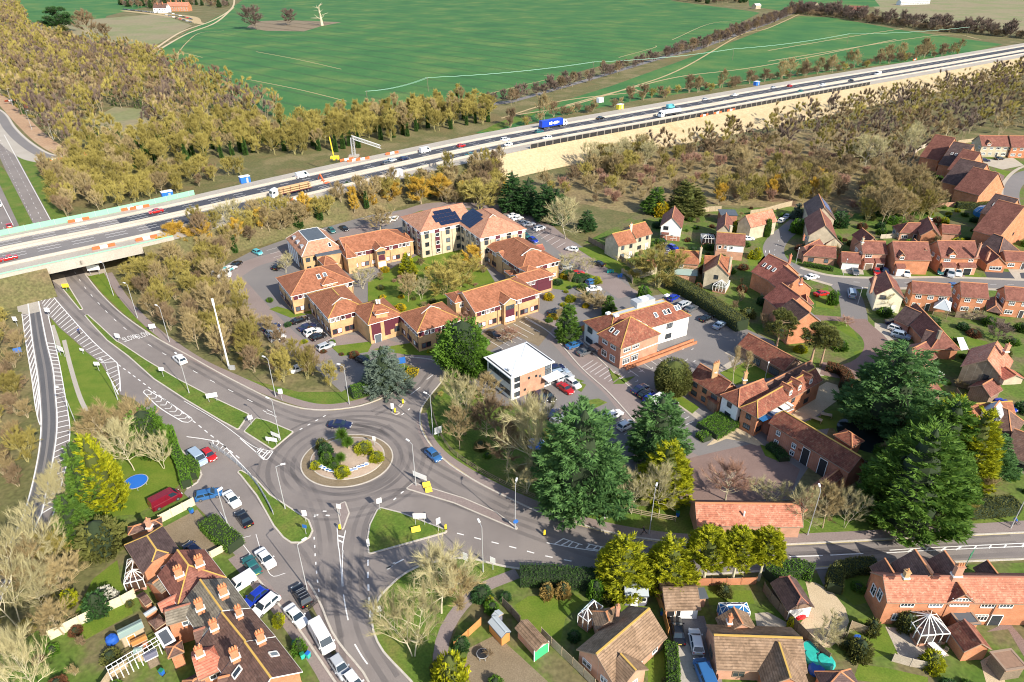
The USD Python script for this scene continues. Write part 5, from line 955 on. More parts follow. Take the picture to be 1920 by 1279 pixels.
b,w=terr('terrace house with brown mottled roof and red patch third in the row',(516,1193),(471,1141),(432,1168),'tile_brown','gg',((368,1210),(432,1186),(395,1172)),'tile_brown');chimney(b,398,1166,9.2,2,2.6,1.1,.6,.6);chimney(b,486,1187,9.6,3,2.8,1.2,.6,.6)
b,w=terr('brown roofed end of terrace house with an orange gable wall at the bottom edge',(567,1259),(517,1195),(478,1230),'tile_brown','gg',((372,1276),(434,1247),(386,1222)),'tile_scarlet');chimney(b,437,1219,9.4,3,2.8,1.2,.6,.6);chimney(b,371,1216,8.6,2,2.6,1.1,.6,.6);rooflight(w,0,.55,.45,.8,1.2);rooflight(w,1,.7,.4,.8,1.4)
W(b,'q',(410,1300),(470,1285),(440,1255),4.6,34,'tile_brown','brick_orange',axis='u',ends='gh');W(b,'q',(315,1235),(345,1222),(330,1205),3.0,30,'tile_brown','brick_orange',axis='u',ends='hh');W(b,'q',(355,1310),(390,1290),(368,1262),3.4,30,'tile_brown','brick_orange',axis='u',ends='hg')
def shed(name,label,mode,c1,c2,c3,he,pitch,tile,wall,axis='u',ends='gg',cat='shed',dm=None,**k):
 b=house(name,label,cat);w=W(b,mode,c1,c2,c3,he,pitch,tile,wall,axis,ends,ov=.12,ridge=tile,fascia=k.pop('fascia','timber_pale'),**k)
 if dm:
  for i,a,d,L,n,vis in walls_of(w):
   if i==0:door(b,a+d*L*.4,d,n,.9,1.85,dm)
 return b,w
shed('shed','rear lean-to with brown roof behind the red terrace end house','q',(255,1117),(272,1136),(285,1128),2.4,20,'tile_brown','brick_orange','v','gg')
shed('shed','rear lean-to with pale sheet roof next to the brown lean-to','q',(268,1150),(273,1156),(294,1141),2.4,12,'felt_pale','brick_orange','v','gg')
shed('shed','small rear annex with reddish pyramid roof behind the grey terrace house','q',(278,1165),(292,1180),(312,1166),2.6,30,'tile_brown','brick_orange','v','hh')
shed('shed','flat grey felt roofed rear annex with white edge behind the terrace','q',(293,1190),(308,1215),(328,1202),2.6,4,'felt_grey','brick_orange',mans='flat',rise=.12,fascia='white_upvc')
b,w=shed('shed','long timber garden shed with pale green felt roof and orange door','q',(224,1199),(270,1176),(262,1161),2.2,14,'cladding_green','timber_pale','u',dm='orange_wood')
shed('shed','tiny garden shed with mint green roof beside the dark shed','q',(249,1226),(266,1222),(262,1212),2.0,14,'cladding_green','timber_pale','u')
shed('shed','dark blue grey garden shed roof with white ridge strip','q',(272,1240),(296,1228),(288,1217),2.0,12,'shed_grey','timber_dark','u',fascia='white_upvc')
shed('shed','orange brick store with rusty flat roof beside the rear annexes','q',(248,1212),(276,1198),(272,1188),1.9,8,'orange_wood','brick_orange','u')
# --- lower right
b=house('bungalow','tan roofed bungalow with yellow ridge and glass roofed rear extension','bungalow');w=W(b,'e',(1152,1285),(1251,1194.5),(1165,1186),2.6,38,'tile_tan','brick_pink',ends='gg',ridge='ridge_yellow',wins=T1,win=dict(gap=3,frame='white_upvc',sides=(0,3,1)))
W(b,'q',(1163,1294),(1216,1255),(1188,1224),2.6,38,'tile_tan','brick_pink',axis='v',ends='gg',ridge='ridge_yellow',wins=T1,win=dict(gap=4,frame='white_upvc',sides=(0,)));W(b,'q',(1118,1180),(1165,1172),(1150,1138),2.7,36,'tile_tan','brick_pink',axis='v',ends='gh');chimney(b,1159,1138,5.6,1,2.,.6,.8,m='brick_pink',collar=False)
b=house('garage','single garage with tan roof and bright green door','garage');w=W(b,'q',(1005,1221),(1029,1204),(986,1163),2.3,30,'tile_tan','brick_pink',axis='v',ridge='tile_tan')
for i,a,d,L,n,vis in walls_of(w):
 if i==0:door(b,a+d*L*.5,d,n,2.4,2.1,'green_paint','garage_door')
shed('shed','orange timber shed with grey felt roof beside the tan garage','q',(940,1196),(958,1184),(932,1155),2.0,32,'felt_pale','orange_wood','v','gg',fascia='felt_grey')
shed('greenhouse','small pale aluminium framed greenhouse behind the orange shed','q',(930,1162),(944,1150),(934,1143),1.8,20,'felt_pale','shed_grey','v','gg',cat='greenhouse')
b,w=shed('summer_house','grey summer house with white door and window under the yellow conifer','q',(1172,1117),(1217,1118),(1215,1095),2.3,20,'felt_pale','shed_grey','u','gg',cat='summer house',fascia='felt_grey')
for i,a,d,L,n,vis in walls_of(w):
 if i==0:door(b,a+d*L*.42,d,n,.9,2.0,'white_upvc');window(b,a+d*L*.74,d,n,1.3,.8,1.4,'white_upvc',0)
b=house('garage','double garage with one white door and one open bay','garage');w=W(b,'e',(1248,1144.5),(1314.5,1142.5),(1280,1101),2.4,30,'tile_tan','brick_pink',ridge='tile_tan')
for i,a,d,L,n,vis in walls_of(w):
 if i==0:door(b,a+d*L*.73,d,n,2.3,2.1,'white_upvc','garage_door');part(b,'open_bay',MB().beam([*(a+d*L*.28+n*.02),.05],[*(a+d*L*.28+n*.02),2.1],2.3,.04,up=(*n,0)),M('black'));door(b,a+d*L*.28-n*.0,d,n,.1,2.0,'orange_wood','bay_post')  # black panel paints the shade inside the open bay
shed('shed','small grey flat roofed store against the double garage','q',(1312,1122),(1326,1121),(1323,1104),2.2,4,'felt_grey','brick_pink',mans='flat',rise=0)
b=house('bungalow','tan ribbed roof bungalow with front gable and yellow ridge beside green garden covers','bungalow');w=W(b,'e',(1344,1255),(1514,1261),(1424,1193.5),2.6,34,'tile_tan','brick_pink',ends='gg',ridge='ridge_yellow',wins=T1,win=dict(gap=5,frame='timber_dark',sides=(0,3)))
W(b,'q',(1432,1288),(1520,1292),(1513,1226),2.7,36,'tile_tan','brick_orange',axis='v',ridge='ridge_yellow');w=W(b,'q',(1358,1190),(1419,1180),(1413,1147),2.7,36,'tile_tan','brick_pink',axis='v',ends='gg');chimney(b,1370,1156,5.4,1,2.2,.6,.8,m='brick_orange')
b=house('garage','dark half hipped barn garage with white boarded front by the gravel drive','garage');w=W(b,'q',(1477,1146),(1527.5,1138.5),(1505,1084),2.5,40,'tile_plum','brick_brown',axis='v',ends='kk',ridge='ridge_red')
for i,a,d,L,n,vis in walls_of(w):
 if i==0:part(b,'white_boarding',MB().prism([tuple(a+n*.02),tuple(a+d*L+n*.02),tuple(a+d*L+n*.06),tuple(a+n*.06)],.3,2.35),M('render_white'))
b=house('brick_house','long red brick house with salmon speckled roof and four rear gables','house');w=W(b,'e',(1664,1130),(1990,1133),(1800,1081),5.0,40,'tile_salmon','brick_orange',ends='gg',ridge='ridge_red')
for i,a,d,L,n,vis in walls_of(w):
 if i==0:
  for t in(.12,.29,.6,.71):window(b,a+d*L*t,d,n,1.9,.9,4.3,'white_upvc',3)
  for t in(.10,.595):window(b,a+d*L*t,d,n,1.9,1.2,1.6,'white_upvc',3)
  door(b,a+d*L*.69,d,n,1.5,2.1,'glass','patio_door');part(b,'downpipe',MB().tube([*(a+d*L*.645+n*.1),0],[*(a+d*L*.645+n*.1),5],.06),M('dark_metal'))
 if i==3:
  for t in(.3,.62):window(b,a+d*L*t+n*.02,d,n,1.1,1.7,4.0 if t>.5 else 3.2,'white_upvc',1)
w2=W(b,'q',(1778,1129),(1829,1129.5),(1826,1100),5.2,42,'tile_old','brick_orange',axis='v')
for i,a,d,L,n,vis in walls_of(w2):
 if i==0:[window(b,a+d*L*t+n*.02,d,n,1.3,1.5,5.0,'white_upvc',2)for t in(.28,.72)]
for c1,c2,c3 in(((1652,1098),(1697,1098),(1692,1062)),((1700,1102),(1772,1102),(1766,1055)),((1763,1102),(1826,1102),(1820,1054)),((1850,1098),(1890,1098),(1885,1064))):
 he_=4.2 if c2[0]-c1[0]<50 else 5.0;W(b,'q',c1,c2,c3,he_,45,'tile_brown','brick_orange',axis='v')
chimney(b,1702,1072,9.6,1,2.,.8,.8,m='brick_buff');chimney(b,1801,1062,11.2,3,3.4,1.3,.8,m='brick_pink')
b=house('outhouse','flat roofed grey extension behind the octagonal conservatory','extension');W(b,'q',(1800,1176),(1842,1172),(1822,1142),2.5,4,'felt_grey','brick_orange',mans='flat',rise=.06)
b=house('garage','small brick garage with gabled red roof beside the patio table','garage');w=W(b,'q',(1808,1222),(1861,1218),(1838,1172),2.4,38,'tile_old','brick_orange',axis='v',ridge='ridge_red')
b=house('shed','flat brown roofed store at the right picture edge','shed');W(b,'q',(1885,1262),(1930,1255),(1905,1214),2.3,4,'roof_brown','timber_dark',mans='flat',rise=.05)
b=house('garage','dark hipped roof cut by the bottom edge beside the white lean-to','garage');W(b,'q',(1545,1295),(1615,1290),(1596,1254),2.4,34,'tile_plum','brick_orange',axis='v',ends='hh')
def conservatory(label,c1,c2,c3,he=2.2,rise=1.1,kind='hip',base='brick_pink',bays_=4,name='conservatory',pane='clear_pane'):
 b=thing(name,label,'conservatory' if name=='conservatory' else name.replace('_',' '));O,u,L,vy,Wd=frame_px('q',c1,c2,c3,he,.5)
 c=[O,O+u*L,O+u*L+vy*Wd,O+vy*Wd];ctr=sum(c)/4
 part(b,'dwarf_wall',MB().prism([tuple(k+(ctr-k)*.02)for k in c],0,.55),M(base))
 apex=[np.array([*(ctr+(u*(L-Wd)/2 if L>Wd else vy*(Wd-L)/2)),he+rise]),np.array([*(ctr-(u*(L-Wd)/2 if L>Wd else vy*(Wd-L)/2)),he+rise])]if kind=='hip' else[np.array([*((c[2]+c[3])/2),he+rise])]*2
 for i in range(4):
  p,q=c[i],c[(i+1)%4];ln=np.linalg.norm(q-p);k=max(2,int(round(ln/1.0)))
  part(b,'eaves_bar',MB().beam([*p,he],[*q,he],.12,.12),M('white_upvc'))
  for j in range(k):
   m0,m1=p+(q-p)*j/k,p+(q-p)*(j+1)/k
   part(b,'post',MB().beam([*m0,.55],[*m0,he],.1,.1),M('white_upvc'))
   part(b,'pane',MB().quad([*m0,.6],[*m1,.6],[*m1,he-.06],[*m0,he-.06]),M(pane))
   if kind=='lean':t0=np.array([*(m0+(c[3]-c[0])*0),he]);continue
   nx=min(apex,key=lambda a:np.linalg.norm(a[:2]-m0));ny=min(apex,key=lambda a:np.linalg.norm(a[:2]-m1))
   part(b,'roof_pane',MB().quad([*m0,he+.04],[*m1,he+.04],ny,nx),M(pane));part(b,'roof_bar',MB().beam([*m0,he+.08],nx+(0,0,.04),.09,.08),M('white_upvc'))
 part(b,'ridge_bar',MB().beam(apex[0]+(0,0,.08),apex[1]+(.02,0,.08),.14,.12),M('white_upvc'))
 return b
conservatory('white framed conservatory on the left of the dark half hipped house',(232,1095),(268,1086),(254,1046),2.3,1.2)
conservatory('octagonal looking white conservatory on the long brick house',(1727,1192),(1782,1188),(1770,1140),2.4,1.5)
conservatory('white framed glass pyramid on the tan roofed bungalow extension',(1084,1152),(1103,1166),(1128,1136),2.4,1.3)
conservatory('blue tinted conservatory roof behind the ribbed tan bungalow',(1354,1150),(1407,1149),(1403,1130),2.3,.6,pane='blue_pane')
conservatory('white gabled conservatory against the cream gable fronted house',(1337,534),(1361,539),(1361,525),2.2,1.2)
conservatory('small white conservatory beside the sunken patio',(1317,447),(1341,448),(1341,440),2.2,.8)
b=thing('gazebo','grey hip roofed gazebo behind the wide brick house','gazebo');w=W(b,'q',(1750,577),(1782,584),(1776,566),2.4,32,'felt_pale','timber_dark',axis='u',ends='hh',posts=True,ridge='lead_white');[part(b,'post',MB().box([*c_,1.2],(.14,.14,2.4)),M('timber_dark'))for c_ in w.corners]
b=thing('gazebo','square tan pavilion roof above a dark patio behind the pine','gazebo');w=W(b,'q',(1757,705),(1771,702),(1762,689),2.3,25,'felt_pale','timber_dark',axis='u',ends='hh',posts=True,ridge='lead_white');[part(b,'post',MB().box([*c_,1.15],(.14,.14,2.3)),M('timber_dark'))for c_ in w.corners]
b=thing('garden_tent','blue domed garden pool tent beside the stepped terrace','tent')
cc=X2(1855,405);rr=[np.c_[np.array([(cc[0]+5.2*k*math.cos(t),cc[1]+5.2*k*math.sin(t))for t in an[::6]]),np.full(12,z)]for k,z in((1,0),(1,1.4),(.8,2.6),(.45,3.3),(.02,3.5))]
part(b,'cover',MB().loft(rr),M('blue_pane'));[part(b,'hoop',MB().tube(rr[1][k],rr[2][k],.06).tube(rr[2][k],rr[3][k],.06).tube(rr[3][k],rr[4][k],.06),M('white_metal'))for k in range(12)]
FARM='far buildings along the lane beyond the fields'
for lb,c1,c2,r,tl,wl in(('large red brick manor wing seen far off beyond the tan field',(312,12),(352,12),(332,4),'tile_salmon','brick_orange'),('timber framed pale manor wing beside the far red brick manor',(286,15),(311,15),(298,6),'tile_brown','render_white'),('far white farmhouse with red roof at the lane end',(1590,20),(1626,21),(1608,11),'tile_red','render_white'),('far brown roofed cottage left of the white farmhouse',(1508,10),(1524,12),(1516,3),'tile_brown','brick_grey'),('long pale farm shed far off at the top edge',(1690,4),(1745,2),(1718,-2),'felt_pale','galv'),('far pale roofed shed right of the top hedge',(1418,11),(1428,10),(1422,6),'felt_pale','timber_pale')):
 b=house('far_house',lb,'house');w=W(b,'e',c1,c2,r,6.5 if 'manor' in lb else 4.5,36,tl,wl,wins=[1.6,4.6]if 'manor' in lb else[1.5],win=dict(gap=3.4,ww=1.4,wh=1.5,dr=False,sides=(0,)))
 if 'manor' in lb:
  for k in range(3):chimney(b,c1[0]+8+k*10,c1[1]-11,13.5,2,4.,1.4,1.0,m='brick_orange',collar=False)
b=house('shed','small pale roofed hut in the wood clearing','shed');W(b,'q',(256,262),(277,258),(276,251),2.4,10,'felt_pale','timber_dark',axis='u')
# ---------------------------------------------------------------- trees and plants
def leaf_mat(name,stops,tr=.25):
 return raw(name,{'g':('geometry',{}),'n':('noise_texture',{'scale':.9,'detail':3.}),'nr':('map_range',{'from_min':.3,'from_max':.7}),'mx':('mix_float',{'fac':.6}),'r':('rgb_ramp',{'ramp':stops}),'d':('principled_bsdf',{'roughness':.65,'specular_ior_level':.2}),'t':('translucent_bsdf',{}),'m':('mix_closure',{'fac':tr})},[('g.position','n.vector'),('n.fac','nr.value'),('g.random_per_island','mx.a'),('nr.result','mx.b'),('mx.result','r.fac'),('r.color','d.base_color'),('r.color','t.color'),('d.BSDF','m.closure1'),('t.BSDF','m.closure2')],'m.closure')
def twig_mat(name,stops):
 return raw(name,{'o':('object_info',{}),'g':('geometry',{}),'mx':('mix_float',{'fac':.55}),'r':('rgb_ramp',{'ramp':stops}),'d':('diffuse_bsdf',{})},[('g.random_per_island','mx.a'),('o.random','mx.b'),('mx.result','r.fac'),('r.color','d.color')],'d.BSDF')
twig_mat('twig_olive',[(0,(.22,.185,.055)),(.4,(.36,.30,.085)),(.7,(.46,.39,.12)),(1,(.38,.37,.10))])
twig_mat('twig_tan',[(0,(.27,.205,.105)),(.5,(.42,.33,.165)),(1,(.50,.42,.22))])
twig_mat('twig_brown',[(0,(.18,.13,.08)),(.5,(.28,.20,.12)),(1,(.38,.29,.165))])
twig_mat('twig_pale',[(0,(.36,.32,.17)),(.5,(.48,.43,.24)),(1,(.58,.52,.31))])
twig_mat('twig_gold',[(0,(.46,.29,.05)),(.5,(.58,.38,.06)),(1,(.62,.46,.08))])
twig_mat('twig_red',[(0,(.30,.17,.12)),(.5,(.42,.26,.19)),(1,(.48,.33,.25))])
twig_mat('twig_purple',[(0,(.15,.11,.095)),(.5,(.22,.165,.135)),(1,(.29,.225,.17))])
plain('bark_pale',(.50,.45,.31),.9);plain('bark',(.36,.29,.18),.9);plain('bark_green',(.35,.31,.13),.9);plain('bark_dark',(.14,.11,.08),.9);plain('bark_pine',(.40,.27,.17),.9)
leaf_mat('leaf_dark',[(0,(0.028,0.074,0.025)),(0.5,(0.057,0.133,0.035)),(1,(0.128,0.227,0.049))]);leaf_mat('leaf_pine',[(0,(0.058,0.128,0.041)),(0.5,(0.114,0.228,0.064)),(1,(0.226,0.37,0.091))])
leaf_mat('leaf_conifer',[(0,(0.059,0.13,0.022)),(0.5,(0.129,0.227,0.032)),(1,(0.257,0.367,0.045))]);leaf_mat('leaf_yellow',[(0,(0.172,0.207,0.012)),(0.5,(0.414,0.414,0.015)),(1,(0.724,0.655,0.022))])
leaf_mat('leaf_gold',[(0,(.35,.25,.01)),(.5,(.55,.42,.015)),(1,(.65,.52,.03))]);leaf_mat('leaf_mid',[(0,(0.056,0.118,0.015)),(0.5,(0.112,0.216,0.024)),(1,(0.206,0.324,0.038))])
leaf_mat('leaf_olive',[(0,(0.09,0.098,0.027)),(0.5,(0.165,0.173,0.045)),(1,(0.255,0.247,0.075))]);leaf_mat('leaf_cedar',[(0,(.10,.14,.11)),(.5,(.17,.22,.17)),(1,(.26,.31,.24))]);leaf_mat('leaf_ivy',[(0,(0.028,0.069,0.018)),(0.5,(0.069,0.138,0.028)),(1,(0.138,0.23,0.041))])
leaf_mat('leaf_bright',[(0,(0.065,0.156,0.016)),(0.5,(0.13,0.26,0.026)),(1,(0.221,0.364,0.039))]);leaf_mat('leaf_russet',[(0,(.12,.05,.025)),(.5,(.19,.085,.04)),(1,(.26,.13,.06))]);leaf_mat('leaf_white',[(0,(.5,.48,.4)),(1,(.75,.73,.65))]);leaf_mat('leaf_tan',[(0,(.30,.20,.06)),(.5,(.40,.28,.09)),(1,(.46,.34,.12))])
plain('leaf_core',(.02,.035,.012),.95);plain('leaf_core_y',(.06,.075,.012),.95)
def unit(v):return v/(np.linalg.norm(v,axis=-1,keepdims=True)+1e-9)
def tris(p,d,l,w,rng):
 "thin pointed triangles: p base, d direction, l length, w width"
 k=unit(np.cross(d,rng.normal(size=d.shape)))*(np.broadcast_to(w,len(p))[:,None]/2);n=len(p)
 return np.concatenate([p-k,p+k,p+d*np.broadcast_to(l,n)[:,None]]),np.stack([np.arange(n),np.arange(n)+n,np.arange(n)+2*n],1)
def polyline(p0,d,L,n,bend,rng,wob=.12):
 pts=[p0];d=unit(d)
 for _ in range(n):
  d=unit(d+bend+rng.normal(size=3)*wob);pts.append(pts[-1]+d*L/n)
 return np.array(pts)
def bare(key,seed,H=11.,crown=4.,stems=1,clear=.25,nb=26,nt=8000,tw=.05,tl=1.15,bark='bark',twig='twig_tan',up=.5,ivy=0,lean=.06,sub=6):
 rng=np.random.default_rng(seed);P_=proto(key);tk=MB();bp,bd,bl=[],[],[]
 for s in range(stems):
  a=rng.uniform(0,6.28);off=np.array([math.cos(a),math.sin(a),0])*(.25*(stems>1));ln=lean if stems==1 else .22
  st=polyline(off,np.array([math.cos(a)*ln,math.sin(a)*ln,1.]),H*.88,7,np.array([0,0,.05]),rng,.07);r0=H*.013*(1 if stems==1 else .7)
  for i in range(7):tk.tube(st[i],st[i+1],r0*(1-i/7.4),r0*(1-(i+1)/7.4),6,False)
  for k in range(nb//stems):
   t=clear+(.97-clear)*(k+rng.uniform(0,1))/(nb//stems);i=min(int(t*7),6);p=st[i]+(st[i+1]-st[i])*(t*7-i)
   az=k*2.4+rng.uniform(-.5,.5);el=up*(.55+.9*t)+rng.uniform(-.15,.25)
   L=crown*(1.15-.75*abs(t-.42)/.58)*rng.uniform(.75,1.15)*(1 if t<.9 else .7)
   br=polyline(p,np.array([math.cos(az)*math.cos(el),math.sin(az)*math.cos(el),math.sin(el)]),L,4,np.array([0,0,.10]),rng,.13);rr=r0*.42*(1.15-t)+.02
   for j in range(4):tk.tube(br[j],br[j+1],rr*(1-j/4.4),rr*(1-(j+1)/4.4),4,False)
   for q in range(sub):
    u=rng.uniform(.25,1);j=min(int(u*4),3);pp=br[j]+(br[j+1]-br[j])*(u*4-j);d=unit(br[j+1]-br[j]+rng.normal(size=3)*.45*L/4+np.array([0,0,.2*L/4]))
    l2=L*.42*rng.uniform(.6,1.2);sb=polyline(pp,d,l2,2,np.array([0,0,.12]),rng,.16)
    for j2 in range(2):tk.tube(sb[j2],sb[j2+1],rr*.34*(1-j2*.4),rr*.34*(.55-j2*.4),3,False)
    bp+=[sb[0],sb[1]];bd+=[sb[1]-sb[0],sb[2]-sb[1]];bl.append(0)
 part(P_,'trunk',tk,M(bark))
 bp,bd=np.array(bp),np.array(bd);i=rng.integers(0,len(bp),nt);p=bp[i]+bd[i]*rng.uniform(0,1,(nt,1));d=unit(unit(bd[i])+rng.normal(size=(nt,3))*.42+np.array([0,0,.42]))
 part(P_,'crown',(tris(p,d,tl*rng.uniform(.5,1.25,nt),tw*rng.uniform(.6,1.3,nt),rng)),M(twig))
 if ivy:
  z=rng.uniform(.0,H*.62,ivy);a=rng.uniform(0,6.28,ivy);r=(.35+.55*rng.uniform(0,1,ivy)**.5)*(1.1-z/H);p=np.stack([np.cos(a)*r,np.sin(a)*r,z],1)
  part(P_,'ivy',(tris(p,unit(np.stack([np.cos(a),np.sin(a),rng.normal(size=ivy)*.6],1)),.45,.42,rng)),M('leaf_ivy'))
def foliage(key,seed,H,R_,prof,n,ll,lw,leaf,core='leaf_core',bark='bark_dark',up=.5,clear=0.,lumps=.25,trunk=True,nclump=0,cs=.3,corek=.62):
 "evergreen: leaf triangles through the outer part of a lumpy body, a dark core, a trunk. prof(t): radius at the height t"
 rng=np.random.default_rng(seed);P_=proto(key)
 if trunk:part(P_,'trunk',MB().tube([0,0,0],[0,0,H*.55],H*.022+.05,H*.01,7).tube([0,0,H*.55],[0,0,H*.97],H*.01,.02,6),M(bark))
 if nclump:
  t=clear+(1-clear)*rng.uniform(0,1,nclump)**.85;a=np.arange(nclump)*2.4+rng.uniform(-.4,.4,nclump);rr=np.array([prof(x)for x in t])*R_*rng.uniform(.45,.95,nclump)
  c=np.stack([np.cos(a)*rr,np.sin(a)*rr,t*H],1);sz=cs*R_*rng.uniform(.6,1.25,nclump)*(1.15-.45*t);i=rng.integers(0,nclump,n)
  d=unit(rng.normal(size=(n,3))*[1,1,.75]);rad=rng.uniform(.55,1.,n)**.5;p=c[i]+d*(sz[i]*rad)[:,None]*[1,1,.6]
  out=unit(d+np.array([0,0,up]));tb=MB()
  if trunk:[tb.tube([0,0,max(k[2]-.25*np.hypot(k[0],k[1]),.3)],k,.09,.04,4,False)for k in c];part(P_,'branch',tb,M(bark))
  cm=MB()
  for k,s in zip(c,sz):
   ic=trimesh.creation.icosphere(1);cm.add(ic.vertices*s*corek*[1,1,.6]+k,ic.faces)
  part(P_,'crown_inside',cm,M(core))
 else:
  t=clear+(1-clear)*(1-np.sqrt(1-rng.uniform(0,.995,n)));a=rng.uniform(0,6.28,n);lum=1+lumps*(meshkit.noise(np.stack([np.cos(a)*2.2,np.sin(a)*2.2,t*H/R_*1.6],1),seed)-.5)*2
  lum*=1+.16*np.sin(a*7+t*23)*(lumps>0.1)
  pr=np.array([prof(x)for x in t]);rad=pr*R_*lum*rng.uniform(.72,1.03,n);p=np.stack([np.cos(a)*rad,np.sin(a)*rad,t*H],1);out=unit(np.stack([np.cos(a),np.sin(a),np.full(n,up)+rng.normal(size=n)*.35],1)+rng.normal(size=(n,3))*.25)
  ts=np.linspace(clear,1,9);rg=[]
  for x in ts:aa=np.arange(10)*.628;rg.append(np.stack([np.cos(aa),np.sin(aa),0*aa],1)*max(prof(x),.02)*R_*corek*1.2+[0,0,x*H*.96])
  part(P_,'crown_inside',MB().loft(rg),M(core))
 part(P_,'crown',(tris(p,out,ll*rng.uniform(.6,1.3,n),lw*rng.uniform(.6,1.3,n),rng)),M(leaf))
BK=[('olive','twig_olive','bark_green'),('tan','twig_tan','bark'),('brown','twig_brown','bark'),('pale','twig_pale','bark_pale')]
for k_,sd,H_,cr_,sm_,cl_,nb_,nt_,tw_,bk_,tg_,up_,iv_ in(('bare_olive',1,11,4.2,1,.2,28,8500,.05,'bark_green','twig_olive',.65,0),('bare_olive_b',2,10,3.6,5,.12,35,8500,.05,'bark_green','twig_olive',.8,0),('bare_tan',3,12,4.4,1,.25,30,8500,.05,'bark','twig_tan',.6,0),('bare_tan_b',4,9,3.8,6,.1,36,8500,.045,'bark','twig_tan',.75,0),('bare_brown',5,11,4.2,1,.22,28,8500,.05,'bark','twig_brown',.6,0),('bare_brown_b',6,8,3.6,5,.12,35,8000,.045,'bark','twig_brown',.75,0),('bare_pale',7,11,4.4,2,.2,30,7500,.034,'bark_pale','twig_pale',.65,0),('bare_pale_b',8,10,4.6,1,.28,30,7500,.034,'bark_pale','twig_pale',.55,0),('bare_red',9,9,3.6,1,.25,26,5000,.032,'bark_pale','twig_red',.6,0),('bare_gold',10,10,3.8,4,.1,32,9500,.06,'bark','twig_gold',.85,0),('bare_purple',11,10,4.4,1,.2,30,9000,.05,'bark_dark','twig_purple',.5,0),('ivy',12,12,3.2,1,.4,24,5500,.05,'bark_green','twig_olive',.75,2600),('ivy_b',13,11,3.0,3,.3,24,6000,.05,'bark_green','twig_tan',.8,2200),('birch',14,11,2.2,1,.3,24,3000,.03,'bark_pale','twig_tan',.8,0),('bush_tan',15,4.2,2.8,7,.03,35,5000,.04,'bark','twig_tan',.75,0),('bush_brown',16,3.6,2.8,7,.03,35,5000,.04,'bark','twig_brown',.65,0),('bush_olive',17,4,2.8,7,.03,35,5000,.04,'bark_green','twig_olive',.75,0),('bush_red',18,3,2.4,7,.03,35,5000,.04,'bark','twig_red',.65,0)):
 bare(k_,sd,H_,cr_,sm_,cl_,nb_,nt_,tw_,1.15 if 'bush' not in k_ else .8,bk_,tg_,up_,iv_)
for k_,sd,tg_,iv_ in(('far_olive',101,'twig_olive',0),('far_tan',102,'twig_tan',0),('far_brown',103,'twig_brown',0),('far_purple',104,'twig_purple',0),('far_ivy',105,'twig_olive',350)):bare(k_,sd,11,4.2,1 if sd%2 else 3,.2,9,1400,.16,1.6,'bark',tg_,.65,iv_*.6 and 200,sub=1)
def spruce(key,seed,H,R_,prof,nb,per,sl,sw,leaf,up=.4,clear=.04,core='leaf_core',bark='bark_dark',tw=.17,corek=.55):
 "evergreen of flattened sprays that stand out of a dark inside"
 rng=np.random.default_rng(seed);P_=proto(key);part(P_,'trunk',MB().tube([0,0,0],[0,0,H*.6],H*.02+.05,H*.01,7),M(bark))
 t=clear+(1-clear)*(1-np.sqrt(1-rng.uniform(0,.99,nb)));a=np.arange(nb)*2.4+rng.uniform(-.3,.3,nb);o=np.stack([np.cos(a),np.sin(a),0*a],1);pr=np.array([prof(x)for x in t])*R_;lum=.72+.56*meshkit.noise(np.stack([np.cos(a)*1.6,np.sin(a)*1.6,t*H/R_*1.3],1),seed)
 ln=np.minimum(sl*rng.uniform(.7,1.35,nb),pr*.9+.5);ax=unit(o+np.array([0,0,1.])*(up+rng.normal(size=(nb,1))*.2)+rng.normal(size=(nb,3))*.15);b0=o*np.maximum(pr*lum-ln*.75,0)[:,None]+np.stack([0*t,0*t,t*H-.2],1);la=unit(np.cross(ax,[0,0,1.]));i=np.repeat(np.arange(nb),per);n=len(i)
 s=rng.uniform(0,1,n)**.8;sd_=rng.uniform(-1,1,n);p=b0[i]+ax[i]*(ln[i]*s)[:,None]+la[i]*(sd_*sw*(1.05-s))[:,None]+rng.normal(size=(n,3))*.05;d=unit(ax[i]+la[i]*(np.sign(sd_)*.7)[:,None]+rng.normal(size=(n,3))*.3)
 part(P_,'crown',tris(p,d,.42*rng.uniform(.6,1.3,n),tw*rng.uniform(.7,1.3,n),rng),M(leaf))
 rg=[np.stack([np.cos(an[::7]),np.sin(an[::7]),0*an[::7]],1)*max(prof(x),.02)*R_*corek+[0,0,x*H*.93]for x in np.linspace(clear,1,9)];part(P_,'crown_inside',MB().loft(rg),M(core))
cone=lambda t:max(0.,(1-t)**.8*min(1,.55+t*3));egg=lambda t:math.sqrt(max(0,1-(2*t-1)**2))**.8*(1.05-.25*t);dome_=lambda t:math.sqrt(max(0,1-t*t));broad=lambda t:math.sqrt(max(0.,1-(1.7*t-.75)**2))if t<.98 else .1;col=lambda t:min(1,.8+t)*(1-t**3)**.6
ley=lambda t:(1-t)**.72*min(1,.72+t*1.4)+.02
spruce('leylandii',21,12,3.6,ley,330,46,1.5,.42,'leaf_conifer',.75);spruce('leylandii_y',22,11,3.4,ley,300,44,1.4,.4,'leaf_yellow',.8,core='leaf_core_y');spruce('conifer_yg',23,10,3.4,ley,280,44,1.3,.42,'leaf_olive',.5,core='leaf_core_y');spruce('conifer',24,13,3.6,cone,280,44,1.5,.45,'leaf_dark',.1);spruce('conifer_g',25,12,3.4,cone,280,44,1.4,.42,'leaf_conifer',.4)
pinep=lambda t:(1-t)**.55*min(1,.5+2*t)*.95+.05
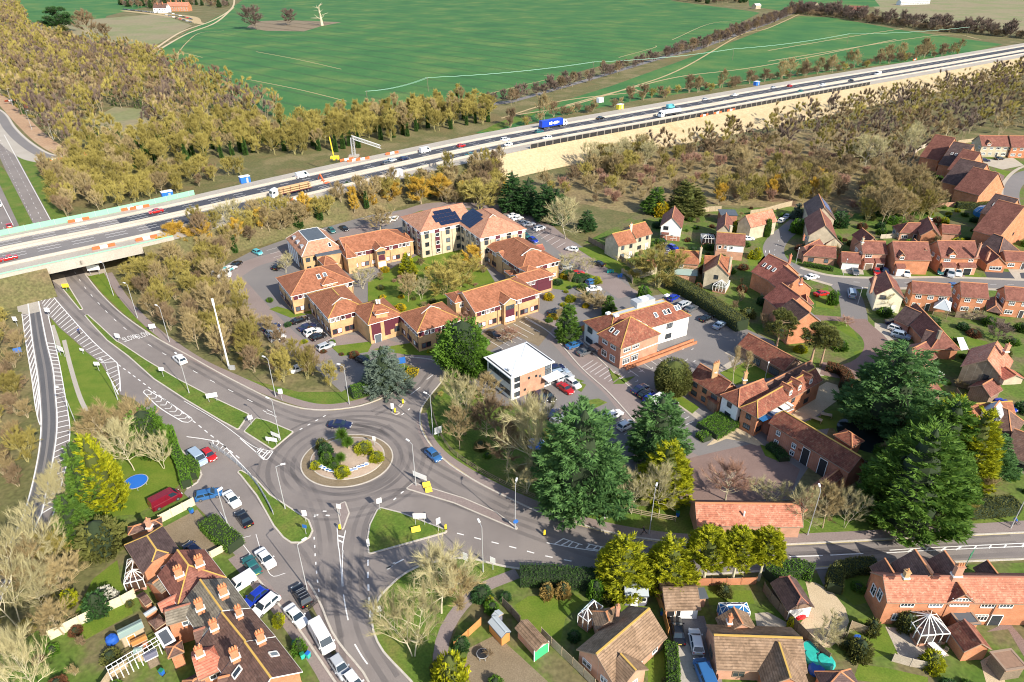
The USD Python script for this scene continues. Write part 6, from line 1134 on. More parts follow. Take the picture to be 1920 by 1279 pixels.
spruce('pine',26,14,4.6,pinep,300,60,2.0,.75,'leaf_pine',.35,.06,bark='bark',tw=.2,corek=.42);spruce('pine_b',27,13,4.8,pinep,280,56,1.9,.7,'leaf_conifer',.45,.05,bark='bark',tw=.2,corek=.45);foliage('scots_pine',28,12,3.2,lambda t:.9 if t<.9 else .4,8000,.45,.14,'leaf_olive',nclump=34,cs=.3,clear=.55,bark='bark_pine',up=.5,corek=.45)
spruce('cedar',29,9,4,lambda t:(1-t)**.75+.03,240,50,1.7,.5,'leaf_cedar',.12);foliage('far_cedar',30,18,9,broad,7000,.9,.5,'leaf_dark',nclump=40,cs=.3,clear=.2);foliage('round_bush',31,6,3.6,egg,9000,.34,.26,'leaf_olive',lumps=.1,up=.3,core='leaf_core_y');foliage('broad_evergreen',32,10,4.2,egg,11000,.5,.36,'leaf_mid',lumps=.35,up=.4)
foliage('cypress',33,7,1.1,col,3600,.5,.18,'leaf_conifer',lumps=.08,up=1.6);spruce('row_conifer',34,11,3.0,lambda t:min(1.,(1.06-t)*2.6),260,44,1.4,.42,'leaf_yellow',.7,.5,core='leaf_core_y',bark='bark_pale',corek=.4)
for k_,lf,sd in(('shrub_green','leaf_mid',41),('shrub_dark','leaf_dark',42),('shrub_yellow','leaf_yellow',43),('shrub_olive','leaf_olive',44),('shrub_bright','leaf_bright',45),('shrub_russet','leaf_russet',46),('shrub_gold','leaf_gold',47),('shrub_white','leaf_white',48),('shrub_tan','leaf_tan',49)):
 foliage(k_,sd,1.6,1.1,lambda t:math.sqrt(max(0,1-(1.35*t-.35)**2)),1500,.24,.18,lf,trunk=False,lumps=.3,core='leaf_core_y' if 'y' in k_[-6:]or 'gold' in k_ else 'leaf_core')
def palm(key,seed,H=3.4):
 rng=np.random.default_rng(seed);P_=proto(key);part(P_,'trunk',MB().tube([0,0,0],[0,0,H*.62],.2,.16,8),M('bark'));n=900
 a=rng.uniform(0,6.28,n);e=rng.uniform(-.5,1.4,n);d=np.stack([np.cos(a)*np.cos(e),np.sin(a)*np.cos(e),np.sin(e)],1);part(P_,'crown',tris(np.zeros((n,3))+[0,0,H*.68]+d*.15,d,rng.uniform(1.0,1.7,n),.12,rng),M('leaf_mid'))
palm('palm',51)
rng=np.random.default_rng(5)
P_=proto('dead_tree');mb=MB();st=polyline(np.zeros(3),np.array([.05,0,1]),13,6,np.zeros(3),rng,.06)
for i in range(6):mb.tube(st[i],st[i+1],.6-i*.08,.52-i*.08,7,False)
part(P_,'trunk',mb,M('bark_pale'));mb=MB()
for k in range(16):
 i=2+k%5;b_=polyline(st[i],np.array([math.cos(k*2.4),math.sin(k*2.4),.7]),5-i*.4,4,np.array([0,0,.1]),rng,.3)
 for j in range(4):mb.tube(b_[j],b_[j+1],.2-j*.045,.16-j*.045,4,False)
part(P_,'crown',mb,M('bark_pale'))
_H={'palm':3.4,'dead_tree':16}
def stdH(key):
 if key not in _H:
  z=0.
  for c_ in _protos[key].GetAllChildren():z=max(z,np.array(UsdGeom.Mesh(c_).GetPointsAttr().Get())[:,2].max())
  _H[key]=z
 return _H[key]
_W={}
def stdW(key):
 if key not in _W:_W[key]=max(np.percentile(np.abs(np.array(UsdGeom.Mesh(c_).GetPointsAttr().Get())[:,0]),97)for c_ in _protos[key].GetAllChildren())
 return _W[key]
def tree_h(u,vb,vt):
 B=X(u,vb)
 Z=lambda z:(B[1]*CT-(z-CAM_H)*ST);D=lambda z:(-B[1]*ST-(z-CAM_H)*CT)
 lo,hi=0.,60.
 for _ in range(40):m=(lo+hi)/2;lo,hi=(m,hi)if 639.5+FOC*D(m)/Z(m)>vt else(lo,m)
 return lo
def tree(key,name,u,vb,vt,wpx,label,group=None,cat='tree'):
 B=X(u,vb);H=max(tree_h(u,vb,vt),.4);sc=(vb+vt)/2;s=FOC/((CAM_H-H/2)*ST+B[1]*CT);r=wpx/2/s
 return copy(key,name,(B[0],B[1],-.05),R.uniform(0,6.28),(r/stdW(key),r/stdW(key),H/stdH(key)),label,cat,group)
TREES=[('pine','pine_tree',1085,948,762,165,'biggest dark pine beside the car park, left of the yellow conifer'),('pine','pine_tree',1228,860,742,100,'smaller dark pine right of the biggest pine in the car park'),('leylandii_y','conifer_tree',1245,930,828,98,'bright yellow conifer at the corner of the farm car park'),('broad_evergreen','evergreen_tree',870,700,600,92,'glossy dark green tree between courtyard offices and white roofed block'),('cedar','cedar_tree',722,728,648,88,'blue grey cedar on the corner of the estate entrance'),('round_bush','evergreen_tree',1258,736,676,66,'neat round evergreen left of the old farmhouse'),('pine','pine_tree',1655,800,645,150,'huge dark pine behind the gravel yard'),('leylandii','conifer_tree',1690,975,795,165,'tall dense green conifer nearest the road, behind the low barns'),('leylandii','conifer_tree',1745,890,745,120,'green conifer in the middle of the big evergreen clump'),('leylandii_y','conifer_tree',1800,900,765,100,'yellow tipped conifer at the right of the big evergreen clump'),('pine_b','pine_tree',1660,955,850,100,'lower spreading conifer at the left of the evergreen clump'),('pine','pine_tree',1842,885,812,80,'small dark pine in front of the maroon tiled house'),('pine_b','pine_tree',1750,940,840,120,'spreading pine at the front right of the evergreen clump'),('leylandii_y','conifer_tree',1765,830,740,85,'yellow topped conifer above the evergreen clump beside the salmon garage'),('leylandii_y','conifer_tree',1165,1100,1000,98,'leftmost yellow green conifer on the lower side of the main road'),('leylandii_y','conifer_tree',1252,1098,1005,92,'second yellow green conifer, just right of the grey summer house'),('row_conifer','conifer_tree',1318,1092,990,85,'bare legged conifer at the left of the tall roadside row'),('row_conifer','conifer_tree',1372,1092,990,80,'bare legged conifer in the middle of the tall roadside row'),('row_conifer','conifer_tree',1422,1088,988,70,'bare legged conifer at the right of the tall roadside row'),('leylandii_y','conifer_tree',207,950,812,75,'yellow green conifer beside the blue trampoline lawn'),('conifer_g','conifer_tree',178,960,830,60,'green conifer left of the yellow one on the trampoline lawn'),('broad_evergreen','evergreen_tree',288,850,768,72,'green topped tree at the roadside corner of the trampoline lawn'),('conifer_g','conifer_tree',150,1010,930,70,'low green conifer near the slip road above the dark house'),('shrub_olive','evergreen_tree',195,1030,975,80,'broad olive evergreen left of the dark roofed detached house'),('conifer','conifer_tree',960,395,318,46,'leftmost dark fir behind the three storey block'),('conifer','conifer_tree',990,400,330,44,'second dark fir behind the three storey block'),('conifer','conifer_tree',1022,412,340,46,'third dark fir behind the three storey block'),('conifer','conifer_tree',1044,418,350,40,'rightmost dark fir beside the big pale bare tree'),('conifer','conifer_tree',896,345,306,30,'lone dark fir by the motorway bank'),('conifer','conifer_tree',655,375,338,30,'dark evergreen beside the works vehicles'),('conifer','conifer_tree',705,360,332,22,'small dark evergreen right of the works vehicles'),('conifer_g','conifer_tree',1228,398,350,46,'green conifer behind the yellow bush'),('conifer_yg','conifer_tree',1284,402,338,68,'large dark and yellow conifer behind the white gabled house'),('shrub_gold','yellow_bush',1240,404,377,30,'bright yellow flowering bush behind the white gabled house'),('conifer','conifer_tree',1100,432,392,34,'dark rounded conifer beside the garden fence'),('conifer_g','conifer_tree',1064,640,566,44,'dark green conifer on the island beside the brown bays'),('conifer_g','conifer_tree',1141,592,552,26,'slim young conifer behind the grey flat roof'),('shrub_bright','evergreen_tree',1206,562,535,26,'bright green bushy tree behind the grey flat roof'),('cypress','cypress_tree',1437,444,408,12,'dark slim cypress at the turning head'),('cypress','cypress_tree',1396,440,424,9,'small dark cypress beside the cream house'),('shrub_yellow','clipped_bush',1418,483,463,15,'golden egg shaped clipped bush by the street bend'),('scots_pine','scots_pine_tree',1452,668,580,56,'scots pine behind the long low barn'),('scots_pine','scots_pine_tree',1519,684,605,56,'scots pine with forked pale trunks by the cul-de-sac'),('scots_pine','scots_pine_tree',1538,686,612,46,'scots pine closest to the paved turning circle'),('shrub_bright','evergreen_tree',1494,414+22,408,24,'round green tree by the stepped gable houses'),('shrub_dark','evergreen_tree',1572,425,396,34,'dark green round tree behind the play garden'),('cedar','cedar_tree',1493,410,380,24,'small blue spruce by the parked white cars'),('far_cedar','cedar_tree',115,60,10,56,'broad dark cedar standing in the far parkland'),('conifer','conifer_tree',268,106,78,18,'dark pointed conifer where the farm track meets the wood'),('conifer_yg','conifer_tree',125,82,46,34,'yellowish conifer below the far cedar'),('conifer','conifer_tree',230,100,74,26,'dark evergreen at the wood edge left of the pointed conifer'),('conifer','conifer_tree',190,98,76,22,'dark evergreen at the tan field corner'),('bare_purple','bare_tree',482,56,4,46,'big bare oak on the island in the green field'),('bare_purple','bare_tree',539,48,12,30,'smaller bare oak on the island in the green field'),('dead_tree','dead_tree',604,48,2,28,'white dead tree on the island in the green field'),('bare_brown','bare_tree',170,74,12,34,'tall bare tree right of the far cedar'),('bare_brown','bare_tree',198,76,40,24,'lower bare tree beside the tan field'),('bare_pale_b','bare_tree',252,882,778,66,'pale bare tree at the left of the trampoline lawn'),('bare_pale','bare_tree',308,878,800,50,'pale bare tree on the lawn by the hedge corner'),('bare_tan','bare_tree',215,850,752,75,'dense tan bare tree at the tip of the grass island'),('bare_tan_b','bare_tree',252,838,745,70,'many stemmed tan tree at the road edge above the lawn'),('bare_tan','bare_tree',185,840,775,55,'tan bare tree left of the roadside group above the lawn'),('bare_pale','bare_tree',140,958,866,56,'pale bare tree by the slip road hatching'),('bare_pale_b','bare_tree',118,970,880,46,'pale bare tree overhanging the slip road hatching'),('bare_pale','bare_tree',112,1072,950,100,'big pale bare tree over the lower slip road'),('bare_pale','bare_tree',40,1180,1010,115,'broad pale green stemmed tree at the left edge'),('bare_pale_b','bare_tree',84,1310,1170,80,'pale bare tree at the bottom left corner'),('bare_pale','bare_tree',25,1290,1160,75,'pale bare tree cut by the left bottom corner'),('bare_tan','bare_tree',128,1115,1040,80,'grey tan bare tree behind the terrace gardens'),('bare_tan_b','bare_tree',70,1110,1000,90,'spreading tan tree on the lower slip bank'),('bare_tan','bare_tree',120,1190,1120,60,'tan bare tree by the pale concrete fence'),('bare_pale_b','bare_tree',828,1150,1030,125,'large pale bare tree on the green at the junction'),('bare_pale','bare_tree',776,1228,1068,118,'leaning pale bare tree nearest the south road'),('bare_tan_b','bare_tree',868,1140,1060,70,'tan bare tree right of the large pale tree'),('bare_pale','bare_tree',876,800,686,66,'pale bare tree beside the pavement at the roundabout'),('bare_tan','bare_tree',862,842,758,50,'slim bare tree in the green strip right of the roundabout'),('bare_brown','bare_tree',912,820,738,66,'bare tree with fine twigs before the white roofed block'),('bare_pale_b','bare_tree',992,905,742,125,'largest pale bare tree with mistletoe left of the dark pine'),('bare_pale','bare_tree',986,925,850,70,'low spreading pale tree under the largest pale tree'),('bare_brown','bare_tree',950,880,780,70,'brown bare tree behind the roadside rail'),('bare_tan','bare_tree',905,760,700,55,'tan bare tree against the white wall of the flat roofed block'),('bare_pale','bare_tree',1184,962,868,80,'pale bare tree left of two before the yellow conifer'),('bare_pale_b','bare_tree',1236,964,866,62,'pale bare tree right of two before the yellow conifer'),('bare_red','bare_tree',1360,938,852,82,'pinkish bare tree in the paved barn yard'),('bare_pale','bare_tree',1440,942,890,72,'low pale bare tree beside the roadside barn'),('bare_pale_b','bare_tree',1505,990,912,62,'pale bare tree at the end of the roadside barn'),('bare_tan','bare_tree',1542,990,905,60,'tan bare tree between barn end and lamp post'),('bare_pale','bare_tree',1582,990,918,50,'pale bare tree right of the barn end lamp posts'),('birch','birch_tree',1374,722,640,20,'thin young birch at the left of the small lawn'),('birch','birch_tree',1400,712,652,22,'thin young birch in the middle of the small lawn'),('bare_tan','bare_tree',765,566,506,36,'thin bare tree left of two in the courtyard'),('bare_pale','bare_tree',790,562,512,34,'pale bare tree right of two in the courtyard'),('bare_olive_b','bare_tree',832,552,488,66,'dense bare tree in the middle of the courtyard'),('bare_gold','bare_tree',884,505,458,38,'golden round tree at the top of the courtyard'),('bare_olive_b','bare_tree',862,538,478,56,'olive bare tree right of the courtyard centre'),('bare_pale','bare_tree',680,542,502,40,'pale bare tree by the west courtyard wing'),('leylandii_y','evergreen_tree',766,518,472,32,'yellow green feathery tree by the courtyard steps'),('bare_pale','bare_tree',536,512,470,30,'pale bare tree before the white panelled wall'),('bare_tan','bare_tree',712,436,386,50,'bare tree behind the north wing car park'),('birch','birch_tree',714,434,382,16,'pale slim birch by the parked white cars'),('bare_pale_b','bare_tree',1060,448,366,66,'large pale round crowned bare tree by the estate road'),('bare_olive_b','bare_tree',1232,538,458,66,'tall bare tree behind the bin store'),('bush_olive','bare_tree',1198,520,480,60,'broad dark bare bush beside the bin store'),('bare_red','bare_tree',878,612,578,34,'reddish bare tree beside the south wing corner'),('bush_tan','bare_tree',1112,575,548,56,'pale bare bush behind the grey flat roof'),('bare_red','bare_tree',960,642,612,46,'thin pink bare tree above the white flat roof'),('bare_pale','bare_tree',1070,510,478,50,'pale misty bare tree beside the estate road'),('bare_pale','bare_tree',1100,512,482,26,'thin pale bare tree at the kerb of the estate road'),('bare_pale','bare_tree',1660,580,538,36,'pale bare tree left of the cream gabled house'),('bare_pale','bare_tree',1822,600,582,34,'twisted pale tree behind the pavilion garden'),('bare_purple','bare_tree',1870,640,606,46,'purple brown bare tree on the right lawn'),('bush_tan','bare_tree',1803,728,712,20,'pollarded bush on the shaded lawn'),('bare_red','bare_tree',1588,612,592,30,'small weeping tree with white branches on the cul-de-sac green'),('shrub_bright','evergreen_tree',1560,570,543,20,'bright round tree on the grass beside the red car'),('bare_pale','bare_tree',1535,1215,1150,62,'pale bare tree on the gravel drive'),('shrub_russet','copper_bush',1798,905,878,32,'coppery weeping bush in front of the evergreen clump'),('shrub_olive','evergreen_tree',1608,1230,1200,44,'dark leafy tree between sheds and lower lawn'),('shrub_olive','evergreen_tree',1694,1178,1148,36,'olive tree on the patio of the long house'),('shrub_olive','clipped_bush',1632,1188,1162,28,'ball shaped bush on the lower lawn'),('shrub_yellow','yellow_bush',1745,1250,1225,42,'bushy yellow green shrub below the patio table'),('shrub_yellow','clipped_bush',1480,740+436-0,1157,0+12,'yellow egg shaped bush on the paved terrace'),('shrub_white','magnolia_bush',200,1128,1105,42,'white flowering bush in the terrace garden'),('shrub_dark','evergreen_tree',188,1150,1112,44,'dark green bush beside the white flowering bush'),('shrub_yellow','yellow_bush',133,1132,1105,28,'yellow bush on the lower garden lawn'),('shrub_yellow','clipped_bush',524,1170,1150,22,'round yellow bush in a terrace front garden'),('shrub_bright','clipped_bush',563,1222,1200,26,'round green bush beside the terrace bins'),('shrub_tan','clipped_bush',1026,1118,1095,26,'left one of two orange clipped bushes by the hedge'),('shrub_tan','clipped_bush',1056,1117,1092,26,'right one of two orange clipped bushes by the hedge'),('shrub_bright','laurel_bush',1116,1120,1088,32,'glossy green bush right of the clipped orange bushes'),('shrub_yellow','yellow_bush',845,1290,1225,66,'yellow green bush at the bottom edge right of the green')]
for t in TREES:tree(*t)
for i,(k_,u,v,h,w_,lb)in enumerate((('palm',644,838,3.6,2.6,'tallest palm at the back of the roundabout bed'),('palm',655,848,3.0,2.4,'second palm beside the tallest on the roundabout'),('palm',641,876,2.6,2.2,'front palm in the middle of the roundabout bed'),('shrub_dark',612,855,2.6,2.8,'dark bush left of the roundabout palms'),('shrub_green',614,872,2.4,2.6,'green bush at the left of the front palm'),('shrub_olive',604,842,2.0,2.2,'olive bush at the back left of the roundabout bed'),('shrub_yellow',683,850,2.0,3.6,'yellow bush at the right rear of the roundabout bed'),('shrub_yellow',707,866,1.9,2.6,'yellow bush at the right end of the roundabout bed'),('shrub_yellow',643,893,1.7,2.8,'yellow bush at the front of the roundabout bed'),('shrub_yellow',593,880,1.3,2.0,'low yellow bush at the left end of the roundabout bed'),('shrub_green',628,882,1.6,2.2,'small green bush beside the white sign letters'),('shrub_yellow',652,838,1.4,2.0,'little yellow bush behind the palms'))):
 p=X2(u,v);copy(k_,'palm_tree' if k_=='palm' else 'shrub',(*p,.45),i,(w_/2/stdW(k_),w_/2/stdW(k_),h/stdH(k_)),lb,'palm' if k_=='palm' else 'shrub')
NOGO=unary_union([f.buffer(1.2)for f in FOOT if f.is_valid]+[ROADP.buffer(1.0)])
from shapely.prepared import prep
NG=prep(NOGO)
def scatter(px,spacing,seed,jit=.45,avoid=True,world=None):
 pg=Polygon(XS(px)).buffer(0);rng=np.random.default_rng(seed);x0,y0,x1,y1=pg.bounds;out=[];pr=prep(pg)
 for j,y in enumerate(np.arange(y0,y1,spacing*.87)):
  for x in np.arange(x0+(j%2)*spacing/2,x1,spacing):
   q=(x+rng.normal()*spacing*jit*.6,y+rng.normal()*spacing*jit*.6)
   if pr.contains(Point(q))and not(avoid and NG.contains(Point(q))):out.append(q)
 return out
def in_motorway(q):
 s_,o_=None,None
 d=np.linalg.norm(MC[:-1,None]+(MC[1:,None]-MC[:-1,None])*np.linspace(0,1,12)[None,:,None]-np.array(q),axis=2).min();return d
def grove(px,spacing,seed,kinds,name,label,group,cat='tree',s=(.75,1.15),lim=(28,),z=-.05,hs=1.0):
 rng=np.random.default_rng(seed);n=0
 for q in scatter(px,spacing,seed):
  d=in_motorway(q)
  if d<lim[0]:continue
  k_=kinds[rng.integers(len(kinds))];f=rng.uniform(*s);zz=z+(max(0.,6.4-(d-17.5)*.6)if d<28 and lim[0]<22 else 0);copy(k_,name,(q[0],q[1],zz),rng.uniform(0,6.28),(f,f,f*rng.uniform(.9,1.15)*hs),label,cat,group);n+=1
 return n
OL=['bare_olive','bare_olive_b','bare_olive_b','bare_tan','bare_tan_b','bare_brown_b']
cnt={}
cnt['slip']=grove([(212,510),(300,470),(330,455),(420,500),(425,540),(480,600),(545,650),(635,730),(610,745),(545,742),(470,715),(400,678),(330,630),(280,590),(240,555)],5.0,61,OL,'roadside_tree','bare olive twigged tree in the roadside wood between slip road and offices','trees of the wood beside the northbound road',s=(.5,.85))
cnt['belt']=grove([(330,452),(420,425),(520,398),(620,365),(700,348),(800,330),(940,318),(950,385),(880,385),(780,380),(720,392),(690,402),(560,435),(470,468),(420,498),(360,478)],4.4,62,OL+['bare_gold','ivy_b','bare_brown'],'belt_tree','bare tree in the belt between motorway and office campus','trees of the belt between motorway and offices',s=(.5,.9),lim=(19.5,))
cnt['left']=grove([(-60,545),(15,560),(36,640),(52,720),(62,800),(50,880),(20,960),(-70,1000)],5.0,63,['bare_olive_b','bare_tan_b','bush_brown','bush_tan','bare_brown_b'],'scrub_tree','bare scrubby tree on the bank left of the slip road','trees on the bank left of the slip road',s=(.45,.8))
cnt['low']=grove([(-30,1060),(30,1100),(90,1010),(120,1000),(160,1040),(150,1080),(110,1150),(50,1200),(-40,1250)],4.6,64,['bare_tan','bare_pale','bush_tan','bush_olive','bare_olive_b'],'bare_tree','bare tree on the rough bank behind the terrace gardens','trees behind the terrace gardens',s=(.5,.85))
cnt['edge']=grove([(140,330),(280,320),(400,300),(520,295),(640,285),(800,250),(935,235),(925,205),(860,195),(760,215),(640,225),(540,245),(430,235),(300,260),(150,285)],7.4,65,['ivy','ivy_b','bare_olive','bare_olive_b','ivy'],'ivy_tree','ivy clad bare tree in the wood edge beyond the motorway','ivy clad trees beyond the motorway',s=(.75,1.1),lim=(29,))
cnt['bankleft']=grove([(108,405),(80,330),(140,310),(330,325),(480,320),(440,335),(300,372),(120,412)],6.0,66,OL,'bank_tree','bare tree at the foot of the motorway beside the dual carriageway','trees at the far foot of the motorway',s=(.6,.9),lim=(27,))
cnt['scrub']=grove([(1000,345),(1060,325),(1130,305),(1300,282),(1450,262),(1560,300),(1700,330),(1690,400),(1480,380),(1330,372),(1250,375),(1120,390),(1050,372)],7.6,67,['bush_tan','bush_brown','bush_olive','bush_red','bush_tan'],'scrub_bush','bare rusty scrub bush on the rough ground below the motorway','bushes on the rough ground below the motorway',cat='bush',s=(.6,1.4),lim=(39,))
cnt['scrubtree']=grove([(1100,330),(1110,300),(1200,285),(1230,310),(1160,335)],5.,68,['bare_pale','bare_tan_b','bare_olive_b'],'bare_tree','pale twiggy tree at the left of the rough ground','pale trees at the left of the rough ground',s=(.7,1.),lim=(34,))
cnt['est']=grove([(1330,360),(1480,345),(1560,335),(1560,380),(1480,385),(1340,385)],6.5,69,['bare_gold','bare_tan_b','bare_olive_b','bare_tan'],'bare_tree','tan bare tree on the wood edge behind the estate fence','trees behind the estate fence',s=(.6,.9))
cnt['est2']=grove([(1610,400),(1640,360),(1720,360),(1745,410),(1690,430),(1630,425)],5.,70,['bare_olive_b','bare_tan','ivy_b'],'bare_tree','bare tree in the wood edge behind the stepped terrace gardens','trees behind the stepped terrace gardens',s=(.8,1.1))
cnt['lane']=grove([(905,198),(960,190),(1100,150),(1250,105),(1310,85),(1440,38),(1500,14),(1503,22),(1440,50),(1310,98),(1250,112),(1100,158),(960,198),(915,207)],8.,71,['bare_purple','bare_brown','bare_purple'],'lane_tree','purplish bare tree in the line along the lane between the fields','bare trees along the lane between the fields',s=(.6,.95),lim=(30,))
cnt['mfar']=grove([(930,240),(1060,215),(1200,185),(1440,148),(1700,108),(1800,96),(1800,102),(1700,116),(1440,155),(1200,192),(1060,222),(940,246)],7.,72,['bush_brown','bush_brown','bush_tan','bare_tan','bush_olive','bare_brown_b'],'hedgerow_bush','bare bush in the hedge along the far side of the motorway','hedge bushes along the far side of the motorway',cat='bush',s=(.7,1.2),lim=(26,))
cnt['tophedge']=grove([(1480,20),(1560,26),(1650,40),(1740,52),(1960,72),(1960,76),(1740,58),(1650,46),(1560,33),(1480,26)],7.,73,['bush_brown','bush_brown','bare_purple'],'hedgerow_bush','dark bush in the far hedge below the stubble field','bushes of the far hedge below the stubble field',cat='bush',s=(.9,1.5))
cnt['topwood']=grove([(1265,-6),(1400,-8),(1400,6),(1330,8),(1270,2)],14.,75,['conifer','bare_purple','bare_brown'],'far_tree','far dark tree in the copse at the top of the green field','far trees at the top of the green field',s=(.8,1.1))
cnt['manor']=grove([(225,8),(285,8),(360,6),(430,10),(420,18),(375,10),(290,16),(230,14)],12.,76,['conifer','bare_purple','conifer','bare_brown'],'far_tree','far tree standing round the manor house','far trees round the manor house',s=(.7,1.1))
def wood(name,px,spacing,seed,kinds,label,s=(.8,1.2),lim=28):
 inst=UsdGeom.PointInstancer.Define(stage,numbered(name));P_=inst.GetPrim();tag(P_,label,'wood',kind='stuff');tg=[]
 for k_ in kinds:
  p=UsdGeom.Xform.Define(stage,f'{P_.GetPath()}/kind_{k_}').GetPrim();p.GetReferences().AddInternalReference(_protos[k_].GetPath());tg.append(p.GetPath())
 rng=np.random.default_rng(seed);pos,ind,sc,ori=[],[],[],[]
 for q in scatter(px,spacing,seed):
  if in_motorway(q)<lim:continue
  if name=='woodland' and CLEAR.contains(Point(q)):continue
  f=rng.uniform(*s);a=rng.uniform(0,6.28);pos.append((q[0],q[1],-.1));ind.append(int(rng.integers(len(kinds))));sc.append((f,f,f*rng.uniform(.85,1.15)));ori.append(Gf.Quath(math.cos(a/2),0,0,math.sin(a/2)))
 inst.CreatePrototypesRel().SetTargets(tg);inst.CreateProtoIndicesAttr(ind);inst.CreatePositionsAttr(Vt.Vec3fArray([Gf.Vec3f(*map(float,p))for p in pos]));inst.CreateScalesAttr(Vt.Vec3fArray([Gf.Vec3f(*map(float,p))for p in sc]));inst.CreateOrientationsAttr(Vt.QuathArray(ori))
 cnt[label]=len(pos)
CLEAR=Polygon(XS([(165,232),(215,204),(275,205),(290,240),(285,262),(255,268),(200,255)]))
wood('woodland',[(-60,20),(40,15),(60,62),(110,80),(200,95),(275,106),(330,130),(420,165),(530,215),(500,240),(430,232),(300,255),(150,280),(130,300),(95,262),(50,225),(12,180),(-60,150)],8.5,81,['far_olive','far_tan','far_brown','far_purple','far_ivy'],'big bare wood between the slip road and the far fields',(.85,1.35))
wood('woodland',[(1140,300),(1300,272),(1480,232),(1640,165),(1790,120),(1990,70),(1990,250),(1800,262),(1735,290),(1700,335),(1560,315),(1480,282),(1300,300)],7.6,82,['far_olive','far_tan','far_brown','far_purple','far_tan'],'big bare wood between the motorway and the housing estate',(.75,1.15),31)
for k_,u,vb,vt,w_,lb in(('bare_gold',335,470,408,50,'big golden bushy tree at the bridge end of the belt'),('bare_gold',365,478,425,46,'second golden bushy tree at the bridge end of the belt'),('bare_gold',318,482,436,36,'lower golden bushy tree at the bridge end of the belt'),('bare_gold',735,385,338,42,'orange gold tree left of the row behind the three storey block'),('bare_gold',790,382,325,46,'orange gold tree second in the row behind the three storey block'),('bare_gold',832,378,322,44,'orange gold tree third in the row behind the three storey block'),('bare_olive_b',900,392,335,52,'olive tree right of the orange gold row'),('bare_gold',690,395,345,34,'orange gold tree farthest left behind the north wing'),('bare_pale',445,452,372,60,'tall pale tree standing up before the motorway bank'),('bare_olive_b',480,448,385,50,'olive tree right of the tall pale belt tree'),('ivy_b',560,432,372,44,'ivy clad tree behind the grey topped block'),('ivy',600,420,362,40,'second ivy clad tree behind the grey topped block'),('bare_tan_b',530,440,385,46,'tan tree before the log lorry')):tree(k_,'bare_tree',u,vb,vt,w_,lb)
tree('birch','birch_tree',1772,268,208,20,'white barked birch standing out of the right hand wood');tree('bare_pale','bare_tree',1690,305,222,50,'tall pale bare tree at the corner of the right hand wood');tree('bare_pale_b','bare_tree',1620,320,250,70,'broad bare tree at the lower edge of the right hand wood')
def shrubs(px,spacing,seed,kinds,label,group,s=(.5,1.6),name='garden_shrub',cat='shrub'):
 rng=np.random.default_rng(seed);n=0
 for q in scatter(px,spacing,seed):
  if STREETS.contains(Point(q)):continue
  k_=kinds[rng.integers(len(kinds))];f=rng.uniform(*s)
  if k_.startswith('bare')or k_.startswith('bush'):f*=.45
  copy(k_,name,(q[0],q[1],-.02),rng.uniform(0,6.28),(f,f*rng.uniform(.8,1.2),f*rng.uniform(.8,1.3)),label,cat,group);n+=1
 return n
STREETS=prep(unary_union([LineString(curve(l)).buffer(5.)for l in(MAINST,[(1570,527),(1590,550),(1600,580),(1602,600)],[(1602,598),(1615,612),(1640,635),(1645,660),(1625,685),(1585,698),(1540,690)],[(1990,318),(1930,325),(1900,345),(1893,370),(1905,395),(1960,425)])]+[Polygon(XS(p)).buffer(0)for p in([(1510,1085),(1590,1130),(1595,1190),(1555,1220),(1480,1180)],[(1245,1150),(1330,1150),(1365,1330),(1260,1330)],[(300,990),(375,950),(425,1020),(345,1035)],[(965,1135),(1095,1110),(1060,1200),(980,1165)],[(1845,505),(1960,505),(1960,530),(1850,530)],[(1652,1170),(1745,1180),(1785,1240),(1690,1250)],[(1360,1180),(1480,1150),(1440,1190)])]))
SK=['shrub_green','shrub_dark','shrub_olive','shrub_yellow','shrub_bright','shrub_russet','bush_tan','bush_brown','shrub_olive','shrub_green']
cnt['sh1']=shrubs([(1130,470),(1250,388),(1480,392),(1490,420),(1440,460),(1450,510),(1440,620),(1360,600),(1262,540),(1190,520)],6.8,91,SK,'garden shrub among the houses above the brick offices','garden shrubs above the brick offices')
cnt['sh2']=shrubs([(1500,400),(1700,405),(1790,290),(1830,300),(1880,420),(1960,450),(1960,500),(1500,495)],7.4,92,SK,'garden shrub among the houses north of the street','garden shrubs north of the street')
cnt['sh3']=shrubs([(1450,560),(1520,640),(1640,560),(1960,580),(1960,940),(1820,930),(1700,720),(1560,690),(1450,660)],7.2,93,SK,'garden shrub among the houses south of the street','garden shrubs south of the street')
cnt['sh4']=shrubs([(930,1100),(1140,1095),(1440,1090),(1640,1075),(1960,1150),(1960,1290),(1230,1290),(900,1290),(860,1230),(880,1150)],6.2,94,SK,'garden shrub behind the houses at the lower right','garden shrubs at the lower right',(.35,1.1))
cnt['sh5']=shrubs([(130,1150),(240,1090),(290,1110),(330,1230),(330,1290),(20,1290),(60,1210)],4.6,95,SK+['bush_tan','bush_brown'],'garden shrub in the terrace back gardens','garden shrubs of the terrace',(.35,1.0))
cnt['sh6']=shrubs([(1540,740),(1600,770),(1640,800),(1600,880),(1640,960),(1850,960),(1900,860),(1800,780),(1700,760)],5.0,96,['shrub_dark','shrub_green','shrub_olive','bush_tan'],'shrub under the big evergreens beside the barns','shrubs under the big evergreens',(.8,1.8))
cnt['sh7']=shrubs([(1310,995),(1450,990),(1640,968),(1900,955),(1960,950),(1960,972),(1740,985),(1500,1000)],4.6,97,['shrub_olive','bush_tan','shrub_green','bush_olive'],'rough verge bush along the upper side of the main road','verge bushes along the main road',(.5,1.3))
